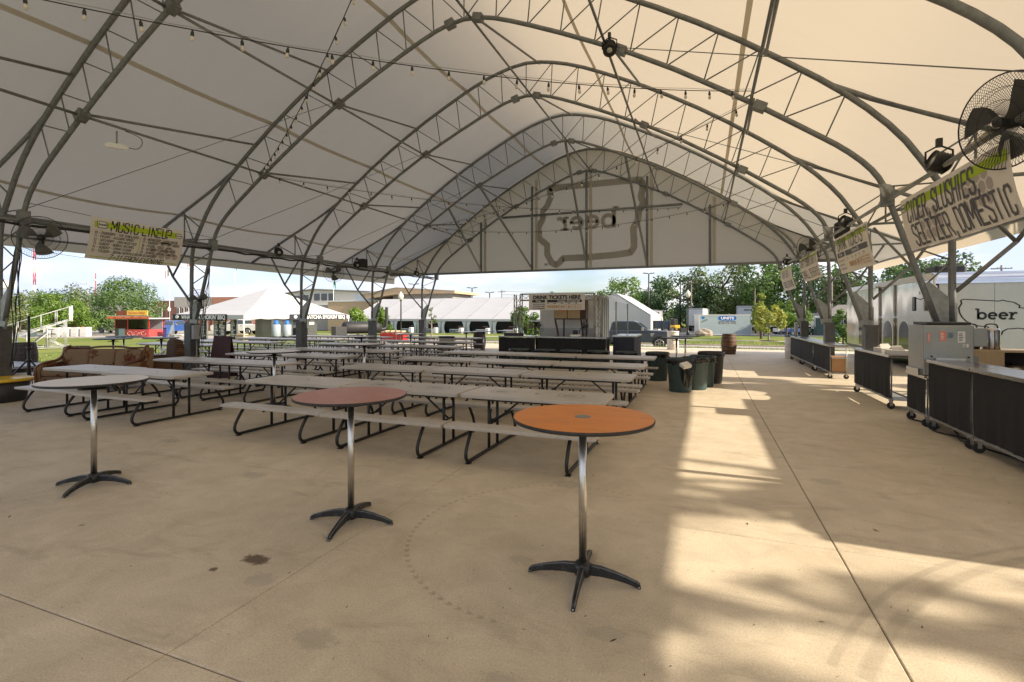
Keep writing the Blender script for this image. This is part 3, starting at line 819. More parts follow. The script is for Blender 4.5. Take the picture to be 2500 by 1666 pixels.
# ------------------------------------------------------------------ cocktail tables
M('top_orange', (0.62, 0.20, 0.012), 0.42, 0, 0.12, 2.2, 0.05, 60, aniso=(1, 5, 1), dirt=(0.30, 0.10, 0.02), dirt_amt=0.75)
M('top_red', (0.36, 0.125, 0.075), 0.33, 0, 0.14, 2.2, 0.05, 60, aniso=(1, 6, 1), dirt=(0.50, 0.34, 0.28), dirt_amt=0.8)
M('top_pale', (0.60, 0.54, 0.49), 0.35, 0, 0.08, 3, 0.05, 60, aniso=(1, 4, 1), dirt=(0.28, 0.24, 0.2), dirt_amt=0.5)
M('edge_band', (0.016, 0.016, 0.017), 0.5, 0, 0.2, 8, dirt=(0.2, 0.18, 0.15), dirt_amt=0.3)
M('cast_black', (0.02, 0.021, 0.022), 0.38, 0.3, 0.2, 7, 0.08, 40, dirt=(0.35, 0.35, 0.36), dirt_amt=0.35)
M('edge_worn', (0.22, 0.23, 0.24), 0.4, 0.6, 0.3, 14)
def cocktail(label, m, loc, rz, group=None, big=True, h=1.07, r=0.457, name='cocktail_table'):
    t = thing(name, label, 'cocktail table', loc, rz, group)
    NS = 48 if big else 24
    MB().lathe([(r-0.004, 0), (r-0.004, 0.0035)], (0, 0, h-0.0032), NS, False).build('tabletop', m, t)
    MB().lathe([(r*0.2, -0.012), (r-0.01, -0.012), (r, -0.008), (r+0.002, 0.008), (r-0.003, 0.0125), (r-0.006, 0.011)], (0, 0, h-0.0125), NS).build('edge_band', 'edge_band', t)
    MB().lathe([(0.13, 0), (0.13, 0.012), (0.04, 0.02), (0.034, 0.06)][::-1], (0, 0, h-0.085), 16).build('mount_plate', 'black_metal', t)
    MB().lathe([(0.027, 0.11), (0.027, h-0.03)], (0, 0, 0), 20).build('pole', 'chrome', t)
    MB().lathe([(0.052, 0.035), (0.058, 0.06), (0.058, 0.105), (0.04, 0.122), (0.028, 0.124)], (0, 0, 0), 20).build('hub', 'cast_black', t)
    for k in range(4):
        a = k*pi/2
        # arched cast foot: box section tapering outwards
        pr = [(0.03, 0.105, 0.062, 0.030), (0.12, 0.100, 0.055, 0.027), (0.2, 0.084, 0.046, 0.023), (0.28, 0.062, 0.038, 0.020), (0.345, 0.040, 0.034, 0.018), (0.365, 0.026, 0.034, 0.017), (0.37, 0.006, 0.024, 0.015)]
        vs = []; fs = []
        for x, zt, th, hw in pr:
            hw *= 0.78; vs += [(x, -hw, zt-th if zt > 0.02 else 0), (x, hw, zt-th if zt > 0.02 else 0), (x, hw*0.72, zt), (x, -hw*0.72, zt)]
        for i in range(len(pr)-1):
            for j in range(4): fs.append((i*4+j, i*4+(j+1) % 4, (i+1)*4+(j+1) % 4, (i+1)*4+j))
        fs.append((3, 2, 1, 0)); e = (len(pr)-1)*4; fs.append((e, e+1, e+2, e+3))
        b = MB().add(vs, fs); b.xf(Matrix.Rotation(a, 4, 'Z')); f_ = b.build('foot', 'cast_black', t, bevel=0.004 if big else 0)
        b = MB()
        if big:
            b = MB()
            for s_ in (-1, 1):
                b.tube([(x, s_*hw*0.56, zt+0.001) for x, zt, th, hw in pr[:6]], 0.0022, 5)
            b.xf(Matrix.Rotation(a, 4, 'Z')); b.build('worn_edge', 'edge_worn', f_)
            b = MB().lathe([(0.013, 0), (0.013, 0.012)], (0.357*cos(a), 0.357*sin(a), 0.0005), 10); b.build('glide', 'chrome', f_)
    return t
t1 = cocktail('high cocktail table with bright orange round top and chrome pole', 'top_orange', (-0.74, 3.2, 0), radians(4))
t2 = cocktail('high cocktail table with worn reddish-brown round top', 'top_red', (-2.76, 3.39, 0), radians(12))
t3 = cocktail('high cocktail table with pale scuffed round top and dull steel pole', 'top_pale', (-5.81, 3.18, 0), radians(24))
MB().lathe([(0.055, 0), (0.05, 0.0015), (0.0, 0.002)], (0.0, 0.0, 1.0708), 18).build('centre_cap', 'edge_worn', t1)
LB = 'high cocktail table with pale round top standing among the picnic tables'
ct = cocktail(LB, 'top_pale', (-7.45, 7.0, 0), 0.3, 'pale cocktail tables among the picnic tables', False)
ct['label'] = 'pale-topped cocktail table in the gap behind the reddish one'
for x, y, lb in ((-7.35, 9.5, 'pale-topped cocktail table in the gap, second behind the reddish one'), (-10.1, 12.9, 'pale-topped cocktail table before the black smoker'), (-9.76, 15.2, 'pale-topped cocktail table before the red firewood bin'), (-8.9, 17.9, 'pale-topped cocktail table next to the grey steel drum'), (-8.6, 18.95, 'pale-topped cocktail table behind the grey steel drum'), (-7.9, 19.9, 'pale-topped cocktail table toward the dark oak barrel')):
    dup(ct, (x, y, 0), x, lb)
LB2 = 'dark-topped high cocktail table behind the green trash cans'
cd = cocktail(LB2, 'black_plastic', (-0.75, 15.5, 0), 0.5, 'dark cocktail tables behind the trash cans', False)
dup(cd, (-0.55, 16.9, 0), 0.2)
LB3 = 'dark-topped high cocktail table beside the plaid armchair'
ce = cocktail(LB3, 'black_plastic', (-15.75, 9.1, 0), 0.1, 'dark cocktail tables by the armchair', False)
dup(ce, (-15.0, 9.95, 0), 0.7); dup(ce, (-17.3, 10.3, 0), 1.7)

# ------------------------------------------------------------------ rolling bar counters with black skirts
M('counter_top', (0.42, 0.41, 0.40), 0.22, 0.9, 0.1, 3, 0.03, 60)
def counter(label, y0, y1, x0, h, depth=0.45, group=None, top='counter_top', skirt='skirt', face=-1, name='bar_counter', casters=True):
    """front face on the plane x = x0, looking towards -x; counter spans y0..y1"""
    L = y1-y0
    t = thing(name, label, 'counter', (x0, (y0+y1)/2, 0), 0, group)
    MB().box(-0.03, -L/2, h-0.045, depth, L/2, h).build('counter_top', top, t, bevel=0.006)
    zb = 0.2 if casters else 0.01
    def fn(s, q):
        y = -L/2+0.01+s*(L-0.02); k = q*q*0.6+0.4*q
        w = 0.007*sin(y*9.5+1)+0.005*sin(y*23+q)+0.004*sin(y*41)
        return (0.002+w*k-0.012*q*(1-q)*4*0.3, y, h-0.055-(h-0.055-zb)*q)
    MB().grid(fn, int(L*22)+4, 6).build('skirt', skirt, t)
    if not casters:
        for yy, sg in ((-L/2+0.004, -1), (L/2-0.004, 1)):
            MB().grid(lambda s, q, yy=yy: (s*(depth-0.03), yy+0.006*sin(s*30)*q, h-0.055-(h-0.055-zb)*q), 16, 5).build('skirt', skirt, t)
    for xx in (0.03, depth-0.04):
        MB().beam((xx, -L/2+0.02, 0.175), (xx, L/2-0.02, 0.175), 0.03, 0.03).build('rail', 'galv', t)
        for yy in (-L/2+0.05, L/2-0.05):
            MB().cyl((xx, yy, 0.16), (xx, yy, h-0.05), 0.014, n=8).build('leg', 'galv', t)
    MB().box(0.03, -L/2+0.02, 0.165, depth-0.04, L/2-0.02, 0.172).build('shelf', 'galv', t)
    if casters:
        for xx in (0.03, depth-0.04):
            for yy in (-L/2+0.08, L/2-0.08):
                b = MB().cyl((xx, yy-0.018, 0.062), (xx, yy+0.018, 0.062), 0.062, n=16)
                c = b.build('caster', 'rubber', t)
                b = MB().box(xx-0.02, yy-0.026, 0.06, xx+0.025, yy-0.02, 0.15).box(xx-0.02, yy+0.02, 0.06, xx+0.025, yy+0.026, 0.15).box(xx-0.03, yy-0.03, 0.145, xx+0.03, yy+0.03, 0.16)
                b.build('caster_fork', 'chrome', c)
    return t
GB = 'black-skirted rolling bars along the right side'
counter('long steel-topped rolling bar with black skirt beneath the cider banner', 5.3, 8.02, 3.2, 1.06, group=GB)
counter('steel-topped rolling bar with black skirt beside the conveyor oven', 8.06, 9.36, 3.2, 1.06, group=GB)
counter('low black-skirted rolling cart carrying the conveyor oven', 9.42, 10.2, 3.2, 0.80, 0.42, group=GB)
counter('black-skirted rolling bar holding white cardboard boxes', 11.0, 13.35, 3.2, 1.0, group=GB)
LBF = ('far black-skirted rolling bar with the brown carton beneath it', 'far black-skirted rolling bar in the middle of its row', 'far black-skirted rolling bar next to the white drum')
for k in range(3): counter(LBF[k], 15.75+k*2.16, 15.75+k*2.16+2.13, 3.2, 0.92, group='far rolling bars in a row')

# conveyor oven standing on the low cart
M('oven_steel', (0.30, 0.295, 0.28), 0.33, 0.85, 0.12, 2.5, 0.03, 50)
M('sticker_red', (0.72, 0.22, 0.15), 0.5, 0, 0.1, 5); M('sticker_white', (0.7, 0.69, 0.66), 0.5, 0, 0.05, 5); M('sticker_grey', (0.28, 0.33, 0.36), 0.5, 0, 0.05, 5)
ov = thing('conveyor_oven', 'stainless steel conveyor oven with red and white warning stickers', 'oven', (3.17, 9.44, 0.80))
MB().box(0.0, 0, 0.0, 0.62, 0.62, 0.78).build('body', 'oven_steel', ov, bevel=0.012)
MB().box(0.06, 0.04, 0.785, 0.6, 0.6, 0.83).build('lid', 'black_metal', ov, bevel=0.01)
MB().box(0.622, 0.05, 0.46, 0.80, 0.57, 0.74).build('side_housing', 'oven_steel', ov, bevel=0.008)
MB().box(0.14, -0.05, 0.12, 0.50, -0.003, 0.28).build('tray', 'stainless', ov, bevel=0.004)
MB().box(-0.05, 0.06, 0.0, -0.004, 0.54, 0.1).build('conveyor_end', 'stainless', ov)
for x0, z0, w, h, mm in ((0.05, 0.52, 0.03, 0.15, 'sticker_red'), (0.20, 0.54, 0.075, 0.15, 'sticker_red'), (0.29, 0.57, 0.11, 0.12, 'sticker_grey'), (0.42, 0.52, 0.09, 0.17, 'sticker_white'), (0.48, 0.45, 0.07, 0.05, 'sticker_white')):
    s_ = MB().box(x0, -0.004, z0, x0+w, -0.001, z0+h).build('sticker', mm, ov)
    for k in range(5):
        zz_ = z0+h*(0.15+0.15*k); MB().box(x0+w*0.12, -0.0052, zz_, x0+w*(0.6+0.06*(k % 3)), -0.0045, zz_+h*0.06).build('printed_line', 'print_white' if mm == 'sticker_red' else 'print_black', s_)
for x0 in (0.1, 0.55): MB().cyl((x0, -0.002, 0.30), (x0, -0.012, 0.30), 0.014, n=10).build('knob', 'black_plastic', ov)
# white boxes on the second counter
M('cardboard_white', (0.66, 0.63, 0.58), 0.7, 0, 0.05, 5); M('cardboard', (0.36, 0.2, 0.09), 0.8, 0, 0.12, 5)
for i, (x, y, w, d, h) in enumerate(((3.28, 11.15, 0.33, 0.45, 0.075), (3.30, 11.85, 0.33, 0.42, 0.075))):
    bx = thing('pizza_box', 'low white cardboard box with flap ajar on the black-skirted bar', 'box', (x, y, 1.001), 0.06*i, 'white boxes on the bar')
    MB().box(0, 0, 0, w, d, h).build('tray', 'cardboard_white', bx, bevel=0.003)
    MB().add([(0.02, 0.1, h+0.004), (0.22, 0.1, h+0.004), (0.17, 0.16, h+0.09), (0.03, 0.16, h+0.08), (0.02, 0.3, h+0.006), (0.2, 0.3, h+0.006)], [(0, 1, 2, 3), (3, 2, 5, 4)]).build('flap', 'cardboard_white', bx)
cb = thing('cardboard_box', 'brown cardboard box under the far rolling bars', 'box', (3.27, 15.82, 0.18))
MB().box(0, 0, 0, 0.33, 0.4, 0.42).build('carton', 'cardboard', cb, bevel=0.004)
MB().box(0.0, -0.003, 0.38, 0.33, -0.001, 0.40).build('tape', 'sticker_white', cb)

# wooden cabinet with kegs and drink dispensers behind the bars
M('pale_wood', (0.48, 0.36, 0.22), 0.6, 0, 0.12, 3, 0.05, 40, aniso=(8, 1, 1))
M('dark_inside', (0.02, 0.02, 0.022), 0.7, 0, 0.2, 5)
cab = thing('wooden_cabinet', 'open pale plywood cabinet behind the steel bar', 'cabinet', (4.3, 10.9, 0))
MB().box(0, 0, 1.10, 2.0, 0.6, 1.13).build('top_board', 'pale_wood', cab)
MB().box(0, 0, 0, 0.42, 0.03, 1.10).build('front_panel', 'pale_wood', cab)
MB().box(0.42, 0, 0, 0.48, 0.06, 1.10).build('post', 'pale_wood', cab)
MB().box(0, 0.03, 0, 0.03, 0.6, 1.10).build('side_panel', 'pale_wood', cab)
MB().box(0.03, 0.57, 0, 2.0, 0.6, 1.10).build('back_panel', 'dark_inside', cab)
MB().box(0.05, -0.004, 0.83, 0.13, -0.001, 1.02).build('notice', 'sticker_grey', cab)
kg = thing('beer_keg', 'steel keg inside the plywood cabinet', 'keg', (5.05, 11.25, 0.3))
MB().lathe([(0.14, 0.0), (0.16, 0.02), (0.16, 0.06), (0.19, 0.1), (0.195, 0.28), (0.19, 0.46), (0.16, 0.5), (0.16, 0.56), (0.14, 0.56)], (0, 0, 0), 20).build('shell', 'stainless', kg)
MB().lathe([(0.03, 0.56), (0.03, 0.62), (0.0, 0.63)], (0, 0, 0), 12).build('coupler', 'black_metal', kg)
ks = thing('keg_stand', 'dark wooden block beneath the keg', 'block', (4.8, 11.0, 0)); MB().box(0, 0, 0, 0.5, 0.5, 0.3).build('block', 'dark_inside', ks, bevel=0.005)
for i, (x, m_) in enumerate(((4.33, 'black_plastic'), (4.62, 'stainless'))):
    dd = thing('drink_dispenser', ('black' if i == 0 else 'steel')+' insulated drink dispenser with top handle on the cabinet', 'dispenser', (x, 11.15, 1.131))
    MB().lathe([(0.12, 0), (0.125, 0.02), (0.125, 0.34), (0.11, 0.37), (0.0, 0.38)], (0.13, 0.1, 0), 20).build('body', m_, dd)
    MB().tube(smoothpoly([(0.04, 0.1, 0.36), (0.05, 0.1, 0.44), (0.13, 0.1, 0.45), (0.21, 0.1, 0.44), (0.22, 0.1, 0.36)], 2), 0.012, 6).build('handle', 'black_plastic', dd)
    for k in range(3 if i else 0): MB().box(0.05+k*0.07, -0.029+abs(k-1)*0.02, 0.0, 0.062+k*0.07, -0.022+abs(k-1)*0.02, 0.34).build('band', 'black_plastic', dd)
M('ext_blue', (0.02, 0.16, 0.6), 0.35, 0, 0.05, 5)
fe = thing('fire_extinguisher', 'small blue bottle with red trigger standing on the steel bar', 'bottle', (3.55, 6.9, 1.061))
MB().lathe([(0.035, 0), (0.038, 0.02), (0.038, 0.15), (0.02, 0.18), (0.015, 0.2)], (0, 0, 0), 14).build('bottle', 'ext_blue', fe)
MB().box(-0.045, -0.012, 0.185, 0.03, 0.012, 0.22).build('trigger', 'sticker_red', fe)
br = thing('broom', 'red broom handle leaning on the plywood cabinet', 'broom', (4.22, 10.85, 0))
M('red_paint', (0.36, 0.02, 0.02), 0.4, 0, 0.1, 4)
MB().cyl((-0.1, 0, 0.05), (0.16, 0, 1.5), 0.014, n=8).build('handle', 'red_paint', br)
MB().box(-0.25, -0.03, 0.0, 0.05, 0.03, 0.07).build('head', 'black_plastic', br)

# ------------------------------------------------------------------ trash cans, drums and barrels
M('can_green', (0.03, 0.062, 0.066), 0.45, 0, 0.12, 5, 0.1, 50, rnd=0.1, dirt=(0.2, 0.19, 0.16), dirt_amt=0.25)
M('can_black', (0.02, 0.021, 0.022), 0.5, 0, 0.2, 5, 0.1, 50, dirt=(0.14, 0.13, 0.11), dirt_amt=0.4)
M('bag', (0.008, 0.008, 0.009), 0.22, 0, 0.2, 6, 0.5, 14)
def trash_can(label, m, loc, rz=0, group=None, s=1.0):
    t = thing('trash_can', label, 'trash can', loc, rz, group); t.scale = (s, s, s)
    vs = []; fs = []; n = 40
    prof = [(0.235, 0.0), (0.245, 0.02), (0.285, 0.70), (0.30, 0.715), (0.305, 0.74), (0.29, 0.745), (0.28, 0.73), (0.24, 0.06), (0.0, 0.05)]
    for r, z in prof:
        for j in range(n):
            k = 1.0-(0.022 if (j % 8) in (0, 1) and 0.02 < z < 0.71 and r > 0.2 else 0)
            a = 2*pi*j/n; vs.append((r*k*cos(a), r*k*sin(a), z))
    for i in range(len(prof)-1):
        for j in range(n): fs.append((i*n+j, i*n+(j+1) % n, (i+1)*n+(j+1) % n, (i+1)*n+j))
    fs.append(tuple(range(n-1, -1, -1)))
    MB().add(vs, fs, True).build('bin', m, t)
    for a in (0.4, 0.4+pi):
        b = MB().tube([(0.28, -0.08, 0.62), (0.325, -0.075, 0.61), (0.33, 0, 0.605), (0.325, 0.075, 0.61), (0.28, 0.08, 0.62)], 0.017, 7); b.xf(Matrix.Rotation(a, 4, 'Z')); b.build('handle', m, t)
    # liner folded over the rim
    def fn(u, v):
        a = 2*pi*u; w = 0.012*sin(a*17)+0.008*sin(a*29+2)
        r = 0.293+0.02*sin(pi*min(1, v*1.4)); z = 0.752-0.10*v-(0.03*(0.5+0.5*sin(a*5+1)))*v
        return ((r+w*v)*cos(a), (r+w*v)*sin(a), z)
    MB().grid(fn, 60, 5).build('liner', 'bag' if m != 'can_green2' else m, t)
    return t
tc1 = trash_can('green trash can with a black bag hanging down its side', 'can_green', (-0.50, 11.95, 0), 0.3)
def bagfn(u, v):
    a = -2.0+1.5*u; w = sin(pi*v)*0.05*(0.6+0.4*sin(a*11))+0.012*sin(a*23+3*v)
    k = 1-0.35*v*abs(u-0.5)*2
    return ((0.302+w-0.01*v)*cos(-1.25+(a+1.25)*k), (0.302+w-0.01*v)*sin(-1.25+(a+1.25)*k), 0.75-0.64*v*(1-0.45*abs(u-0.5)**1.5*2))
MB().grid(bagfn, 30, 16).build('hanging_bag', 'bag', tc1)
b = MB().box(-0.12, -0.14, 0.72, 0.08, 0.02, 0.79); b.xf(Matrix.Rotation(0.5, 4, 'X') @ Matrix.Rotation(0.4, 4, 'Z')); b.build('rubbish', 'cardboard_white', tc1)
trash_can('green trash can close behind the can with the hanging bag', 'can_green', (-0.18, 12.45, 0), 1.0, 'green trash cans by the aisle')
trash_can('green trash can standing beside the black one', 'can_green', (-0.02, 13.0, 0), 2.1, 'green trash cans by the aisle')
trash_can('plain black trash can at the end of the green ones', 'can_black', (0.18, 13.75, 0), 0.6, None, 1.06)
LT = 'green trash can at the aisle end of the line before the ticket counters'
tg = trash_can(LT, 'can_green', (-1.15, 13.75, 0), 0.2, 'green trash cans in a line')
for k in range(5): dup(tg, (-1.95-k*0.78, 13.7+0.05*(k % 2), 0), k*0.9, '%s green trash can from the aisle in the line before the ticket counters' % ('second', 'third', 'fourth', 'fifth', 'sixth')[k])
M('drum_white', (0.62, 0.60, 0.56), 0.45, 0, 0.08, 3, 0.05, 20, dirt=(0.3, 0.27, 0.22), dirt_amt=0.5)
M('drum_grey', (0.33, 0.34, 0.33), 0.5, 0.1, 0.1, 3, 0.05, 20, dirt=(0.2, 0.18, 0.15), dirt_amt=0.4)
def drum(label, m, loc, lid='drum_white', h=0.9, r=0.29):
    t = thing('barrel_drum', label, 'drum', loc)
    MB().lathe([(r*0.93, 0), (r*0.97, 0.02), (r*0.97, 0.28), (r, 0.3), (r*0.97, 0.32), (r*0.97, 0.58), (r, 0.6), (r*0.97, 0.62), (r*0.97, h-0.02), (r, h), (r*0.9, h), (r*0.88, h-0.02), (0, h-0.02)], (0, 0, 0), 28).build('shell', m, t)
    MB().lathe([(r*1.02, h-0.03), (r*1.04, h), (r*1.02, h+0.03), (0, h+0.035)], (0, 0, 0), 28).build('lid', lid, t)
    return t
drum('white plastic drum standing by the pickup', 'drum_white', (-1.45, 26.3, 0))
drum('white plastic drum with green lid at the end of the far bars', 'drum_white', (3.35, 22.75, 0), 'can_green')
drum('grey steel drum with black lid near the far tent columns', 'drum_grey', (-9.4, 17.2, 0), 'black_plastic', 0.88, 0.31)
M('oak', (0.12, 0.055, 0.025), 0.6, 0, 0.25, 3, 0.15, 30, aniso=(6, 6, 0.7), rnd=0.12, dirt=(0.03, 0.018, 0.012), dirt_amt=0.6)
M('oak_dark', (0.035, 0.022, 0.015), 0.65, 0, 0.25, 3, 0.15, 30, aniso=(6, 6, 0.7), dirt=(0.015, 0.012, 0.01), dirt_amt=0.6)
M('hoop', (0.06, 0.05, 0.045), 0.55, 0.6, 0.3, 6)
def wood_barrel(label, m, loc, h=0.9, rz=0):
    t = thing('wooden_barrel', label, 'barrel', loc, rz)
    NS = 20
    def rad(z): return 0.27+0.055*sin(pi*z/h)
    for k in range(NS):
        a0 = 2*pi*k/NS+0.008; a1 = 2*pi*(k+1)/NS-0.008; vs = []; fs = []
        for j in range(7):
            z = h*j/6; r = rad(z)
            for a in (a0, (a0+a1)/2, a1): vs.append((r*cos(a), r*sin(a), z))
            vs.append((0.9*r*cos((a0+a1)/2), 0.9*r*sin((a0+a1)/2), z))
        for j in range(6):
            for i in range(4): fs.append((j*4+i, j*4+(i+1) % 4, (j+1)*4+(i+1) % 4, (j+1)*4+i))
        fs.append((3, 2, 1, 0)); fs.append((24, 25, 26, 27))
        MB().add(vs, fs).build('stave', m, t)
    for z in (0.03, 0.17, 0.34, 0.56, 0.73, 0.85):
        MB().lathe([(rad(z)+0.004, z-0.018), (rad(z+0.03)+0.006, z+0.02)], (0, 0, 0), 30).build('hoop', 'hoop', t)
    MB().lathe([(0.265, h-0.03), (0.0, h-0.03)], (0, 0, 0), 20).build('head', m, t)
    return t
wood_barrel('reddish oak barrel alone beside the walkway to the road', 'oak', (1.05, 24.2, 0))
wood_barrel('dark oak barrel near the lamp post and long white tent', 'oak_dark', (-10.5, 22.6, 0))
wood_barrel('blackened oak barrel against the left tent post', 'oak_dark', (-19.4, 8.75, 0))
wood_barrel('blackened oak barrel behind the floral sofa', 'oak_dark', (-15.7, 8.2, 0))
# ------------------------------------------------------------------ banners
HEX = None
def banner(label, o, u, n_, w, h, blow, name='banner', group=None):
    """o top-left corner, u reading direction, n_ outward normal; the foot is blown along -n_ by blow"""
    o = Vector(o); u = Vector(u); n_ = Vector(n_)
    t = thing(name, label, 'banner', o, 0, group)
    rg = random.Random(int(abs(o.x*100+o.y*37)))
    ph = rg.uniform(0, 6)
    def fn(s, d, e=0.0):
        """s metres along, d metres down, e metres proud"""
        q = d/h
        bl = blow*q*q*(0.8+0.25*sin(s/w*pi)) + 0.014*sin(5.2*s+ph)*q + 0.004*sin(11*s+2*d+ph)*(0.3+q)
        z = -d + blow*0.12*q - 0.02*sin(pi*s/w)*0
        p_ = u*s - n_*bl + n_*e
        return (p_.x, p_.y, z)
    MB().grid(lambda a, c: fn(a*w, c*h), 96, 24).build('sheet', 'banner', t)
    return t, fn
def wires(t, pts, m='black_plastic', name='cord', r=0.006):
    return MB().tube(pts, r, 5).build(name, m, t)
def patch(fn, poly, e, m, parent, name='print'):
    return MB().add([fn(a, c, e) for a, c in poly], [tuple(range(len(poly)))]).build(name, m, parent)
def strip(fn, x0, x1, d0, d1, e, m, parent, name='print', k=16):
    return MB().grid(lambda a, c: fn(x0+(x1-x0)*a, d0+(d1-d0)*c, e), k, 3).build(name, m, parent)
def txt(fn, body, size, m, parent, x, d, e=0.005, bold=0.0, sx=1.0, shear=0.0, fit=None, align='LEFT', sp=1.0):
    return lettering(body, lambda a, c: fn(a, -c, e), m, parent, size, bold, sx, x, -d, shear, align, 'lettering', fit, sp)
STB = [(-0.5, 0.33), (0.32, 0.33), (0.4, 0.14), (0.52, 0.02), (0.42, -0.18), (0.36, -0.34), (-0.4, -0.34), (-0.44, -0.1)]
def logo(fn, cx, d, s, parent):
    pl = MB().add([fn(cx+a*s, d-c*s, 0.005) for a, c in STB], [tuple(range(len(STB)))]).build('emblem', 'print_white', parent)
    ribbon(STB, 0.06, lambda a, c: fn(cx+a*s, d-c*s, 0.007)).build('outline', 'print_black', pl)
    lettering('beer', lambda a, c: fn(a, -c, 0.008), 'print_black', pl, s*0.36, s*0.008, 1.25, cx-s*0.37, -(d+s*0.09))
def hexes(fn, w, h, t, x0, d0, m='banner_hex'):
    for i in range(4):
        for j in range(3):
            cx = x0+i*0.16+(j % 2)*0.08; d = d0+j*0.14
            if 0.1 < cx < w-0.1 and 0.1 < d < h-0.1:
                H6 = [(cx+0.078*cos(pi/6+k*pi/3), d+0.078*sin(pi/6+k*pi/3)) for k in range(6)]
                MB().add([fn(a, c, 0.003) for a, c in H6], [tuple(range(6))]).build('hexagon', m, t)
M('banner_hex', (0.46, 0.40, 0.365), 0.6, 0, 0.05, 2.5)

# music line-up, hung by cords at the left
t, fn = banner('music lineup banner with lime stripe and dates hanging at the left columns', (-12.86, 6.98, 3.97), (-0.02, 1, 0), (1, 0, 0), 2.15, 0.97, 0.30)
strip(fn, 0.08, 2.1, 0.09, 0.235, 0.004, 'lime', t)
hexes(fn, 2.15, 0.97, t, 1.45, 0.6)
blocktext(fn, 'MUSIC LINEUP', 0.42, 0.28, 1.40, 0.235, 'print_black', t, 0.008, 0.115, 0.1)
logo(fn, 0.24, 0.165, 0.22, t); logo(fn, 2.03, 0.165, 0.17, t)
rows = ['10 - THURSDAY - THE SINCLAIRS', '11 - FRIDAY - RICHARD ARNDT', '12 - SATURDAY - DAN MEDEIROS', '13 - SUNDAY - ROBBIE MICHAEL', '14 - MONDAY - EMMA STORM', '15 - TUESDAY - BRIAN HERRIN & BRIAN SCHWAGER']
for i, rr in enumerate(rows): blocktext(fn, rr, 0.09, 0.385+i*0.083, {0: .95, 1: .86, 2: .93, 3: .90, 4: .84, 5: 1.45}[i], 0.056, 'print_black', t, 0.005, 0.14, 0.12)
rows = ['16 - WEDNESDAY - LUCAS BEEBE', '17 - THURSDAY - BRITTANY SWORD', '18 - FRIDAY - ROYCE JOHNS', '19 - SATURDAY - JORDAN BEEM', '20 - SUNDAY - BRIAN CONGDON']
for i, rr in enumerate(rows): blocktext(fn, rr, 1.15, 0.385+i*0.083, {0: .86, 1: .91, 2: .74, 3: .82, 4: .85}[i], 0.056, 'print_black', t, 0.005, 0.14, 0.12)
strip(fn, 1.09, 1.105, 0.33, 0.76, 0.004, 'lime', t, k=2)
strip(fn, 0.08, 2.1, 0.905, 0.92, 0.004, 'lime', t)
blocktext(fn, '7-11 EACH EVENING', 0.5, 0.95, 1.25, 0.115, 'print_black', t, 0.007, 0.14, 0.25)
wires(t, [(0, 0, 0), (0.02, -0.6, 0.03), (0.03, -1.1, 0.05)]); wires(t, [(-0.04, 2.15, 0), (-0.05, 2.6, -0.03), (-0.06, 2.98, -0.05)])
wires(t, [fn(0, 0.97), (-0.2, -0.6, -0.9), (-0.2, -1.1, -0.85)], r=0.004); wires(t, [fn(2.15, 0.97), (-0.3, 2.7, -0.98), (-0.3, 2.98, -0.95)], r=0.004)

# right side banners, read from far to near
def rb(label, y0, w, h=0.8, blow=0.17, zt=3.47): return banner(label, (2.80, y0, zt), (0, -1, 0), (-1, 0, 0), w, h, blow)
t, fn = rb('wide cider, slushies and seltzer banner hanging over the near bar', 9.2, 2.9, 0.78, 0.17)
strip(fn, 0.02, 2.85, 0.075, 0.20, 0.004, 'lime', t, k=24)
blocktext(fn, 'CIDER, SLUSHIES,', 0.26, 0.375, 1.98, 0.295, 'print_grey', t, 0.008, 0.125)
blocktext(fn, 'SELTZER, DOMESTIC', 0.3, 0.735, 2.5, 0.295, 'print_grey', t, 0.008, 0.125)
logo(fn, 0.12, 0.14, 0.16, t); hexes(fn, 2.9, 0.78, t, 1.9, 0.2); hexes(fn, 2.9, 0.78, t, 0.6, 0.35)
t, fn = rb('drink tickets price banner with amber glasses hanging at the bars', 13.25, 2.4, 0.82, 0.17)
strip(fn, 0.02, 2.36, 0.06, 0.16, 0.004, 'lime', t, k=20)
blocktext(fn, 'DRINK TICKETS', 0.25, 0.315, 1.8, 0.25, 'print_grey', t, 0.008, 0.125)
logo(fn, 0.1, 0.1, 0.15, t); logo(fn, 2.26, 0.1, 0.15, t)
strip(fn, 0.12, 0.68, 0.36, 0.47, 0.004, 'print_grey', t); strip(fn, 0.74, 2.25, 0.36, 0.47, 0.004, 'print_grey', t)
txt(fn, 'Prices', 0.09, 'print_white', t, 0.28, 0.44, 0.008, 0.002); txt(fn, 'Packages $30', 0.10, 'print_white', t, 1.2, 0.445, 0.008, 0.002)
for i, s_ in enumerate(('$8(1) Can or Wine', '$9(1) Bar Night', '$10(1) Mixed Beer')): txt(fn, s_, 0.055, 'print_grey', t, 0.14, 0.56+i*0.09, 0.005, 0.001)
for k in range(5):
    x0 = 0.78+k*0.29; txt(fn, '#%d' % (k+1), 0.06, 'print_grey', t, x0, 0.55, 0.005, 0.001)
    if k: strip(fn, x0-0.025, x0-0.019, 0.5, 0.78, 0.004, 'print_grey', t, k=1)
    ng = 4-k
    for i in range(ng): strip(fn, x0+0.01+i*0.06, x0+0.05+i*0.06, 0.61, 0.71, 0.005, 'print_amber', t, 'printed_glass', 1)
    for i in range(k):
        for j in range(3): strip(fn, x0+0.02+(3-i)*0.06, x0+0.05+(3-i)*0.06, 0.59+j*0.06, 0.625+j*0.06, 0.005, 'print_amber', t, 'printed_ticket', 1)
t, fn = rb('craft cider and small breweries banner behind the caged fan', 17.7, 2.5, 0.72, 0.18)
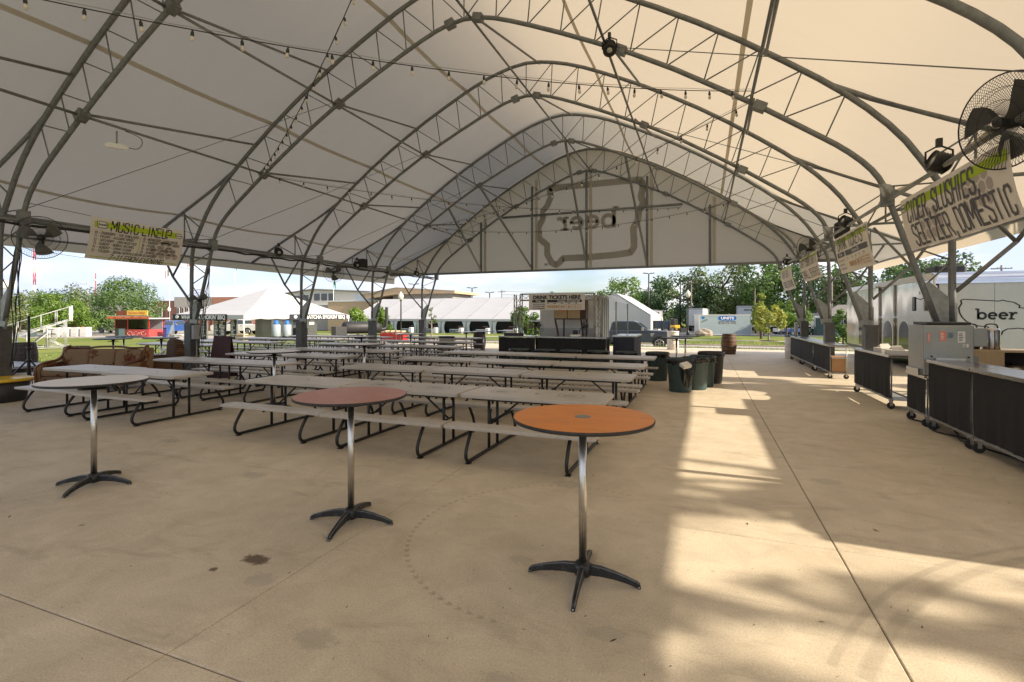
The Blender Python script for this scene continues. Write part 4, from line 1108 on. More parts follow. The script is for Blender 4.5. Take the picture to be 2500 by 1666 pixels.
blocktext(fn, 'CRAFT CIDER, LIGHT &', 0.14, 0.30, 2.2, 0.22, 'print_grey', t, 0.008, 0.125); blocktext(fn, 'SMALL BREWERIES', 0.2, 0.64, 2.1, 0.22, 'print_grey', t, 0.008, 0.125)
strip(fn, 0.02, 2.46, 0.04, 0.10, 0.004, 'lime', t)
t, fn = rb('craft beer banner farthest along the right columns', 21.9, 2.6, 0.82, 0.2)
blocktext(fn, 'CRAFT BEER /', 0.4, 0.36, 1.7, 0.22, 'print_grey', t, 0.008, 0.12); blocktext(fn, 'CIDER, SELTZER & MORE', 0.3, 0.71, 2.0, 0.2, 'print_grey', t, 0.008, 0.125)
strip(fn, 0.02, 2.5, 0.04, 0.10, 0.004, 'lime', t)

# ------------------------------------------------------------------ caged fans
M('fan_blade', (0.10, 0.095, 0.085), 0.4, 0.3, 0.1, 4)
def fan(label, loc, r, yaw, tilt=0.0, group=None, stand=False, wires_n=44, bracket=True):
    t = thing('caged_fan', label, 'fan', loc, 0, group)
    t.rotation_euler = (0, tilt, yaw)      # faces +x
    dp = r*0.30
    ring = lambda rr, x, q, nn=40: [(x, rr*cos(2*pi*k/nn), rr*sin(2*pi*k/nn)) for k in range(nn)]
    cg = MB().tube(ring(r, 0, 0), r*0.017, 6, closed=True).build('cage_rim', 'black_metal', t)
    for side in (1, -1):
        b = MB()
        for k in range(wires_n):
            a = 2*pi*k/wires_n
            pts = []
            for i in range(6):
                q = i/5; rr = r*(1-q*0.86); x = side*dp*0.5*sin(q*pi/2)**0.8*(1.0 if side > 0 else 1.3); aa = a+q*0.5*side
                pts.append((x, rr*cos(aa), rr*sin(aa)))
            b.tube(pts, r*0.0048, 3, cap=False)
        for q in (0.72, 0.45): b.tube([(side*dp*0.5*sin((1-q)*1.16/1*pi/2)**0.8, r*q*cos(2*pi*k/28), r*q*sin(2*pi*k/28)) for k in range(28)], r*0.006, 4, closed=True)
        b.build('cage', 'black_metal', t)
    for k in range(3):
        a0 = k*2*pi/3+0.4
        def fn(s, q, a0=a0):
            rr = r*(0.10+0.74*s); wd = (0.28+0.5*sin(min(1, s*1.15)*pi*0.62))*(1-0.25*s); aa = a0+(q-0.5)*wd*1.5+0.35*s
            return (r*0.13*(q-0.5)*(1.1-0.5*s), rr*cos(aa), rr*sin(aa))
        MB().grid(fn, 8, 6).build('blade', 'fan_blade', t)
    b = MB().lathe([(0.0, -0.06), (0.10, -0.05), (0.115, 0.0), (0.10, 0.05), (0, 0.06)], (0, 0, 0), 18)
    b.xf(Matrix.Scale(r, 4) @ Matrix.Translation((0.12, 0, 0)) @ Matrix.Rotation(pi/2, 4, 'Y')); b.build('hub', 'black_plastic', t)
    b = MB().lathe([(0.0, -0.3), (0.14, -0.28), (0.16, -0.05), (0.10, 0.06)], (0, 0, 0), 16)
    b.xf(Matrix.Scale(r, 4) @ Matrix.Translation((-0.1, 0, 0)) @ Matrix.Rotation(pi/2, 4, 'Y')); b.build('motor', 'black_metal', t)
    if bracket: MB().tube([(-r*0.35, 0, 0), (-r*0.6, 0, -r*0.25), (-r*0.75, 0, -r*0.75)], r*0.05, 7).build('bracket', 'black_metal', t)
    return t
fan('large black caged fan with dark blades above the cider banner', (2.78, 6.36, 3.66), 0.46, radians(205), 0.12, wires_n=84)
fan('black caged fan clamped high on the near left column', (-12.72, 6.0, 3.33), 0.43, radians(-35), 0.1, wires_n=60)
fan('black caged fan clamped halfway down the column by the music banner', (-13.15, 9.75, 2.15), 0.3, radians(-60), 0.0)
fan('black caged fan on the left pipe above the smokehouse tent', (-12.8, 14.75, 3.32), 0.36, radians(-50), 0.1)
fan('black caged fan tilted above the small breweries banner', (2.78, 16.2, 3.6), 0.4, radians(215), 0.3)
fan('black caged fan low behind the near left column', (-17.2, 6.75, 2.75), 0.36, radians(-35), 0.0)

# ------------------------------------------------------------------ lamps on the pipes
M('lens', (0.5, 0.5, 0.46), 0.15, 0, 0.05, 8, spec=0.8)
def parcan(label, loc, aim, s=1.0, group=None, cat='spotlight'):
    t = thing('stage_light', label, cat, loc, 0, group)
    q = Vector(aim).normalized().to_track_quat('Z', 'Y').to_matrix().to_4x4()
    T = q @ Matrix.Scale(s, 4)
    b = MB().lathe([(0.07, -0.12), (0.10, -0.1), (0.115, 0.06), (0.12, 0.09), (0.105, 0.09), (0.10, 0.075)], (0, 0, 0), 18).xf(T); b.build('housing', 'black_metal', t)
    MB().lathe([(0.1, 0.07), (0.0, 0.08)], (0, 0, 0), 18).xf(T).build('lens', 'lens', t)
    for k in range(5): MB().lathe([(0.1, -0.09+k*0.03), (0.122, -0.085+k*0.03), (0.1, -0.078+k*0.03)], (0, 0, 0), 18).xf(T).build('fin', 'black_metal', t)
    MB().tube([(0.13*s, 0, 0), (0.13*s, 0, 0.13*s), (0, 0, 0.2*s), (-0.13*s, 0, 0.13*s), (-0.13*s, 0, 0)], 0.012*s, 6).build('yoke', 'black_metal', t)
    MB().box(-0.03, -0.03, 0.18*s, 0.03, 0.03, 0.28*s).build('clamp', 'black_metal', t)
    return t
parcan('black stage light hanging from the near ridge arch', (-1.75, 9.9, 7.05), (0.1, -0.5, -0.7), 1.1)
parcan('black stage light on the pipe beside the large near fan', (2.85, 8.0, 3.72), (-0.9, -0.1, 0.35), 1.1)
parcan('black stage light above the drink tickets banner', (2.85, 12.55, 3.75), (-0.7, -0.3, 0.3))
parcan('black stage light above the far craft beer banner', (2.85, 20.6, 3.7), (-0.8, -0.2, 0.1))
parcan('black stage light on the left pipe by the music banner columns', (-12.9, 12.3, 3.8), (0.6, -0.3, -0.3), 1.0)
parcan('black stage light near the dark square speaker on the left pipe', (-12.9, 16.2, 3.75), (0.6, -0.3, -0.3), 1.0)
parcan('small black stage light on the last left pipe by the gable', (-12.9, 20.6, 3.75), (0.6, -0.3, -0.3), 0.9)
for i, (y, z) in enumerate(((9.95, 3.80), (14.15, 3.80), (18.35, 3.8))):
    t = thing('round_lamp', ('round grey lamp on the column between the '+('cider and tickets', 'tickets and breweries', 'breweries and beer')[i]+' banners'), 'lamp', (2.78, y-0.12, z))
    b = MB().lathe([(0.05, -0.10), (0.1, -0.03), (0.115, 0.03), (0.1, 0.035)], (0, 0, 0), 20).xf(Matrix.Rotation(-pi/2-0.35, 4, 'Y')); b.build('housing', 'galv', t)
    b = MB().lathe([(0.098, 0.02), (0.07, 0.04), (0, 0.05)], (0, 0, 0), 20).xf(Matrix.Rotation(-pi/2-0.35, 4, 'Y')); b.build('lens', 'lens', t)
t = thing('speaker', 'square black loudspeaker under the left roof pipe', 'speaker', (-13.4, 17.2, 3.85)); MB().box(-0.15, -0.15, -0.2, 0.15, 0.15, 0.25).build('cabinet', 'black_plastic', t, bevel=0.02); MB().box(0.151, -0.12, -0.17, 0.158, 0.12, 0.22).build('grille', 'rubber', t)
t = thing('speaker', 'square black loudspeaker beside the tilted fan on the right', 'speaker', (3.25, 14.6, 3.85)); MB().box(-0.14, -0.14, -0.2, 0.14, 0.14, 0.22).build('cabinet', 'black_plastic', t, bevel=0.02); MB().box(-0.158, -0.12, -0.17, -0.151, 0.12, 0.2).build('grille', 'rubber', t)
t = thing('floodlight', 'pale grey floodlight hanging from the left roof purlin', 'floodlight', (-11.05, 6.45, 5.15))
MB().prism([(-0.2, 0.0), (-0.16, -0.05), (0.16, -0.05), (0.2, 0.0), (0.14, 0.05), (-0.14, 0.05)], -0.1, 0.1, 'y').build('housing', 'white_paint', t, rot=(0.25, 0, radians(60)), bevel=0.01)
MB().box(-0.12, -0.07, -0.056, 0.12, 0.07, -0.051).build('lens', 'lens', t, rot=(0.25, 0, radians(60)))
MB().cyl((0, 0, 0.05), (0, 0, 0.3), 0.015).build('stem', 'galv', t)
MB().tube(smoothpoly([(0.1, 0.1, 0), (0.3, 0.25, -0.05), (0.35, 0.3, 0.2), (0.1, 0.1, 0.32)], 2), 0.007, 5).build('cable', 'black_plastic', t)

# ------------------------------------------------------------------ string lights
sock = MB().lathe([(0.008, 0.0), (0.012, -0.02), (0.020, -0.035), (0.021, -0.075), (0.016, -0.085)], (0, 0, 0), 8).mesh('socket', 'black_plastic')
bulb = MB().lathe([(0.014, -0.083), (0.023, -0.105), (0.025, -0.125), (0.018, -0.148), (0.0, -0.158)], (0, 0, 0), 8).mesh('bulb', 'bulb_glass')
def strand(label, pts, step=0.6, r=0.007, off=0.3):
    t = thing('string_light', label, 'string light', pts[0])
    P = [Vector(p)-Vector(pts[0]) for p in pts]
    MB().tube(P, r, 5).build('wire', 'black_plastic', t)
    MB().tube([p+Vector((0, 0.01, 0.035+0.01*sin(i*2.1))) for i, p in enumerate(P)], 0.004, 4).build('support_wire', 'galv', t)
    acc = off
    for a, c in zip(P, P[1:]):
        L = (c-a).length
        while acc < L:
            q = a.lerp(c, acc/L); s_ = obj('socket', sock, t, q); s_.rotation_euler = (rngp.uniform(-.15, .15), rngp.uniform(-.15, .15), 0); s_.scale = (0.95, 0.95, 0.95)
            obj('bulb', bulb, s_); acc += step
        acc -= L
strand('string of bulbs sweeping from the near left roof to the right arch', catenary((-8.6, 1.5, 5.35), (0.82, 10.0, 5.82), 0.42, 28), 0.52)
strand('string of bulbs rising from the left arch clamp to the roof overhead', catenary((-11.05, 10.0, 5.65), (-3.9, 5.3, 6.55), 0.28, 24), 0.46)
strand('string of bulbs along the left bays towards the gable', catenary((-11.0, 10.1, 5.5), (-0.9, 22.4, 6.35), 0.45, 30), 0.62)
strand('string of bulbs falling from the right arch to the far left clamp', catenary((0.82, 10.2, 5.7), (-11.1, 18.4, 5.55), 0.45, 30), 0.62)
strand('string of bulbs strung low across the gable wall', catenary((-11.0, 18.5, 5.5), (0.9, 18.5, 5.6), 0.55, 28), 0.6)

# ------------------------------------------------------------------ sofa, armchair, stand, tub
def flower_mat(name, basec, c1, c2):
    m, n, l, p = nm(name)
    tc = n.new("ShaderNodeTexCoord"); v = n.new("ShaderNodeTexVoronoi"); v.inputs['Scale'].default_value = 2.6
    nz = n.new("ShaderNodeTexNoise"); nz.inputs['Scale'].default_value = 9; nz.inputs['Detail'].default_value = 6; nz.inputs['Distortion'].default_value = 1.5
    l.new(tc.outputs['Object'], v.inputs['Vector']); l.new(tc.outputs['Object'], nz.inputs['Vector'])
    a = n.new("ShaderNodeMath"); a.operation = 'SUBTRACT'; l.new(nz.outputs['Fac'], a.inputs[0]); l.new(v.outputs['Distance'], a.inputs[1])
    r = n.new("ShaderNodeValToRGB"); r.color_ramp.elements.new(0.5); r.color_ramp.elements.new(0.6)
    for e, (po, c) in zip(r.color_ramp.elements, ((0.06, basec), (0.12, c1), (0.24, c2), (0.38, c1))): e.position = po; e.color = (*c, 1)
    l.new(a.outputs[0], r.inputs[0]); l.new(r.outputs[0], p.inputs['Base Color']); p.inputs['Roughness'].default_value = 0.9
    return m
flower_mat('floral', (0.23, 0.15, 0.085), (0.06, 0.02, 0.007), (0.20, 0.06, 0.015))
M('sofa_wood', (0.14, 0.05, 0.018), 0.4, 0, 0.25, 4, 0.05, 30, aniso=(1, 1, 5))
m, n, l, p = nm('plaid')
tc = n.new("ShaderNodeTexCoord"); base_ = None
r_ = []
for dr in ('X', 'Z'):
    w_ = n.new("ShaderNodeTexWave"); w_.bands_direction = dr; w_.inputs['Scale'].default_value = 5.0; w_.inputs['Distortion'].default_value = 0.4; l.new(tc.outputs['Object'], w_.inputs['Vector']); r_.append(w_)
mu = n.new("ShaderNodeMath"); mu.operation = 'ADD'; l.new(r_[0].outputs['Fac'], mu.inputs[0]); l.new(r_[1].outputs['Fac'], mu.inputs[1])
cr = n.new("ShaderNodeValToRGB"); cr.color_ramp.elements[0].color = (0.025, 0.012, 0.006, 1); cr.color_ramp.elements[1].color = (0.13, 0.065, 0.03, 1); cr.color_ramp.elements[1].position = 1.0
hm = n.new("ShaderNodeMath"); hm.operation = 'MULTIPLY'; hm.inputs[1].default_value = 0.5; l.new(mu.outputs[0], hm.inputs[0]); l.new(hm.outputs[0], cr.inputs[0]); l.new(cr.outputs[0], p.inputs['Base Color']); p.inputs['Roughness'].default_value = 0.9

def cushion(w, d, h, c, m, parent, name, puff=0.25, tilt=0.0):
    def sq(v, e): return (1 if v > 0 else -1)*abs(v)**e
    b = MB(); nu, nv = 20, 12; vs = []; fs = []
    for j in range(nv+1):
        th = pi*j/nv-pi/2
        for i in range(nu):
            a = 2*pi*i/nu; e1, e2 = 0.35, 0.3
            vs.append((w/2*sq(cos(th), e1)*sq(cos(a), e2), d/2*sq(cos(th), e1)*sq(sin(a), e2), h/2*sq(sin(th), e1)))
    for j in range(nv):
        for i in range(nu): fs.append((j*nu+i, j*nu+(i+1) % nu, (j+1)*nu+(i+1) % nu, (j+1)*nu+i))
    b.add(vs, fs, True); b.xf(Matrix.Translation(c) @ Matrix.Rotation(tilt, 4, 'X')); return b.build(name, m, parent)
sf = thing('sofa', 'old three-seat sofa with brown floral cushions and wood trim', 'sofa', (-13.55, 7.45, 0), radians(21))
for k in (-1, 0, 1):
    cushion(0.62, 0.2, 0.52, (k*0.63, 0.24, 0.64), 'floral', sf, 'back_cushion', tilt=-0.18)
    cushion(0.63, 0.66, 0.17, (k*0.63, -0.12, 0.40), 'floral', sf, 'seat_cushion')
MB().box(-1.0, -0.4, 0.12, 1.0, 0.42, 0.32).build('base', 'floral', sf, bevel=0.03)
cushion(2.0, 0.16, 0.62, (0, 0.38, 0.60), 'floral', sf, 'backrest', tilt=-0.15)
for sg in (-1, 1):
    b = MB().prism([(-0.44, 0.1), (0.46, 0.1), (0.52, 0.93), (0.30, 0.95), (0.22, 0.62), (-0.36, 0.58), (-0.46, 0.52)], sg*0.98-0.06, sg*0.98+0.06, 'x'); b.build('arm', 'floral', sf, bevel=0.03)
    MB().tube(smoothpoly([(sg*0.98, -0.45, 0.15), (sg*1.0, -0.48, 0.5), (sg*0.98, -0.3, 0.62), (sg*0.98, 0.18, 0.66), (sg*0.96, 0.30, 0.95), (sg*0.96, 0.4, 0.97)], 2), 0.035, 8).build('wood_trim', 'sofa_wood', sf)
    for yy in (-0.36, 0.36): MB().lathe([(0.025, 0), (0.03, 0.05), (0.045, 0.13)], (sg*0.9, yy, 0), 10).build('foot', 'sofa_wood', sf)
MB().tube(smoothpoly([(-0.96, 0.38, 0.94), (-0.5, 0.42, 0.92), (-0.3, 0.42, 0.96), (0.3, 0.42, 0.96), (0.5, 0.42, 0.92), (0.96, 0.38, 0.94)], 2), 0.026, 7).build('wood_trim', 'sofa_wood', sf)
ac = thing('armchair', 'brown plaid armchair with rounded high back beside the floral sofa', 'armchair', (-13.45, 8.95, 0), radians(-20))
b = MB().prism([(-0.42, 0.1), (0.42, 0.1), (0.44, 0.7), (0.36, 0.98), (0.2, 1.08), (-0.2, 1.1), (-0.38, 1.0), (-0.45, 0.7)], 0.18, 0.42, 'y'); b.build('backrest', 'plaid', ac, bevel=0.07)
cushion(0.62, 0.66, 0.2, (0, -0.1, 0.42), 'plaid', ac, 'seat_cushion')
for sg in (-1, 1): cushion(0.2, 0.85, 0.58, (sg*0.44, -0.02, 0.36), 'plaid', ac, 'arm')
MB().box(-0.4, -0.4, 0.05, 0.4, 0.35, 0.32).build('base', 'plaid', ac, bevel=0.03)
ss = thing('speaker_stand', 'black tripod pole stand to the left of the floral sofa', 'stand', (-15.2, 6.95, 0))
MB().cyl((0, 0, 0.08), (0, 0, 0.95), 0.033, n=12).build('lower_tube', 'black_metal', ss); MB().cyl((0, 0, 0.95), (0, 0, 1.72), 0.026, n=12).build('upper_tube', 'black_metal', ss)
MB().lathe([(0.045, 0.9), (0.05, 0.98)], (0, 0, 0), 12).build('collar', 'black_metal', ss); MB().box(-0.1, -0.015, 0.93, -0.04, 0.015, 0.955).build('knob', 'black_plastic', ss); MB().lathe([(0.05, 0.6), (0.055, 0.66)], (0, 0, 0), 12).build('collar', 'black_metal', ss)
for k in range(3):
    a = 0.5+k*2*pi/3; MB().beam((0.05*cos(a), 0.05*sin(a), 0.62), (0.55*cos(a), 0.55*sin(a), 0.03), 0.02, 0.035).build('leg', 'black_metal', ss); MB().beam((0.04*cos(a), 0.04*sin(a), 0.16), (0.36*cos(a), 0.36*sin(a), 0.26), 0.012, 0.02).build('strut', 'black_metal', ss)
M('tub_yellow', (0.62, 0.40, 0.02), 0.4, 0, 0.1, 4)
tb = thing('storage_tub', 'black plastic tub with yellow rim at the near left column', 'tub', (-13.2, 5.62, 0))
MB().lathe([(0.33, 0), (0.35, 0.02), (0.41, 0.42), (0.39, 0.42), (0.34, 0.05), (0, 0.04)], (0, 0, 0), 32).build('tub', 'black_plastic', tb); MB().lathe([(0.415, 0.40), (0.46, 0.42), (0.46, 0.455), (0.42, 0.47), (0.38, 0.45)], (0, 0, 0), 32).build('rim', 'tub_yellow', tb)
# low stage deck behind the stand and a leaning dark panel at the second left column
dk = thing('stage_deck', 'low grey stage deck behind the tripod stand', 'stage', (-18.2, 8.0, 0)); MB().box(-1.1, -1.0, 0.30, 1.1, 0.45, 0.36).build('deck', 'grey_paint', dk, bevel=0.005)
for a in (-1, 1):
    for c in (-0.9, 0.38): MB().box(a-0.04, c-0.04, 0, a+0.04, c+0.04, 0.30).build('leg', 'black_metal', dk)
M('maroon', (0.045, 0.012, 0.012), 0.5, 0, 0.2, 3)
sg_ = thing('a_frame_sign', 'dark maroon folding sign standing at the second left column', 'sign', (-12.6, 10.05, 0), radians(20))
MB().add([(-0.3, -0.25, 0), (0.3, -0.25, 0), (0.24, -0.02, 1.15), (-0.24, -0.02, 1.15), (-0.3, -0.22, 0), (0.3, -0.22, 0), (0.24, 0.0, 1.15), (-0.24, 0.0, 1.15)], [(0, 1, 2, 3), (7, 6, 5, 4), (0, 4, 5, 1), (1, 5, 6, 2), (2, 6, 7, 3), (3, 7, 4, 0)]).build('panel', 'maroon', sg_)
MB().add([(-0.3, 0.25, 0), (0.3, 0.25, 0), (0.24, 0.03, 1.15), (-0.24, 0.03, 1.15), (-0.3, 0.22, 0), (0.3, 0.22, 0), (0.24, 0.01, 1.15), (-0.24, 0.01, 1.15)], [(3, 2, 1, 0), (4, 5, 6, 7), (1, 5, 4, 0), (2, 6, 5, 1), (3, 7, 6, 2), (0, 4, 7, 3)]).build('panel', 'maroon', sg_)
# electric boxes and dangling cables on piers
for i, (x, y) in enumerate(((-13.60, 9.98), (3.50, 22.6), (-13.60, 22.58))):
    eb = thing('electric_box', ('grey electric box on the pier by the music banner', 'grey electric box on the far right pier', 'blue-grey electric box on the last left pier')[i], 'electric box', (x, y, 1.25))
    sx = 1 if x < -5 else -1
    MB().box(0 if sx > 0 else -0.1, -0.12, -0.2, 0.1 if sx > 0 else 0, 0.12, 0.2).build('cabinet', 'grey_paint', eb, bevel=0.01)
    MB().cyl((sx*0.05, 0, -1.25), (sx*0.05, 0, -0.2), 0.015).build('conduit', 'galv', eb)
for k, (y, seed) in enumerate(((10.05, 1), (5.85, 2))):
    cc = thing('hanging_cable', ('tangle of black cable down the second left column', 'tangle of black cable down the near left column')[k], 'cable', (-13.1, y, 3.6))
    rg = random.Random(seed)
    for q in range(4):
        P = [(0, 0, 0)]; x = 0; yv = 0
        for j in range(9):
            x -= 0.055+rg.uniform(-.03, .03); yv += rg.uniform(-.05, .05); P.append((x, yv, -0.33*(j+1)+rg.uniform(-.05, .05)))
        MB().tube(smoothpoly(P, 1), 0.009, 5).build('cable', 'black_plastic', cc)

# ------------------------------------------------------------------ drink ticket booth
BF = 'black'
counter_lab = ('black-draped ticket counter with steel top left of the booth', 'long black-draped ticket counter in front of the booth')
def booth_counter(label, x0, x1, y, skirt='skirt'):
    t = counter(label, -(x1-x0)/2, (x1-x0)/2, 0, 1.05, 0.62, None, 'counter_top', skirt, casters=False, name='ticket_counter')
    t.location = ((x0+x1)/2, y, 0); t.rotation_euler = (0, 0, pi/2); return t
booth_counter(counter_lab[0], -6.4, -5.1, 15.3); booth_counter(counter_lab[1], -5.04, -2.8, 15.3)
M('skirt_navy', (0.02, 0.024, 0.042), 0.7, 0, 0.25, 5, 0.3, 60)
t = counter('navy-draped side counter beside the ticket booth', -0.9, 0.9, 0, 1.08, 0.7, None, 'counter_top', 'skirt_navy', casters=False, name='ticket_counter'); t.location = (-2.05, 16.9, 0); t.rotation_euler = (0, 0, pi)
bt = thing('ticket_booth', 'aluminium truss frame with drink tickets here banner over the counters', 'ticket booth', (0, 0, 0))
def box_truss(p0, p1, s_=0.22, name='truss', step=0.3):
    a = Vector(p0); c = Vector(p1); d = (c-a); L = d.length; d.normalize()
    u = Vector((0, 1, 0)); v = d.cross(u).normalized()
    b = obj(name, None, bt)
    cor = [u*i*s_/2+v*j*s_/2 for i, j in ((-1, -1), (1, -1), (1, 1), (-1, 1))]
    for q in cor: MB().cyl(a+q, c+q, 0.02, n=7).build('chord', 'galv', b)
    k = int(L/step); m_ = MB()
    for i in range(k):
        for e in range(4):
            q0 = cor[e]; q1 = cor[(e+1) % 4]
            if i % 2: q0, q1 = q1, q0
            m_.cyl(a+d*(L*i/k)+q0, a+d*(L*(i+1)/k)+q1, 0.009, n=5)
    o = m_.build('lacing', 'galv', b); o['kind'] = 'stuff'
bt_x0, bt_x1, bt_y = -5.95, -3.32, 16.3
for x in (bt_x0, bt_x1):
    box_truss((x-0.12, bt_y, 0), (x-0.12, bt_y, 2.46)) if x == bt_x0 else box_truss((x+0.05, bt_y, 0), (x+0.05, bt_y, 2.46))
box_truss((bt_x0, bt_y, 2.36), (bt_x1-0.07, bt_y, 2.36))
BN = lambda s, d, e=0.0: (-5.62+s, 16.14-e-0.0, 2.47-d)
MB().box(-5.62, 16.142, 1.91, -3.66, 16.15, 2.47).build('banner', 'banner', bt)
txt(BN, 'DRINK TICKETS HERE', 0.17, 'print_black', bt, 0.15, 0.185, 0.006, 0.008, fit=1.66)
for x0, x1 in ((0.12, 0.58), (0.66, 1.86)): strip(BN, x0, x1, 0.215, 0.30, 0.004, 'print_black', bt, k=1)
txt(BN, 'Prices', 0.07, 'print_white', bt, 0.26, 0.28, 0.007, 0.003); txt(BN, 'Packages  $30 (save $6)', 0.07, 'print_white', bt, 1.02, 0.28, 0.007, 0.002, fit=0.76)
for i, s_ in enumerate(('$ 8 (1) Can or Wine', '$ 9 (1) Bar Night', '$ 10 (1) Mixed Beer')): txt(BN, s_, 0.05, 'print_black', bt, 0.16, 0.38+i*0.07, 0.005, 0.002, fit=0.42)
for k in range(5):
    x0 = 0.67+k*0.245; txt(BN, '#%d' % (k+1), 0.045, 'print_black', bt, x0, 0.345, 0.005, 0.002)
    if k: strip(BN, x0-0.02, x0-0.014, 0.31, 0.53, 0.004, 'print_black', bt, k=1)
    for i in range(4-k): strip(BN, x0+i*0.055, x0+0.032+i*0.055, 0.40, 0.49, 0.005, 'print_amber', bt, 'printed_glass', 1)
    for i in range(k):
        for j in range(3): strip(BN, x0+(3-i)*0.055, x0+0.022+(3-i)*0.055, 0.37+j*0.055, 0.395+j*0.055, 0.005, 'print_amber', bt, 'printed_ticket', 1)
# white trailer body behind the booth
kt = thing('ticket_trailer', 'small white trailer with awning posts behind the ticket booth', 'trailer', (0, 0, 0))
M('trailer_white', (0.58, 0.58, 0.57), 0.4, 0.1, 0.06, 3, dirt=(0.4, 0.38, 0.34)); M('diamond_plate', (0.36, 0.35, 0.33), 0.35, 0.8, 0.15, 40, 0.3, 60)
MB().box(-5.9, 18.2, 0.35, -3.7, 20.9, 2.5).build('body', 'trailer_white', kt, bevel=0.05); MB().box(-5.88, 18.17, 0.36, -3.72, 18.195, 1.25).build('kick_plate', 'diamond_plate', kt)
MB().grid(lambda s, q: (-3.68+s*0.75, 18.0+q*3.0, 2.55-0.35*s*s), 8, 4).build('awning', 'trailer_white', kt)
for yy in (18.05, 20.95):
    MB().cyl((-2.95, yy, 0), (-2.95, yy, 2.22), 0.025).build('awning_post', 'galv', kt)
for yy in (19.2, 19.95): MB().cyl((-5.8, yy, 0.3), (-3.8, yy, 0.3), 0.3, n=20).build('wheel', 'rubber', kt)
for k in range(6): MB().box(-3.695, 18.5+k*0.42, 0.5, -3.68, 18.56+k*0.42, 2.4).build('rib', 'galv', kt)
wb = thing('wall_cabinet', 'tan double cabinet numbered 26 on dark angled legs inside the booth', 'cabinet', (-5.05, 17.3, 0))
M('tan_board', (0.44, 0.32, 0.18), 0.6, 0, 0.08, 3); M('dark_wood', (0.06, 0.025, 0.012), 0.5, 0, 0.2, 3)
for k in range(2): MB().box(0.02+k*0.48, -0.012, 1.62, 0.47+k*0.48, 0, 2.25).build('door', 'tan_board', wb)
MB().box(0, 0.001, 1.58, 1.16, 0.4, 2.28).build('case', 'dark_wood', wb)
lettering('26', lambda a, c: (a, -0.0145, c), 'sticker_red', wb, 0.16, 0.004, 1, 0.22, 1.85)
for k in (0.02, 0.98): MB().beam((k, 0.05, 1.58), (0.25 if k < 0.5 else 1.1, 0.3, 0.1), 0.05, 0.05).build('leg', 'dark_wood', wb)
MB().beam((0.28, 0.3, 0), (0.28, 0.3, 1.58), 0.05, 0.05).build('leg', 'dark_wood', wb); MB().beam((1.12, 0.3, 0), (1.12, 0.3, 1.58), 0.05, 0.05).build('leg', 'dark_wood', wb)
fan('black caged desk fan on the left ticket counter', (-5.25, 15.75, 1.31), 0.27, radians(-60), 0, wires_n=40)
fan('grey caged pedestal fan at the right of the ticket counter', (-3.55, 15.75, 1.36), 0.30, radians(30), 0, wires_n=40)
cr_ = thing('cash_drawer', 'flat black cash drawer on the left ticket counter', 'drawer', (-6.0, 15.55, 1.051)); MB().box(-0.25, -0.15, 0, 0.35, 0.15, 0.09).build('drawer', 'black_metal', cr_, bevel=0.006); MB().box(-0.2, -0.12, 0.091, 0.1, 0.1, 0.14).build('papers', 'print_white', cr_)
tl = thing('card_terminal', 'small white card reader on the long ticket counter', 'card reader', (-3.85, 15.6, 1.051)); MB().box(-0.15, -0.1, 0, 0.15, 0.1, 0.06).build('base', 'sticker_white', tl, bevel=0.01); MB().box(-0.08, -0.02, 0.06, 0.08, 0.03, 0.2).build('screen', 'black_plastic', tl, rot=None)

# ------------------------------------------------------------------ chrome beer trailer and an unseen one added for shade
def rough_chrome():
    m, n, l, p = nm('polished_panel')
    p.inputs['Base Color'].default_value = (0.62, 0.60, 0.57, 1); p.inputs['Metallic'].default_value = 1; p.inputs['Roughness'].default_value = 0.14
    tc = n.new("ShaderNodeTexCoord"); t = n.new("ShaderNodeTexNoise"); t.inputs['Scale'].default_value = 0.8; t.inputs['Detail'].default_value = 1
    l.new(tc.outputs['Object'], t.inputs['Vector']); b = n.new("ShaderNodeBump"); b.inputs['Strength'].default_value = 0.25; b.inputs['Distance'].default_value = 0.08
    l.new(t.outputs['Fac'], b.inputs['Height']); l.new(b.outputs[0], p.inputs['Normal'])
rough_chrome()
M('panel_white', (0.55, 0.54, 0.52), 0.4, 0.0, 0.05, 2, dirt=(0.4, 0.37, 0.32), dirt_amt=0.2)
M('trim_chrome', (0.6, 0.6, 0.6), 0.12, 1.0, 0.05, 3)
M('seam_dark', (0.05, 0.05, 0.05), 0.6, 0, 0.1, 4)
USA = [(0.035, 0.94), (0.07, 0.97), (0.5, 0.915), (0.545, 0.94), (0.575, 0.92), (0.64, 0.895), (0.68, 0.88), (0.72, 0.83), (0.745, 0.80), (0.735, 0.75), (0.79, 0.74), (0.86, 0.83), (0.905, 0.89), (0.945, 0.94), (0.985, 0.96), (0.985, 0.90), (0.965, 0.83), (0.935, 0.75), (0.94, 0.70), (0.905, 0.64), (0.915, 0.57), (0.87, 0.47), (0.82, 0.38), (0.83, 0.30), (0.87, 0.22), (0.885, 0.10), (0.865, 0.07), (0.83, 0.13), (0.79, 0.24), (0.72, 0.25), (0.66, 0.235), (0.60, 0.23), (0.545, 0.17), (0.525, 0.08), (0.49, 0.10), (0.44, 0.20), (0.40, 0.21), (0.36, 0.28), (0.25, 0.30), (0.15, 0.36), (0.10, 0.42), (0.05, 0.52), (0.02, 0.63), (0.01, 0.75), (0.045, 0.86)]
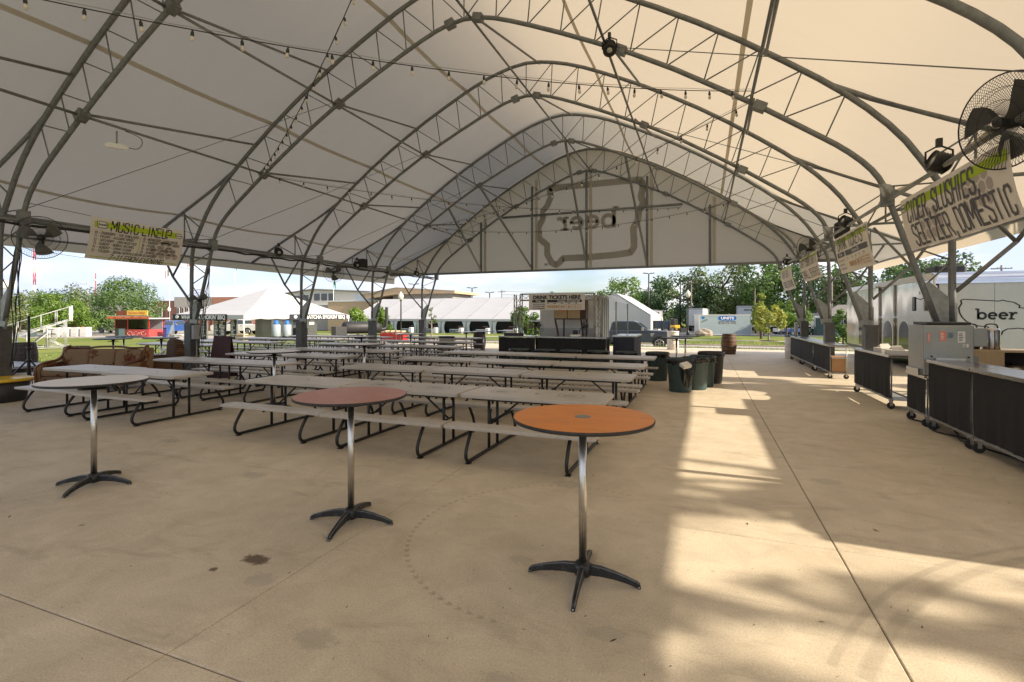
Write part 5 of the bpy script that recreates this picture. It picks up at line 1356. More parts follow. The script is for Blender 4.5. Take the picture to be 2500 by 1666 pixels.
def beer_trailer(label, x0, x1, y0, y1, h, zb=0.5, logo_on=True):
    t = thing('beverage_trailer', label, 'trailer', (x0, y0, 0))
    W_ = x1-x0; L = y1-y0
    # side wall of separate polished panels with a proud top rail
    npn = 6
    for k in range(npn):
        a = 0.06+(L-0.06)*k/npn; c = 0.06+(L-0.06)*(k+1)/npn-0.012
        MB().box(0, a, zb, 0.03, c, h-0.12).build('side_panel', 'polished_panel', t, bevel=0.006)
        MB().box(-0.014, a, zb+1.15, -0.001, c, zb+1.19).build('trim_strip', 'trim_chrome', t)
        # arched window recess, dark glass
        if k in (1, 2, 4):
            y_ = (a+c)/2; P = [(y_-0.42, zb+0.05), (y_+0.42, zb+0.05)]+[(y_+0.42*cos(pi*i/10), zb+0.62+0.42*sin(pi*i/10)) for i in range(11)]
            MB().prism(P, -0.006, -0.002, 'x').build('arched_panel', 'dark_chrome', t)
    MB().box(-0.03, 0.02, h-0.12, 0.05, L, h).build('top_rail', 'white_paint', t, bevel=0.01)
    for k in (2, 3): MB().cyl((-0.03, L*k/npn+0.05, zb), (-0.03, L*k/npn+0.05, h-0.1), 0.03).build('downpipe', 'trim_chrome', t)
    MB().lathe([(0.1, -0.035), (0.13, 0), (0.1, 0.035)], (-0.05, L*0.5+0.05, h-0.1), 16).build('marker_lamp', 'trim_chrome', t)
    MB().box(-0.02, 1.05, h-0.5, -0.001, 1.15, h-0.42).build('marker_lamp', 'trim_chrome', t)
    # rounded chrome corner and roof cap
    MB().tube([(0.03, 0.03, zb), (0.03, 0.03, h)], 0.055, 12).build('corner_post', 'trim_chrome', t)
    def cap(s, q): return (0.0+s*W_, -0.04+0.3*(1-cos(q*pi/2)), h-0.25+0.33*sin(q*pi/2))
    MB().grid(cap, 6, 8).build('roof_cap', 'trim_chrome', t)
    MB().box(0.03, 0.26, h-0.02, W_, L, h+0.08).build('roof', 'white_paint', t)
    MB().box(0.2, 0.5, h+0.08, 0.9, 1.3, h+0.30).build('roof_vent', 'black_plastic', t, bevel=0.05)
    # end wall of two white panels
    for a, c in ((0.09, 1.28), (1.29, W_)):
        MB().box(a, -0.02, zb, c, 0.02, h-0.24).build('end_panel', 'panel_white', t)
    MB().box(0.031, 0.021, zb-0.15, W_, L, zb).build('chassis', 'black_metal', t); MB().box(0.04, 0.03, zb, W_-0.02, L-0.02, h-0.12).build('core', 'panel_white', t)
    for yy in (L*0.55, L*0.55+0.9):
        for xx in (0.15, W_-0.35): MB().cyl((xx, yy, 0.37), (xx+0.22, yy, 0.37), 0.37, n=24).build('wheel', 'rubber', t)
    # door mirror on an arm
    MB().box(-0.17, 0.9, 1.86, -0.12, 1.1, 2.28).build('mirror', 'black_plastic', t, bevel=0.02); MB().box(-0.175, 0.895, 1.9, -0.171, 1.08, 2.24).build('mirror_glass', 'dark_chrome', t)
    MB().tube([(0, 1.0, 2.2), (-0.12, 1.0, 2.25)], 0.012, 6).build('mirror_arm', 'black_plastic', t)
    if logo_on:
        sc_, ox, oz = 1.75, 0.50, 1.12
        F = lambda a, c: (ox+a*sc_, -0.023, oz+c*sc_*0.62)
        Q = ribbon(USA, 0.022, F); Q.build('map_outline', 'print_black', t)
        slab_text(lambda a, c: (a, -0.026, c), 'print_black', t, 0.20, ox+0.38, 1.62, 1)
    return t
M('dark_chrome', (0.10, 0.095, 0.09), 0.08, 1.0, 0.3, 1.5)
beer_trailer('polished chrome trailer with beer map printed on its white end', 6.0, 8.5, 17.1, 26.2, 2.86)
beer_trailer('second polished trailer added out of view to shade the tent floor', 6.0, 8.5, 4.45, 11.3, 2.76, 0.5, False)  # added out of view so that its shadow falls across the tent floor

# cables lying under the near bars
for k, (x0, y0, y1) in enumerate(((3.42, 5.4, 9.2), (3.3, 8.6, 10.6))):
    rg = random.Random(60+k); P = []
    for j in range(16):
        P.append((x0+0.10*sin(j*0.9+k)+rg.uniform(-.04, .04), y0+(y1-y0)*j/15+rg.uniform(-.06, .06), 0.014))
    tag(MB().tube(smoothpoly(P, 2), 0.012, 6).build('floor_cable', 'black_plastic'), ('black cable snaking on the floor under the near bars', 'black cable loop on the floor under the oven cart')[k], 'cable')
# ------------------------------------------------------------------ trees
def foliage(name, c1, c2, tr=0.35):
    m, n, l, p = nm(name)
    out = n['Material Output']; n.remove(p)
    tc = n.new("ShaderNodeTexCoord"); t = n.new("ShaderNodeTexNoise"); t.inputs['Scale'].default_value = 1.1; t.inputs['Detail'].default_value = 3
    l.new(tc.outputs['Object'], t.inputs['Vector'])
    oi = n.new("ShaderNodeObjectInfo"); ad = n.new("ShaderNodeMath"); ad.operation = 'MULTIPLY_ADD'; ad.inputs[1].default_value = 0.35
    l.new(oi.outputs['Random'], ad.inputs[0]); l.new(t.outputs['Fac'], ad.inputs[2])
    r = n.new("ShaderNodeValToRGB"); r.color_ramp.elements[0].position = 0.4; r.color_ramp.elements[1].position = 0.9
    r.color_ramp.elements[0].color = (*c1, 1); r.color_ramp.elements[1].color = (*c2, 1); l.new(ad.outputs[0], r.inputs[0])
    d = n.new("ShaderNodeBsdfDiffuse"); tl = n.new("ShaderNodeBsdfTranslucent"); g_ = n.new("ShaderNodeBsdfGlossy"); g_.inputs['Roughness'].default_value = 0.45
    mx = n.new("ShaderNodeMixShader"); mx.inputs[0].default_value = tr; mg = n.new("ShaderNodeMixShader"); mg.inputs[0].default_value = 0.04
    l.new(r.outputs[0], d.inputs[0]); l.new(r.outputs[0], tl.inputs[0]); l.new(d.outputs[0], mx.inputs[1]); l.new(tl.outputs[0], mx.inputs[2])
    l.new(mx.outputs[0], mg.inputs[1]); l.new(g_.outputs[0], mg.inputs[2]); l.new(mg.outputs[0], out.inputs['Surface'])
foliage('leaf_mid', (0.061, 0.131, 0.028), (0.175, 0.280, 0.052)); foliage('leaf_dark', (0.038, 0.088, 0.028), (0.114, 0.193, 0.052)); foliage('leaf_light', (0.07, 0.14, 0.018), (0.17, 0.27, 0.035)); foliage('leaf_yellow', (0.14, 0.22, 0.03), (0.36, 0.36, 0.06)); foliage('leaf_olive', (0.08, 0.12, 0.035), (0.19, 0.235, 0.075))
M('bark', (0.085, 0.065, 0.05), 0.9, 0, 0.3, 3, 0.5, 12, aniso=(1, 1, 0.25)); M('bark_pale', (0.24, 0.21, 0.18), 0.9, 0, 0.2, 3, 0.4, 12, aniso=(1, 1, 0.25))
def crown_mesh(seed, h, r, base, nl, ls, leaf, lobes=16, shape='round'):
    rg = random.Random(seed); b = MB(); cl = []
    for i in range(lobes):
        for _ in range(30):
            z = rg.uniform(0.04, 1.0); a = rg.uniform(0, 2*pi)
            if shape == 'round': R = r*sqrt(max(0.02, 1-((z-0.42)/0.62)**2))
            elif shape == 'cone': R = r*(1.02-z)*1.05
            else: R = r*(0.6+0.6*z)*(1.0 if z < 0.8 else 0.75)
            k = rg.uniform(0.35, 0.86) ** 0.6
            c = Vector((R*k*cos(a), R*k*sin(a), base+(h-base)*z*0.93))
            if all((c-q[0]).length > 0.20*r for q in cl): break
        cl.append((c, rg.uniform(0.24, 0.42)*r*(0.75 if z > 0.8 else 1)))
    wts = [q[1]**2 for q in cl]; tot = sum(wts)
    for (c, cr), w_ in zip(cl, wts):
        for k in range(int(nl*w_/tot)):
            v = Vector((rg.gauss(0, 1), rg.gauss(0, 1), rg.gauss(0, 0.8))).normalized(); rr = cr*rg.uniform(0.55, 1.08)
            p_ = c+v*rr; n_ = (v+Vector((rg.uniform(-.8, .8), rg.uniform(-.8, .8), rg.uniform(-.2, .9)))).normalized()
            u = n_.cross(Vector((rg.uniform(-1, 1), rg.uniform(-1, 1), rg.uniform(-1, 1)))).normalized(); w2 = n_.cross(u); s_ = ls*rg.uniform(0.6, 1.3)
            b.add([p_-u*s_*0.5, p_+w2*s_*0.33-n_*s_*0.1, p_+u*s_*0.55, p_-w2*s_*0.33-n_*s_*0.1], [(0, 1, 2, 3)])
    return b.mesh('crown', leaf), cl
def tree(label, loc, h, r, base, nl=3500, ls=0.42, leaf='leaf_mid', seed=1, lobes=16, shape='round', bark='bark', group=None, name='tree', rz=0.0):
    t = thing(name, label, 'tree', loc, rz, group)
    me, cl = crown_mesh(seed, h, r, base, nl, ls, leaf, lobes, shape)
    obj('crown', me, t)
    rg = random.Random(seed+50); b = MB(); tr_ = max(0.035, h*0.022)
    top = Vector((rg.uniform(-.06, .06)*r, rg.uniform(-.06, .06)*r, base+(h-base)*0.62))
    b.tube([(0, 0, -0.3), (0, 0, 0), (top.x*0.2, top.y*0.2, base*0.8), (top.x*0.6, top.y*0.6, base+(h-base)*0.3), top], tr_, 8, rs=[tr_*1.5, tr_*1.25, tr_, tr_*0.75, tr_*0.3])
    for c, cr in cl[:9]:
        z0 = min(c.z-0.15*(h-base), base+(h-base)*0.5); z0 = max(z0, base*0.75); k = z0/top.z
        a = Vector((top.x*k, top.y*k, z0)); b.tube([a, a.lerp(c, 0.5)+Vector((0, 0, -0.03*h)), c], tr_*0.4, 5, rs=[tr_*0.5, tr_*0.3, tr_*0.12])
    b.build('trunk', bark, t)
    return t
def G3(x, y): return (x, y, gz(x, y))
RT = 'tall trees beyond the parking lot'
tree('dark round tree beyond the white tent gable and pickup', G3(-16, 112), 11.0, 7.2, 1.2, 4600, 0.6, 'leaf_mid', 2, 22, group=RT)
tree('dark broad tree behind the parked box trucks', G3(-4.9, 112), 11.4, 7.6, 1.0, 4600, 0.6, 'leaf_dark', 3, 22, group=RT)
tree('tallest feathery tree with open branches behind the storage container', G3(3.2, 108), 14.2, 7.0, 2.5, 4300, 0.55, 'leaf_olive', 4, 18, 'vase', group=RT)
tree('mid green tree behind the tall white box trailer', G3(9.7, 105), 13.6, 7.0, 1.2, 4600, 0.6, 'leaf_mid', 5, 22, group=RT)
tree('dark tree behind the golf carts', G3(18, 107), 13.9, 7.4, 0.8, 4600, 0.6, 'leaf_dark', 6, 22, group=RT)
tree('olive conifer-like tree behind the small blue hut', G3(20.5, 92), 10.0, 4.6, 0.8, 4000, 0.5, 'leaf_olive', 7, 20, 'cone', group=RT)
tree('bright green tree leaning over the hut roof', G3(24.5, 100), 12.2, 6.0, 0.8, 4300, 0.55, 'leaf_mid', 8, 20, group=RT)
tree('dark bushy tree rising over the chrome trailer', G3(30, 92), 11.5, 7.5, 0.6, 4600, 0.55, 'leaf_dark', 9, 24, group=RT)
tree('dark leafy tree right over the chrome trailer roof', G3(27.5, 76), 10.0, 5.6, 0.6, 4600, 0.45, 'leaf_dark', 10, 22, group=RT)
tree('pale leafy treetop beyond the trailer end wall', G3(46, 96), 11.2, 6.5, 0.6, 4300, 0.5, 'leaf_olive', 11, 20, group=RT)
tree('dark tree filling the gap behind the hut', G3(36, 108), 12.5, 8, 0.4, 4600, 0.6, 'leaf_dark', 12, 24, group=RT)
for i, (x, y) in enumerate(((-10.5, 126), (5, 124), (14, 122), (26, 118))):
    tree('dark backdrop tree in the far row beyond the lot', G3(x, y), 11.5+i % 2, 7.5, 0.3, 3600, 0.7, 'leaf_dark', 13+i, 20, group='far backdrop trees')
LTG = 'trees across the lawn'
tree('big round dark green maple behind the strawberry stand', G3(-82, 48.7), 8.3, 4.7, 0.7, 11000, 0.28, 'leaf_dark', 21, 34, group=LTG)
tree('bright lime green tree with drooping boughs beside the bleachers', G3(-80, 40.3), 4.6, 3.2, 0.4, 9000, 0.25, 'leaf_light', 22, 30, group=LTG)
tree('slim bright green tree rising behind the bleachers', G3(-90, 43.5), 6.2, 2.4, 0.4, 7000, 0.25, 'leaf_light', 23, 24, group=LTG)
tree('pale branchy tree between the lime tree and the maple', G3(-112, 62), 8.3, 6.6, 1.0, 5000, 0.45, 'leaf_olive', 24, 20, 'vase', 'bark_pale', LTG)
tree('olive tree beside the brick pavilion', G3(-103, 46), 6.4, 5.2, 0.5, 6500, 0.36, 'leaf_olive', 25, 20, group=LTG)
tree('distant green tree behind the bleachers', G3(-122, 60), 7.2, 6.5, 0.5, 6500, 0.38, 'leaf_dark', 26, 20, group=LTG)
tree('small conifer rising over the long white tent', G3(-31.6, 105.7), 7.6, 3.6, 1.5, 3200, 0.42, 'leaf_dark', 27, 18, 'cone')
SG = 'young trees planted along the road'
tree('young bright green tree beside the smoker chimney', G3(-30.4, 41.9), 3.3, 1.25, 0.7, 2200, 0.20, 'leaf_light', 31, 16, 'cone', 'bark', SG)
tree('sparse sapling with a few pale leaves at the long white tent', G3(-26.6, 45.4), 3.3, 0.75, 1.6, 260, 0.17, 'leaf_olive', 32, 9, 'cone', 'bark_pale', SG)
tree('bushy bright green young tree behind the ticket booth', G3(-14.9, 42.4), 3.3, 1.5, 0.5, 2600, 0.22, 'leaf_light', 33, 16, 'round', 'bark', SG)
tree('slender sapling with yellowing top near the container', G3(5.3, 54.5), 5.0, 1.1, 1.2, 1500, 0.24, 'leaf_yellow', 34, 14, 'cone', 'bark', SG)
tree('slender pale-trunked sapling with yellow-green leaves in a mulch ring', G3(5.5, 50.3), 3.3, 1.35, 0.9, 1700, 0.22, 'leaf_yellow', 35, 14, 'round', 'bark_pale', SG)
tree('young light green tree near the golf carts', G3(8.6, 62.5), 4.0, 1.5, 1.2, 1700, 0.24, 'leaf_light', 36, 14, 'round', 'bark', SG)
tree('second young light green tree near the golf carts', G3(9.9, 64.5), 3.6, 1.5, 1.1, 1700, 0.24, 'leaf_light', 37, 14, 'round', 'bark', SG)
tree('yellow-green shrub-like tree at the chrome trailer corner', G3(10.4, 46.5), 2.9, 1.1, 0.3, 2300, 0.2, 'leaf_light', 38, 16, 'round', 'bark', SG)
tree('narrow young conifer before the tan building', G3(-45.5, 57), 4.2, 1.9, 0.3, 1800, 0.3, 'leaf_light', 39, 14, 'cone', 'bark', SG)
# trees beyond the frame; the near ones are added to shade the tent floor
for i, (x, y, h, r, nl, z0) in enumerate(((15.5, 13.75, 10.6, 1.5, 2600, 2.5), (18.5, 6.0, 11.0, 1.8, 300, 7.5), (19.0, 3.3, 11.6, 2.3, 900, 5.0), (20.5, -1.0, 12.8, 3.0, 1100, 5.0))):
    tree('leafy tree added beyond the frame to shade the tent floor, %s' % ('dense and slim', 'thin crowned', 'wide and airy', 'tallest and airy')[i], G3(x, y), h, r, z0, nl, 0.34, 'leaf_mid', 41+i, 11, group='shade trees beside the trailers')
for i, (x, y) in enumerate(((34, 18), (38, 5), (36, -14), (33, 32))):
    tree('broad tree in the row east of the trailers', G3(x, y), 8.5, 5.0, 1.5, 2600, 0.6, 'leaf_dark', 51+i, 16, group='shade trees beside the trailers')
mu_ = MB().lathe([(0.9, 0.0), (0.6, 0.06), (0.0, 0.1)], (5.5, 50.3, gz(5.5, 50.3)), 16)
M('mulch', (0.05, 0.035, 0.025), 0.95, 0, 0.3, 6, 0.6, 20); tag(mu_.build('mulch_ring', 'mulch'), 'dark mulch ring at the foot of a pale sapling', 'mulch')

# grass blades on the near lawn edges
rg = random.Random(5); b = MB()
def blades(n_, x0, x1, y0, y1, hh):
    for i in range(n_):
        x = rg.uniform(x0, x1); y = rg.uniform(y0, y1); z = gz(x, y); a = rg.uniform(0, 2*pi); h = hh*rg.uniform(0.5, 1.3); w = 0.012+0.01*rg.random()
        b.add([(x-w*cos(a), y-w*sin(a), z), (x+w*cos(a), y+w*sin(a), z), (x+rg.uniform(-.04, .04), y+rg.uniform(-.04, .04), z+h)], [(0, 1, 2)])
blades(9000, -26, 7, 28.12, 30.2, 0.10); blades(9000, -30, -20.65, 5, 26, 0.09); blades(5000, -14, 14, 41.4, 48, 0.12); blades(3000, 7, 16, 26, 44, 0.1)
foliage('grass_blade', (0.10, 0.16, 0.03), (0.22, 0.26, 0.07), 0.3)
tag(b.build('grass', 'grass_blade'), 'short lawn grass along the edges of the paving', 'grass', kind='stuff')

# ------------------------------------------------------------------ lamps and poles
M('globe', (0.72, 0.68, 0.58), 0.3, 0, 0.03, 3)
def acorn_lamp(label, loc, h=5.1):
    t = thing('street_lamp', label, 'street lamp', loc)
    MB().lathe([(0.17, 0), (0.17, 0.5), (0.10, 0.62), (0.075, 0.8), (0.06, h-0.95), (0.09, h-0.9), (0.13, h-0.82)], (0, 0, 0), 14).build('post', 'black_metal', t)
    MB().lathe([(0.13, h-0.82), (0.24, h-0.62), (0.27, h-0.42), (0.2, h-0.22), (0.08, h-0.1), (0.06, h-0.04), (0, h+0.06)], (0, 0, 0), 18).build('globe', 'globe', t)
acorn_lamp('black lamp post with acorn globe by the storage container', G3(-1.6, 57.3)); acorn_lamp('black lamp post with acorn globe before the long white tent', G3(-28.5, 42.6), 4.7)
acorn_lamp('lamp post with round globe left of the brick building door', G3(-84, 57), 4.2); acorn_lamp('lamp post with round globe right of the brick building door', G3(-76, 60), 4.6)
def lot_light(label, loc, h):
    t = thing('parking_light', label, 'light pole', loc)
    MB().cyl((0, 0, 0), (0, 0, h), 0.13, 0.10).build('pole', 'black_metal', t)
    for sg in (-1, 1):
        MB().add([(sg*0.15, -0.22, h-0.05), (sg*0.9, -0.3, h+0.02), (sg*1.0, 0, h+0.02), (sg*0.9, 0.3, h+0.02), (sg*0.15, 0.22, h-0.05), (sg*0.15, -0.2, h+0.08), (sg*0.9, -0.28, h+0.14), (sg*1.0, 0, h+0.14), (sg*0.9, 0.28, h+0.14), (sg*0.15, 0.2, h+0.08)],
            [(0, 1, 2, 3, 4), (9, 8, 7, 6, 5), (0, 5, 6, 1), (1, 6, 7, 2), (2, 7, 8, 3), (3, 8, 9, 4), (4, 9, 5, 0)]).build('lamp_head', 'black_metal', t, rot=(0, 0, radians(21)))
lot_light('tall black twin-head lot light behind the pickup', G3(-8.8, 87.8), 9.9); lot_light('tall black twin-head lot light beside the box truck', G3(-4.35, 105.5), 9.8)
for i, (x, y, h) in enumerate(((-41.4, 85.8, 8.0), (-42.3, 96.2, 7.6), (-49.1, 77.5, 8.4))): lot_light(('black twin-head light above the long tent ridge', 'farther black twin-head light above the long tent', 'black twin-head light over the canopy roof')[i], G3(x, y), h)
M('pole_wood', (0.22, 0.18, 0.14), 0.9, 0, 0.2, 2)
def utility(label, loc, h):
    t = thing('utility_pole', label, 'utility pole', loc); MB().cyl((0, 0, 0), (0, 0, h), 0.16, 0.11).build('pole', 'pole_wood', t); MB().beam((-1.1, 0.3, h-0.5), (1.1, -0.3, h-0.5), 0.1, 0.12).build('crossarm', 'pole_wood', t)
    for k in (-1, -0.4, 0.4, 1): MB().lathe([(0.04, 0), (0.05, 0.1), (0, 0.16)], (k, -0.27*k, h-0.44), 8).build('insulator', 'grey_paint', t)
ups = [(-46, 112, 9.0), (-17, 116, 9.0), (-2.2, 100, 9.4), (8.5, 98, 9.4), (18.0, 87, 8.6), (40, 92, 10)]
for i, (x, y, h) in enumerate(ups): utility(('wooden utility pole above the long tent', 'wooden utility pole behind the ticket booth', 'wooden utility pole by the lot light', 'wooden utility pole behind the white trailer', 'pale utility pole by the blue hut', 'utility pole beyond the chrome trailer')[i], G3(x, y), h)
for k, dz in enumerate((0.0, 0.5)):
    for a, c in zip(ups, ups[1:]):
        tag(MB().tube(catenary((a[0], a[1], gz(a[0], a[1])+a[2]-0.3-dz*1.6), (c[0], c[1], gz(c[0], c[1])+c[2]-0.3-dz*1.6), 0.5, 8), 0.025, 4).build('power_line', 'black_plastic'), 'thin power line between the utility poles', 'power line', 'power lines')

# ------------------------------------------------------------------ vehicles
def paint(name, c): return M(name, c, 0.3, 0.15, 0.04, 2, coat=0.6)
paint('paint_slate', (0.048, 0.062, 0.095)); paint('paint_silver', (0.42, 0.43, 0.42)); paint('paint_red', (0.45, 0.02, 0.02)); paint('paint_blue', (0.03, 0.09, 0.30)); paint('paint_white', (0.62, 0.62, 0.6)); paint('paint_yellow', (0.62, 0.36, 0.02)); paint('paint_green', (0.02, 0.07, 0.045))
M('car_glass', (0.03, 0.04, 0.045), 0.06, 0.0, 0.1, 2, spec=0.9); M('rim', (0.45, 0.45, 0.44), 0.3, 0.8, 0.05, 4); M('headlight', (0.6, 0.62, 0.64), 0.1, 0.3, 0.05, 4); M('taillight', (0.4, 0.01, 0.01), 0.3, 0, 0.05, 4)
def wheel(parent, x, y, r, w):
    t_ = MB().tube([(x, y-w/2, r), (x, y-w/2+0.02, r), (x, y+w/2-0.02, r), (x, y+w/2, r)], r, 24, rs=[r*0.93, r, r, r*0.93]).build('wheel', 'rubber', parent)
    s_ = 1 if y > 0 else -1; yo = y+s_*(w/2+0.004)
    b = MB().tube([(x+r*0.66*cos(2*pi*k/20), yo, r+r*0.66*sin(2*pi*k/20)) for k in range(20)], 0.03, 5, closed=True)
    for k in range(6):
        a = 2*pi*k/6; b.beam((x, yo, r), (x+r*0.64*cos(a), yo, r+r*0.64*sin(a)), 0.05, 0.09*r/0.4, (0, 1, 0))
    b.cyl((x, yo-s_*0.03, r), (x, yo+s_*0.015, r), r*0.18, n=10); b.build('rim', 'rim', t_)
def vehicle(name, label, cat, loc, rz, mat, body, cab, wins, L, W_, wheels, r, bed=None, group=None):
    """side outlines in x (forward) and z; cab tapers in towards the roof"""
    t = thing(name, label, cat, loc, rz, group)
    MB().prism(body, -W_/2, W_/2, 'y').build('body', mat, t, bevel=0.05)
    zb = min(q[1] for q in cab); zt = max(q[1] for q in cab)
    def wy(z): return W_/2*(0.97-0.15*(z-zb)/(zt-zb))
    n_ = len(cab); vs = [(x, -wy(z), z) for x, z in cab]+[(x, wy(z), z) for x, z in cab]
    MB().add(vs, [tuple(range(n_))[::-1], tuple(range(n_, 2*n_))]+[(i, (i+1) % n_, n_+(i+1) % n_, n_+i) for i in range(n_)]).build('cab', mat, t, bevel=0.04)
    for sg in (-1, 1):
        for P in wins:
            vs = [(x, sg*(wy(z)+0.012), z) for x, z in P]
            MB().add(vs, [tuple(range(len(P)))]).build('window', 'car_glass', t)
        for x in wheels:
            arch_ = [(x+(r+0.09)*cos(pi*k/12), (r)+(r+0.09)*sin(pi*k/12)) for k in range(13)]
            MB().prism(arch_, sg*(W_/2+0.003)-0.01, sg*(W_/2+0.003)+0.01, 'y').build('wheel_arch', 'black_plastic', t)
            wheel(t, x, sg*(W_/2-0.10), r, 0.24)
    # windscreens: sloped front and rear faces of the cab
    fr = sorted(cab, key=lambda q: -q[0]); f0 = fr[0]; f1 = max([q for q in cab if q[1] > zt-0.12], key=lambda q: q[0])
    b0 = min(cab, key=lambda q: (q[0], q[1])); b1 = min([q for q in cab if q[1] > zt-0.12], key=lambda q: q[0])
    for (A, B), nme in (((f0, f1), 'windscreen'), ((b0, b1), 'rear_window')):
        d = 0.015 if nme == 'windscreen' else -0.015
        P = [(A[0]+(B[0]-A[0])*k, A[1]+(B[1]-A[1])*k) for k in (0.08, 0.9)]
        MB().add([(P[0][0]+d, -wy(P[0][1])*0.9, P[0][1]+0.01), (P[0][0]+d, wy(P[0][1])*0.9, P[0][1]+0.01), (P[1][0]+d, wy(P[1][1])*0.9, P[1][1]+0.01), (P[1][0]+d, -wy(P[1][1])*0.9, P[1][1]+0.01)], [(0, 1, 2, 3)]).build(nme, 'car_glass', t)
    xf = max(q[0] for q in body); xr = min(q[0] for q in body)
    for sg in (-1, 1):
        MB().box(xf-0.16, sg*(W_/2-0.2)-0.19, 0.82*r*2.2, xf+0.012, sg*(W_/2-0.2)+0.19, 0.82*r*2.2+0.17).build('headlight', 'headlight', t, bevel=0.02)
        MB().box(xr-0.012, sg*(W_/2-0.12)-0.08, 0.85*r*2.2, xr+0.1, sg*(W_/2-0.12)+0.08, 0.85*r*2.2+0.3).build('taillight', 'taillight', t)
        MB().box(f0[0]-0.45, sg*(W_/2+0.02) if sg > 0 else -W_/2-0.24, zb-0.02, f0[0]-0.28, W_/2+0.24 if sg > 0 else sg*(W_/2+0.02), zb+0.2).build('mirror', 'rim', t, bevel=0.03)
        for k in range(len(wins)): 
            xx = sum(q[0] for q in wins[k])/len(wins[k]); MB().box(xx-0.32, sg*(W_/2+0.001)-0.012, zb-0.2, xx-0.12, sg*(W_/2+0.001)+0.012, zb-0.15).build('door_handle', 'black_plastic', t)
    MB().box(xf-0.02, -W_/2+0.4, 0.5, xf+0.02, W_/2-0.4, 0.95).build('grille', 'black_plastic', t)
    return t
PB = [(-2.9, 0.55), (-1.98, 0.5), (1.35, 0.48), (2.7, 0.45), (2.92, 0.6), (2.95, 1.12), (2.75, 1.24), (1.45, 1.32), (1.1, 1.33), (-2.85, 1.30), (-2.93, 1.1)]
PC = [(1.2, 1.31), (0.45, 1.88), (0.2, 1.95), (-0.95, 1.95), (-1.25, 1.88), (-1.38, 1.31)]
PWn = [[(-1.2, 1.36), (-0.32, 1.36), (-0.32, 1.86), (-1.1, 1.86)], [(-0.22, 1.36), (0.92, 1.36), (0.38, 1.84), (-0.22, 1.86)]]
pk = vehicle('pickup_truck', 'slate blue crew-cab pickup parked on the road behind the booth', 'pickup', (-4.75, 35.6, gz(-4.75, 35.6)), radians(3), 'paint_slate', PB, PC, PWn, 5.9, 2.02, (1.92, -1.75), 0.42)
MB().add([(1.32, -1.02, 1.12), (1.62, -1.022, 1.14), (1.45, -1.02, 0.9), (1.38, -1.02, 0.9)], [(0, 1, 2, 3)]).build('vent_badge', 'rim', pk)
CB = [(-2.2, 0.4), (2.1, 0.35), (2.25, 0.5), (2.25, 0.85), (1.9, 1.0), (1.1, 1.05), (-2.15, 1.1), (-2.28, 0.9)]
CC = [(1.15, 1.04), (0.35, 1.55), (-0.2, 1.64), (-1.3, 1.6), (-2.05, 1.09)]
CW = [[(-1.75, 1.14), (-0.55, 1.12), (-0.55, 1.53), (-1.3, 1.53)], [(-0.45, 1.12), (0.85, 1.1), (0.28, 1.5), (-0.45, 1.54)]]
vehicle('suv_car', 'silver crossover car parked left of the strawberry stand', 'car', G3(-86.5, 50.2), radians(20), 'paint_silver', CB, CC, CW, 4.5, 1.85, (1.4, -1.4), 0.36)
vehicle('suv_car', 'red car parked behind the pale bins across the lawn', 'car', G3(-105.5, 54), radians(200), 'paint_red', CB, CC, CW, 4.5, 1.85, (1.4, -1.4), 0.36)
vehicle('pickup_truck', 'blue pickup parked behind the strawberry stand', 'pickup', G3(-70.0, 48.0), radians(-70), 'paint_blue', PB, PC, PWn, 5.9, 2.0, (1.92, -1.75), 0.42)
vehicle('suv_car', 'white car parked beside the silver crossover', 'car', G3(-84, 53), radians(20), 'paint_white', CB, CC, CW, 4.5, 1.85, (1.4, -1.4), 0.36)
vehicle('pickup_truck', 'white pickup behind the smokehouse tent post', 'pickup', G3(-55, 46.0), radians(200), 'paint_white', PB, PC, PWn, 5.9, 2.0, (1.92, -1.75), 0.42)
for i in range(3): vehicle('suv_car', 'red car in the row beyond the smokehouse tent', 'car', G3(-66+i*3.6, 54+i*0.9), radians(110), 'paint_red', CB, CC, CW, 4.5, 1.85, (1.4, -1.4), 0.36, group='red cars beyond the smokehouse tent')

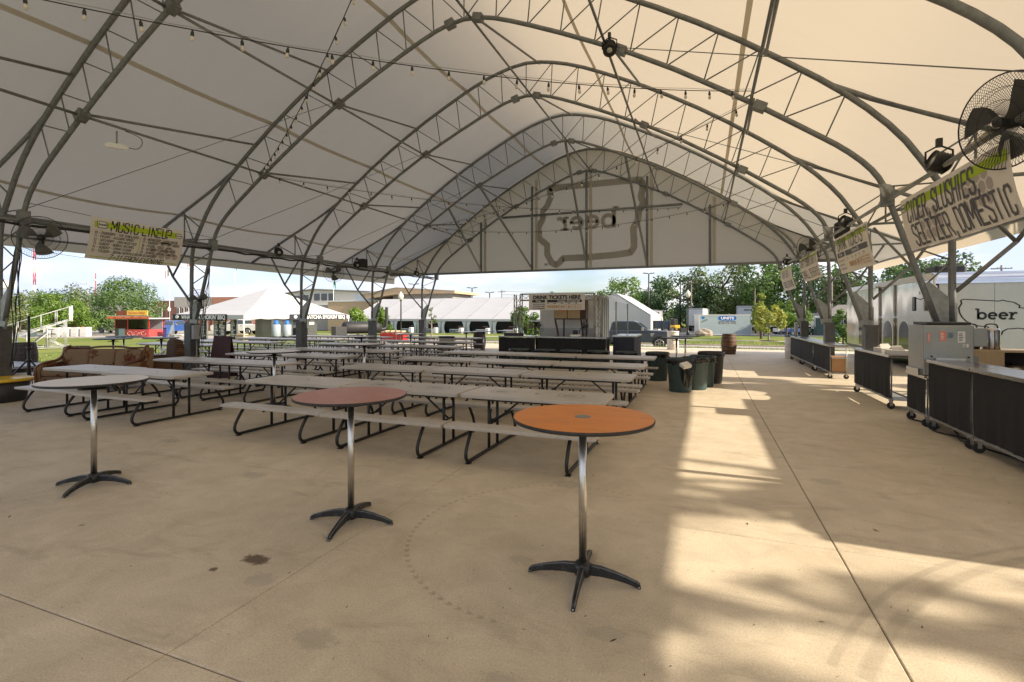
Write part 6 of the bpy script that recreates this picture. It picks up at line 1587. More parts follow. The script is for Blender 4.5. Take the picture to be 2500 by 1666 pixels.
def box_truck(name, label, loc, rz, L, W_, h, wall, cabm=None, number=None, dark=False):
    t = thing(name, label, 'truck' if cabm else 'trailer', loc, rz)
    n_ = max(2, int(L/1.2))
    for k in range(n_):
        for sg in (-1, 1):
            MB().box(-L/2+k*L/n_+0.01, sg*W_/2-0.02, 1.05, -L/2+(k+1)*L/n_-0.01, sg*W_/2+0.02, h-0.08).build('side_panel', wall, t)
    MB().box(-L/2+0.02, -W_/2+0.03, 1.0, L/2-0.02, W_/2-0.03, h-0.02).build('box', wall, t)
    MB().box(-L/2, -W_/2-0.03, h-0.08, L/2, W_/2+0.03, h).build('top_rail', 'grey_paint', t)
    MB().box(-L/2-0.03, -W_/2+0.15, 1.1, -L/2-0.005, W_/2-0.15, h-0.4).build('rear_door', 'door_grey', t)
    for sg in (-1, 1): MB().box(-L/2-0.04, sg*(W_/2-0.07)-0.08, 1.0, -L/2-0.005, sg*(W_/2-0.07)+0.08, h).build('rear_frame', 'grey_paint', t)
    MB().box(-L/2-0.045, -W_/2, h-0.3, -L/2-0.008, W_/2, h-0.02).build('rear_frame', 'grey_paint', t)
    MB().box(-L/2+0.1, -0.5, 0.6, L/2-0.1, 0.5, 0.98).build('chassis', 'black_metal', t)
    MB().box(-L/2-0.06, -W_/2+0.1, 0.55, -L/2+0.05, W_/2-0.1, 0.7).build('bumper', 'black_metal', t)
    for x in (-L/2+1.2, -L/2+2.3):
        for sg in (-1, 1): wheel(t, x, sg*(W_/2-0.2), 0.5, 0.3)
    if cabm:
        MB().prism([(L/2+0.1, 0.5), (L/2+2.6, 0.5), (L/2+2.7, 1.5), (L/2+1.5, 1.65), (L/2+1.15, 2.45), (L/2+0.1, 2.5)], -W_/2*0.9, W_/2*0.9, 'y').build('cab', cabm, t, bevel=0.06)
        MB().add([(L/2+1.5, -0.95, 1.72), (L/2+1.5, 0.95, 1.72), (L/2+1.2, 0.85, 2.36), (L/2+1.2, -0.85, 2.36)], [(0, 1, 2, 3)]).build('windscreen', 'car_glass', t)
        MB().box(L/2+2.66, -0.6, 0.8, L/2+2.73, 0.6, 1.4).build('grille', 'black_plastic', t)
        MB().box(L/2+0.02, -0.8, 2.6, L/2+0.5, 0.8, h-0.15).build('reefer_unit', 'trailer_white', t, bevel=0.05)
        for k in range(4): MB().box(L/2+0.505, -0.62+k*0.33, h-0.55, L/2+0.52, -0.40+k*0.33, h-0.35).build('vent', 'black_plastic', t)
        for sg in (-1, 1): wheel(t, L/2+1.9, sg*(W_/2-0.25), 0.48, 0.28)
    if number:
        lettering(number, lambda a, c: (-L/2-0.048, -a, c), 'print_black', t, 0.34, 0.01, 1, -0.35, h-0.72, align='LEFT')
    return t
M('door_grey', (0.40, 0.43, 0.45), 0.4, 0.2, 0.05, 2); M('truck_white', (0.62, 0.61, 0.58), 0.45, 0, 0.05, 1.5, dirt=(0.4, 0.36, 0.3), dirt_amt=0.3)
box_truck('box_trailer', 'tall white trailer numbered 300749 behind the storage container', (6.6, 82.5, gz(6.6, 82.5)), radians(80), 11, 2.6, 4.0, 'truck_white', None, '300749')
box_truck('box_truck', 'white refrigerated truck facing the road', (-8.3, 90.5, gz(-8, 90)), radians(-80), 7, 2.5, 3.6, 'truck_white', 'truck_white')
box_truck('box_trailer', 'white trailer with open grey rear beside the lot light', (-0.9, 95.5, gz(-1, 95)), radians(82), 8, 2.6, 4.0, 'truck_white')
box_truck('box_trailer', 'long white trailer behind the yellow crane boom', (-14, 101, gz(-14, 101)), radians(4), 11, 2.6, 3.9, 'truck_white')
box_truck('box_trailer', 'low white trailer behind the young trees', (12.0, 80.0, gz(12, 80)), radians(6), 7, 2.5, 2.9, 'truck_white')
box_truck('box_trailer', 'white travel trailer behind the storage container', (1.5, 92, gz(1.5, 92)), radians(12), 6, 2.4, 2.9, 'truck_white')
sk = thing('skid_loader', 'yellow skid loader by the lot light', 'loader', G3(-4.2, 76), radians(-30))
MB().box(-1.0, -0.6, 0.4, 0.8, 0.6, 1.1).build('body', 'paint_yellow', sk, bevel=0.05); MB().box(-0.5, -0.5, 1.1, 0.5, 0.5, 2.0).build('cab', 'black_metal', sk, bevel=0.04); MB().beam((-0.9, -0.65, 1.4), (1.5, -0.65, 0.5), 0.12, 0.22).build('lift_arm', 'paint_yellow', sk); MB().box(1.3, -0.8, 0.1, 1.8, 0.8, 0.7).build('bucket', 'black_metal', sk)
for x in (-0.6, 0.5):
    for sg in (-1, 1): wheel(sk, x, sg*0.7, 0.4, 0.25)
dp = thing('dump_trailer', 'dark grey open trailer behind the pickup', 'trailer', G3(-6.2, 70), radians(4)); MB().box(-2.0, -1.0, 0.6, 2.0, 1.0, 1.7).build('box', 'paint_slate', dp, bevel=0.03)
for sg in (-1, 1): wheel(dp, 0, sg*0.95, 0.4, 0.25)
for k in range(5): MB().box(-1.8+k*0.9-0.04, -1.04, 0.6, -1.8+k*0.9+0.04, -1.005, 1.7).build('rib', 'black_metal', dp)
cnb = thing('crane_boom', 'yellow boom lift arm raised before the long white trailer', 'boom lift', G3(-11.5, 92), radians(10)); MB().beam((-1.6, 0, 0.8), (1.3, 0, 3.9), 0.3, 0.4).build('boom', 'paint_yellow', cnb); MB().box(-2.4, -0.8, 0.3, 0.2, 0.8, 1.1).build('base', 'paint_yellow', cnb, bevel=0.05); 
for x in (-1.9, -0.3):
    for sg in (-1, 1): wheel(cnb, x, sg*0.8, 0.4, 0.25)
# storage container
M('units_grey', (0.33, 0.39, 0.41), 0.5, 0, 0.05, 1.5, 0.05, 10, dirt=(0.25, 0.27, 0.27), dirt_amt=0.3); M('units_blue', (0.01, 0.12, 0.42), 0.4, 0, 0.05, 3)
sc2 = thing('storage_container', 'pale blue-grey storage container with a blue oval sign', 'container', (-0.55, 63.0, gz(0, 62.5)), radians(14))
for k in range(4): MB().box(0.05+k*1.47, 0.0, 0.08, 0.05+(k+1)*1.47-0.004, 0.04, 2.32).build('side_panel', 'units_grey', sc2)
MB().box(0.05, 0.041, 0.08, 5.93, 2.4, 2.30).build('body', 'trailer_white', sc2)
for x in (0.0, 5.90): MB().box(x, -0.02, 0, x+0.1, 0.09, 2.42).build('corner_post', 'trailer_white', sc2)
MB().box(0, -0.025, 2.3, 6.0, 2.42, 2.43).build('roof_rail', 'trailer_white', sc2); MB().box(0, -0.015, 0.0, 6.0, 0.08, 0.09).build('bottom_rail', 'trailer_white', sc2)
OVL = [(3.25+1.02*(1 if c_ > 0 else -1)*abs(c_)**0.55, 2.0+0.28*(1 if s_ > 0 else -1)*abs(s_)**0.6) for c_, s_ in ((cos(2*pi*k/32), sin(2*pi*k/32)) for k in range(32))]
MB().prism(OVL, -0.012, -0.004, 'y').build('sign', 'units_blue', sc2)
sf2 = lambda a, c: (a, -0.015, c)
lettering('UNITS', sf2, 'print_white', sc2, 0.42, 0.02, 1, 2.52, 1.87, fit=1.48); lettering('(515) 225-4060', lambda a, c: (a, -0.006, c), 'print_black', sc2, 0.2, 0.008, 1, 2.25, 1.50, fit=1.95)
MB().box(2.25, -0.008, 1.32, 4.2, -0.004, 1.42).build('sign', 'print_black', sc2); lettering('www.unitsstorage.com', lambda a, c: (a, -0.0095, c), 'print_white', sc2, 0.08, 0.002, 1, 2.35, 1.35, fit=1.75)
MB().prism([(0.5+0.2*cos(2*pi*k/14), 2.05+0.14*sin(2*pi*k/14)) for k in range(14)], -0.008, -0.004, 'y').build('emblem', 'units_blue', sc2)
for k in range(2): MB().beam((0.3, -0.006, 1.6-k*0.12), (1.0, -0.006, 1.9-k*0.12), 0.004, 0.05).build('emblem', 'print_black', sc2)
bo = MB().sphere((0, 0, 0.28), 0.9, 9, 6, (1.0, 0.7, 0.62), 0.20, random.Random(4)); bo.sm = [False]*len(bo.f); M('boulder', (0.33, 0.27, 0.22), 0.9, 0, 0.25, 2, 0.5, 6)
tag(bo.build('boulder', 'boulder', None, G3(0.0, 59.4)), 'tan boulder at the corner of the storage container', 'boulder')
ld = thing('pallet_stack', 'leaning blue and wooden boards beside the storage container', 'boards', G3(5.9, 63.2)); 
for k in range(5): MB().beam((0.15*k, 0.1*k, 0), (0.15*k-0.35, 0.1*k, 1.5), 0.06, 0.25).build('board', 'paint_blue' if k % 2 else 'pale_wood', ld)
# golf carts
for i, (x, y, mm) in enumerate(((10.6, 69.5, 'paint_blue'), (13.4, 72.5, 'paint_green'), (9.9, 74, 'paint_white'))):
    gc = thing('golf_cart', ('dark blue', 'dark green', 'white')[i]+' golf cart with canopy roof parked before the trees', 'golf cart', G3(x, y), radians(25))
    MB().prism([(-1.2, 0.3), (1.2, 0.3), (1.25, 0.7), (0.7, 0.85), (0.3, 0.45), (-0.3, 0.45), (-0.35, 0.75), (-1.2, 0.8)], -0.58, 0.58, 'y').build('body', mm, gc, bevel=0.04)
    MB().box(-1.1, -0.6, 1.75, 0.8, 0.6, 1.82).build('roof', 'black_plastic', gc, bevel=0.03); MB().box(-0.45, -0.5, 0.75, -0.3, 0.5, 1.15).build('seat', 'banner', gc, bevel=0.03)
    for xx in (-1.0, 0.65):
        for sg in (-1, 1): MB().cyl((xx, sg*0.55, 0.7), (xx*0.9, sg*0.55, 1.75), 0.02, n=6).build('post', 'black_metal', gc)
    for xx in (-0.8, 0.85):
        for sg in (-1, 1): wheel(gc, xx, sg*0.5, 0.25, 0.18)
    MB().add([(0.72, -0.5, 0.88), (0.72, 0.5, 0.88), (0.62, 0.5, 1.7), (0.62, -0.5, 1.7)], [(0, 1, 2, 3)]).build('windscreen', 'car_glass', gc)
# ------------------------------------------------------------------ tents and stalls outside
def siding_mat(name, c, sc=6.0, dr='Z'):
    m, n, l, p = nm(name); tc = n.new("ShaderNodeTexCoord"); w = n.new("ShaderNodeTexWave"); w.bands_direction = dr; w.inputs['Scale'].default_value = sc; w.wave_profile = 'SAW'
    l.new(tc.outputs['Object'], w.inputs['Vector']); b = n.new("ShaderNodeBump"); b.inputs['Strength'].default_value = 0.6; b.inputs['Distance'].default_value = 0.05
    l.new(w.outputs['Fac'], b.inputs['Height']); l.new(b.outputs[0], p.inputs['Normal']); p.inputs['Base Color'].default_value = (*c, 1); p.inputs['Roughness'].default_value = 0.6
def brick_mat(name, c1, c2, mo, sc=4.0):
    m, n, l, p = nm(name); tc = n.new("ShaderNodeTexCoord"); sp = n.new("ShaderNodeSeparateXYZ"); cb_ = n.new("ShaderNodeCombineXYZ"); l.new(tc.outputs['Object'], sp.inputs[0])
    ad = n.new("ShaderNodeMath"); ad.operation = 'ADD'; l.new(sp.outputs[0], ad.inputs[0]); l.new(sp.outputs[1], ad.inputs[1]); l.new(ad.outputs[0], cb_.inputs[0]); l.new(sp.outputs[2], cb_.inputs[1])
    b = n.new("ShaderNodeTexBrick"); b.inputs['Scale'].default_value = sc; b.inputs['Color1'].default_value = (*c1, 1); b.inputs['Color2'].default_value = (*c2, 1); b.inputs['Mortar'].default_value = (*mo, 1); b.inputs['Mortar Size'].default_value = 0.025
    l.new(cb_.outputs[0], b.inputs['Vector']); l.new(b.outputs['Color'], p.inputs['Base Color']); p.inputs['Roughness'].default_value = 0.85
    bp = n.new("ShaderNodeBump"); bp.inputs['Strength'].default_value = 0.4; bp.inputs['Distance'].default_value = 0.02; l.new(b.outputs['Fac'], bp.inputs['Height']); bp.invert = True; l.new(bp.outputs[0], p.inputs['Normal'])
siding_mat('siding_white', (0.56, 0.54, 0.49), 1.3); siding_mat('siding_blue', (0.30, 0.42, 0.46), 3.0, 'X'); brick_mat('brick_red', (0.27, 0.10, 0.055), (0.33, 0.14, 0.08), (0.32, 0.27, 0.22), 2.2); brick_mat('brick_dark', (0.13, 0.05, 0.035), (0.17, 0.065, 0.045), (0.2, 0.16, 0.14), 2.2); brick_mat('shingle', (0.17, 0.155, 0.14), (0.22, 0.2, 0.18), (0.1, 0.09, 0.08), 3.0)
M('curtain', (0.62, 0.68, 0.70), 0.8, 0, 0.08, 2); M('dark_red', (0.10, 0.015, 0.012), 0.6, 0, 0.15, 3); M('stucco', (0.52, 0.38, 0.24), 0.8, 0, 0.06, 1.5); M('concrete_grey', (0.30, 0.29, 0.27), 0.8, 0, 0.1, 1.5); M('navy', (0.012, 0.016, 0.03), 0.7, 0, 0.1, 3); M('smoke_black', (0.03, 0.03, 0.032), 0.55, 0.3, 0.2, 3, dirt=(0.12, 0.1, 0.09), dirt_amt=0.5)

glassy('stand_glass', (0.75, 0.82, 0.82)); M('flag_green', (0.01, 0.22, 0.09), 0.7)
# barbecue tent: hip roof on poles
zb = gz(-36.9, 34)
bq = thing('barbecue_tent', 'white peaked tent with black smokehouse lettering on its valance', 'tent', (-36.9, 34.1, zb))
hx, hy, ze, zp = 4.0, 6.1, 2.36, 4.85
cor = [(-hx, -hy), (hx, -hy), (hx, hy), (-hx, hy)]
def hip(a, c):
    def fn(s, t):
        x = (a[0]+(c[0]-a[0])*s)*(1-t); y = (a[1]+(c[1]-a[1])*s)*(1-t); k = 1-t
        return (x, y, ze+(zp-ze)*(t**1.12)+0.06*sin(pi*min(1, t*1.0))*0)
    return fn
for a, c in zip(cor, cor[1:]+cor[:1]):
    MB().grid(hip(a, c), 10, 10).build('roof_panel', 'white_canvas', bq)
    L = sqrt((c[0]-a[0])**2+(c[1]-a[1])**2)
    MB().grid(lambda s, t, a=a, c=c, L=L: (a[0]+(c[0]-a[0])*s, a[1]+(c[1]-a[1])*s, ze-t*(0.28+0.07*abs(sin(s*L*2.0)))), 60, 2).build('valance', 'white_canvas', bq)
for x, y in cor+[(hx, 0), (-hx, 0), (0, -hy)]: MB().cyl((x*0.985, y*0.985, 0), (x*0.985, y*0.985, ze), 0.035).build('pole', 'white_paint', bq)
for (x0, y0), (x1, y1), flip in (((-3.9, -hy-0.03), (2.3, -hy-0.03), 0), ((hx+0.03, -1.6), (hx+0.03, 5.6), 1)):
    L = sqrt((x1-x0)**2+(y1-y0)**2); ux, uy = (x1-x0)/L, (y1-y0)/L
    s_ = MB().add([(x0, y0, ze-0.42), (x1, y1, ze-0.42), (x1, y1, ze+0.06), (x0, y0, ze+0.06)], [(0, 1, 2, 3)]).build('lettered_valance', 'navy', bq)
    nx_, ny_ = (0, -0.012) if not flip else (0.012, 0)
    lettering("WHATCHA SMOKIN' BBQ", lambda a, c: (x0+ux*a+nx_, y0+uy*a+ny_, ze-0.42+c), 'print_white', s_, 0.46, 0.012, 1, L*0.17, 0.09, fit=L*0.8)
    MB().sphere((x0+ux*L*0.09+nx_*2, y0+uy*L*0.09+ny_*2, ze-0.16), 0.2, 10, 6, (abs(ux)+0.05, abs(uy)+0.05, 0.7)).build('emblem', 'print_white', s_)
def at_bq(x, y): return (x, y, gz(x, y))
# stainless concession trailer under the tent
st = thing('concession_trailer', 'stainless concession trailer under the smokehouse tent', 'trailer', at_bq(-34.2, 33.6), radians(90))
for k in range(4): MB().box(-2.6+k*1.3+0.01, -0.9, 0.55, -1.3+k*1.3-0.01, -0.86, 2.25).build('side_panel', 'stainless', st)
MB().box(-2.6, -0.858, 0.5, 2.6, 0.9, 2.25).build('body', 'stainless', st); MB().box(-2.5, -0.93, 0.2, -0.4, -0.88, 0.55).build('fender', 'black_metal', st, bevel=0.03)
for x in (-1.9, -1.0): wheel(st, x, -0.85, 0.33, 0.22)
MB().box(-0.3, -0.92, 1.5, 0.5, -0.905, 2.0).build('window', 'car_glass', st); MB().box(0.9, -0.915, 1.75, 1.15, -0.905, 2.05).build('notice', 'sticker_red', st); MB().box(1.6, -0.915, 1.5, 2.2, -0.905, 2.05).build('notice', 'print_white', st)
# smoker trailer
sm = thing('smoker_grill', 'black barrel smoker on a trailer with tall bent chimney', 'smoker', at_bq(-28.7, 36.6), radians(62))
MB().tube([(-1.6, 0, 1.25), (-1.45, 0, 1.25), (1.45, 0, 1.25), (1.9, 0, 1.15)], 0.55, 18, rs=[0.45, 0.55, 0.55, 0.3]).build('barrel', 'smoke_black', sm); MB().tube(smoothpoly([(1.7, 0, 1.1), (2.3, 0, 1.05), (2.5, 0, 1.3), (2.5, 0, 3.1)], 2), 0.14, 10).build('chimney', 'smoke_black', sm)
MB().box(-2.5, -0.5, 0.6, -1.5, 0.5, 1.35).build('firebox', 'smoke_black', sm, bevel=0.02); MB().beam((-2.5, 0, 0.55), (3.0, 0, 0.55), 0.9, 0.1).build('chassis', 'black_metal', sm)
for sg in (-1, 1): wheel(sm, 0, sg*0.65, 0.32, 0.2)
for i in range(2):
    wj = thing('water_dispenser', 'clear barrel dispenser with blue cap before the concession trailer', 'dispenser', at_bq(-31.6+i*0.35, 29.9+i*0.75), 0, 'blue-capped dispensers')
    MB().lathe([(0.3, 0.35), (0.32, 0.4), (0.32, 1.25), (0.2, 1.35)], (0, 0, 0), 16).build('tank', 'sticker_grey', wj); MB().lathe([(0.24, 1.33), (0.14, 1.45), (0.14, 1.62), (0, 1.64)], (0, 0, 0), 14).build('cap', 'ext_blue', wj); MB().box(-0.3, -0.3, 0, 0.3, 0.3, 0.35).build('crate', 'black_plastic', wj)
bb = thing('black_cabinet', 'plain black cabinet beside the blue-capped dispensers', 'cabinet', at_bq(-30.8, 31.6)); MB().box(-0.4, -0.4, 0, 0.4, 0.4, 1.2).build('body', 'black_plastic', bb, bevel=0.02); MB().box(-0.38, -0.42, 0.1, 0.38, -0.405, 1.1).build('door', 'black_metal', bb)
for k, (x, y) in enumerate(((-38.0, 28.6), (-36.9, 28.9), (-35.9, 28.7), (-34.9, 28.8))):
    mb_ = thing('menu_board', 'tall black menu board with white writing under the smokehouse tent', 'menu board', at_bq(x, y), 0, 'menu boards')
    MB().box(-0.33, -0.03, 0.25, 0.33, 0.0, 1.95).build('board', 'print_black', mb_)
    rgm = random.Random(k)
    for j in range(12): MB().box(-0.26, -0.036, 1.8-j*0.12, -0.26+rgm.uniform(0.2, 0.5), -0.032, 1.86-j*0.12).build('chalk_line', 'print_white', mb_)
    for sg in (-1, 1): MB().cyl((sg*0.28, 0.02, 0), (sg*0.28, 0.0, 0.3), 0.015, n=6).build('leg', 'black_metal', mb_)
wd = thing('firewood_rack', 'stack of split firewood by the menu boards', 'firewood', at_bq(-33.6, 28.4))
for i in range(5):
    for j in range(4): MB().cyl((-0.36+i*0.18+0.09*(j % 2), -0.2, 0.12+j*0.16), (-0.36+i*0.18+0.09*(j % 2), 0.2, 0.12+j*0.16), 0.08, n=7).build('log', 'pale_wood', wd)
fw = thing('firewood_rack', 'red bin heaped with split logs by the smoker chimney', 'firewood', at_bq(-25.6, 37.2)); MB().box(-1.2, -0.4, 0, 1.2, 0.4, 0.75).build('bin', 'paint_red', fw, bevel=0.03)
for i in range(8): MB().cyl((-1.0+i*0.28, -0.35, 0.83+0.07*(i % 2)), (-1.0+i*0.28, 0.3, 0.83+0.07*(i % 2)), 0.1, n=7).build('log', 'pale_wood', fw)
for i, (x, y) in enumerate(((-40.4, 27.6), (-39.0, 27.3), (-24.0, 36.4))):
    tb_ = thing('folding_table', ('folding table with black cloth left of the menu boards', 'folding table with metal legs by the menu boards', 'small table by the red firewood bin')[i], 'table', at_bq(x, y))
    MB().box(-0.7, -0.35, 0.72, 0.7, 0.35, 0.76).build('tabletop', 'black_plastic' if i == 0 else 'print_white', tb_)
    for a in (-0.6, 0.6):
        for c in (-0.3, 0.3): MB().cyl((a, c, 0), (a, c, 0.72), 0.02, n=6).build('leg', 'galv', tb_)
cl_ = thing('poster_stand', 'sheet poster with orange picture on an easel by the tent corner', 'poster', at_bq(-38.6, 26.2), radians(-15)); MB().add([(-0.3, 0, 0.5), (0.3, 0, 0.5), (0.26, 0.25, 1.5), (-0.26, 0.25, 1.5)], [(0, 1, 2, 3)]).build('sheet', 'print_white', cl_); MB().add([(-0.1, -0.005, 0.55), (0.25, -0.005, 0.55), (0.22, 0.07, 0.85), (-0.05, 0.07, 0.85)], [(0, 1, 2, 3)]).build('picture', 'print_amber', cl_)
for sg in (-1, 1): MB().cyl((sg*0.25, 0.3, 0), (sg*0.1, 0.27, 1.55), 0.015, n=6).build('leg', 'galv', cl_)

# long white tents with gathered curtains
zt = -0.72
lt = thing('long_white_tent', 'long white ridge tent with grey curtains across the road', 'tent', (-47.5, 58, zt))
XL, XR, YD, ZE, ZR = 0, 33.5, 16, 1.95, 5.0
nb = 9; bw = (XR-XL)/nb
for k in range(nb):
    a, c = XL+k*bw+0.02, XL+(k+1)*bw-0.02
    MB().grid(lambda s, t, a=a, c=c: (a+(c-a)*s, t*YD/2, ZE+(ZR-ZE)*t-0.10*sin(pi*t)*0.6-0.03*sin(pi*s)), 4, 6).build('roof_panel', 'white_canvas', lt)
    MB().grid(lambda s, t, a=a, c=c: (a+(c-a)*s, YD-t*YD/2, ZE+(ZR-ZE)*t), 2, 2).build('roof_panel', 'white_canvas', lt)
    MB().box(a, -0.03, ZE-0.28, c, 0.0, ZE+0.01).build('fascia', 'white_canvas', lt)
    MB().cyl((XL+k*bw, 0.02, 0), (XL+k*bw, 0.02, ZE), 0.06).build('post', 'galv', lt)
    for sg, ex in ((1, XL+k*bw+0.05), (-1, XL+(k+1)*bw-0.05)):
        def cur(s, t, sg=sg, ex=ex):
            w = 0.62*(0.6+0.4*(2*t-1)**2)
            return (ex+sg*w*s, 0.12+0.05*sin(s*26), ZE-0.28-(ZE-0.3)*t)
        MB().grid(cur, 24, 6).build('curtain', 'curtain', lt)
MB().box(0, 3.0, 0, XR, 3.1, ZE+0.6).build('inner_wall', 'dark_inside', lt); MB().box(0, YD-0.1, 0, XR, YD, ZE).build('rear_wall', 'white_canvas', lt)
for x in (XL, XR):
    MB().add([(x, 0, ZE), (x, YD, ZE), (x, YD/2, ZR), (x, 0, 0.0), (x, YD, 0.0)], [(0, 1, 2), (3, 4, 1, 0)]).build('gable_panel', 'white_canvas', lt)
for k in range(2, 9):
    tb_ = thing('bar_table', 'dark red bar table inside the long white tent', 'table', (-47.5+k*bw+1.1, 60.2, zt), 0, 'dark red tables in the long tent'); MB().box(0, 0, 0.85, 1.8, 0.5, 0.9).build('tabletop', 'dark_red', tb_); MB().box(0.05, 0.05, 0, 1.75, 0.1, 0.85).build('front_panel', 'dark_red', tb_); MB().box(0.3, 0.1, 0.9, 0.9, 0.4, 1.0).build('tray', 'sticker_grey', tb_)
    ch = thing('cooler_cart', 'pale green cooler cart outside the long white tent', 'cart', (-47.5+k*bw-0.9, 57.0, gz(-40, 57)), 0, 'cooler carts along the long tent'); MB().box(-0.8, -0.3, 0.15, 0.5, 0.3, 0.62).build('box', 'sticker_grey', ch, bevel=0.02)
    for j in range(6): MB().box(-0.72+j*0.2, -0.32, 0.2, -0.60+j*0.2, -0.305, 0.56).build('panel', 'can_green', ch)
    MB().box(0.52, -0.28, 0.1, 0.95, 0.28, 0.8).build('tank', 'white_paint', ch, bevel=0.05)
gt = thing('gable_tent', 'white gabled tent end rising right of the ticket booth', 'tent', (-11.0, 66, -0.75))
for sg in (-1, 1):
    MB().grid(lambda s, t, sg=sg: (sg*4.6*(1-t), s*16, 2.5+2.95*t), 6, 6).build('roof_panel', 'white_canvas', gt); MB().box(sg*4.6-0.03, 0, 0, sg*4.6+0.03, 16, 2.5).build('side_wall', 'white_canvas', gt)
for k in range(6):
    a = -4.6+k*9.2/6; c = a+9.2/6-0.02; za = 2.5+2.95*(1-abs(a)/4.6); zc = 2.5+2.95*(1-abs(c)/4.6); 
    MB().add([(a, -0.01, 0), (c, -0.01, 0), (c, -0.01, zc), (a, -0.01, za)], [(0, 1, 2, 3)]).build('gable_panel', 'white_canvas', gt)
    MB().box(a-0.02, -0.04, 0.9, a+0.02, -0.015, 1.1).build('strap', 'black_plastic', gt)
MB().beam((-4.62, -0.03, 2.5), (0, -0.03, 5.47), 0.06, 0.1).build('gable_trim', 'galv', gt); MB().beam((0, -0.03, 5.47), (4.62, -0.03, 2.5), 0.06, 0.1).build('gable_trim', 'galv', gt)

# strawberry stand
ls_ = thing('food_stand', 'red strawberry refreshment stand with yellow roof sign on the lawn', 'food stand', (-55.2, 34.6, gz(-55, 34.5)), radians(14)); ls_.scale = (0.88, 0.88, 0.88)
M('berry', (0.42, 0.06, 0.06), 0.5, 0, 0.2, 2.5); M('sign_red', (0.45, 0.05, 0.03), 0.5, 0, 0.15, 3); M('sign_yellow', (0.60, 0.40, 0.06), 0.5, 0, 0.25, 2); M('brown_side', (0.16, 0.045, 0.02), 0.6, 0, 0.2, 3); M('vine', (0.62, 0.36, 0.32), 0.5, 0, 0.1, 3)
MB().box(-0.8, -1.1, 0.15, 2.0, 1.1, 1.0).build('counter_front', 'berry', ls_, bevel=0.03); MB().box(-2.5, -1.1, 0.15, -0.82, 1.1, 1.0).build('counter_front', 'brown_side', ls_, bevel=0.03)
for x in (-2.45, -0.8, 1.95): MB().box(x-0.05, -1.08, 1.0, x+0.05, -0.98, 2.25).build('post', 'paint_red', ls_)
for x in (-2.45, 1.95): MB().box(x-0.05, 0.98, 1.0, x+0.05, 1.08, 2.25).build('post', 'paint_red', ls_)
for x0, x1 in ((-2.4, -0.86), (-0.74, 1.9)): MB().box(x0, -1.06, 1.02, x1, -1.04, 2.2).build('window', 'stand_glass', ls_) if 'stand_glass' in MT else None
MB().box(-2.4, 0.9, 1.0, 1.9, 0.95, 2.25).build('back_wall', 'sticker_grey', ls_)
MB().box(-3.0, -1.6, 2.25, 2.5, 1.4, 2.36).build('roof', 'white_paint', ls_, bevel=0.02)
for k in range(5):
    a = -3.0+k*1.1; MB().box(a+0.03, -1.66, 2.28, a+1.07, -1.61, 2.62).build('sign_board', 'sign_red', ls_); MB().box(a+0.02, -1.67, 2.58, a+1.08, -1.665, 2.62).build('sign_edge', 'print_white', ls_)
    lettering('strawberry' if k > 1 else 'lemonade', lambda x, c, a=a: (a+x, -1.67, c), 'sign_yellow', ls_, 0.16, 0.004, 1, 0.15, 2.40, fit=0.78)
MB().box(-0.8, -1.2, 2.7, 1.9, -1.1, 3.25).build('roof_sign', 'sign_yellow', ls_, bevel=0.02); MB().box(-2.2, -1.2, 2.7, -0.85, -1.1, 3.2).build('roof_sign', 'brown_side', ls_, bevel=0.02)
lettering('Strawberry Refresh', lambda x, c: (x, -1.205, c), 'sign_red', ls_, 0.3, 0.008, 1, -0.55, 2.86, fit=2.1)
for k in range(4):
    MB().tube([(-0.5+k*0.6+0.3*cos(j*0.6), -1.115, 0.55+0.22*sin(j*0.6+k)) for j in range(9)], 0.025, 5).build('painted_vine', 'vine', ls_)
for k in range(6): MB().lathe([(0.08, 0), (0.1, 0.25)], (-2.0+k*0.7, -0.6, 1.02), 10).build('cup', 'print_white' if k % 2 else 'ext_blue', ls_)
b2 = thing('bin', 'blue bin beside the strawberry stand', 'bin', G3(-52.4, 35.4)); MB().box(-0.3, -0.3, 0, 0.3, 0.3, 1.0).build('body', 'paint_blue', b2, bevel=0.03); MB().box(-0.33, -0.33, 1.0, 0.33, 0.33, 1.06).build('lid', 'paint_blue', b2)
b2 = thing('bin', 'green bin in front of the strawberry stand', 'bin', G3(-55.0, 32.4)); MB().box(-0.28, -0.28, 0, 0.28, 0.28, 0.95).build('body', 'can_green', b2, bevel=0.03); MB().box(-0.3, -0.3, 0.95, 0.3, 0.3, 1.0).build('lid', 'can_green', b2)
for k in range(5):
    b2 = thing('pale_bin', 'pale tan waste bin in the row before the red car', 'bin', G3(-76.5+k*1.05, 37.0+k*0.42), radians(20), 'pale bins across the lawn'); MB().box(-0.42, -0.4, 0, 0.42, 0.4, 1.15).build('body', 'truck_white', b2, bevel=0.03); MB().box(-0.4, -0.41, 0.1, 0.4, -0.405, 0.5).build('front_panel', 'panel_white', b2)
b2 = thing('bin', 'small green bin left of the pale bins', 'bin', G3(-77.5, 35.6)); MB().box(-0.3, -0.3, 0, 0.3, 0.3, 0.85).build('body', 'can_green', b2, bevel=0.03); MB().box(-0.32, -0.32, 0.85, 0.32, 0.32, 0.9).build('lid', 'can_green', b2)

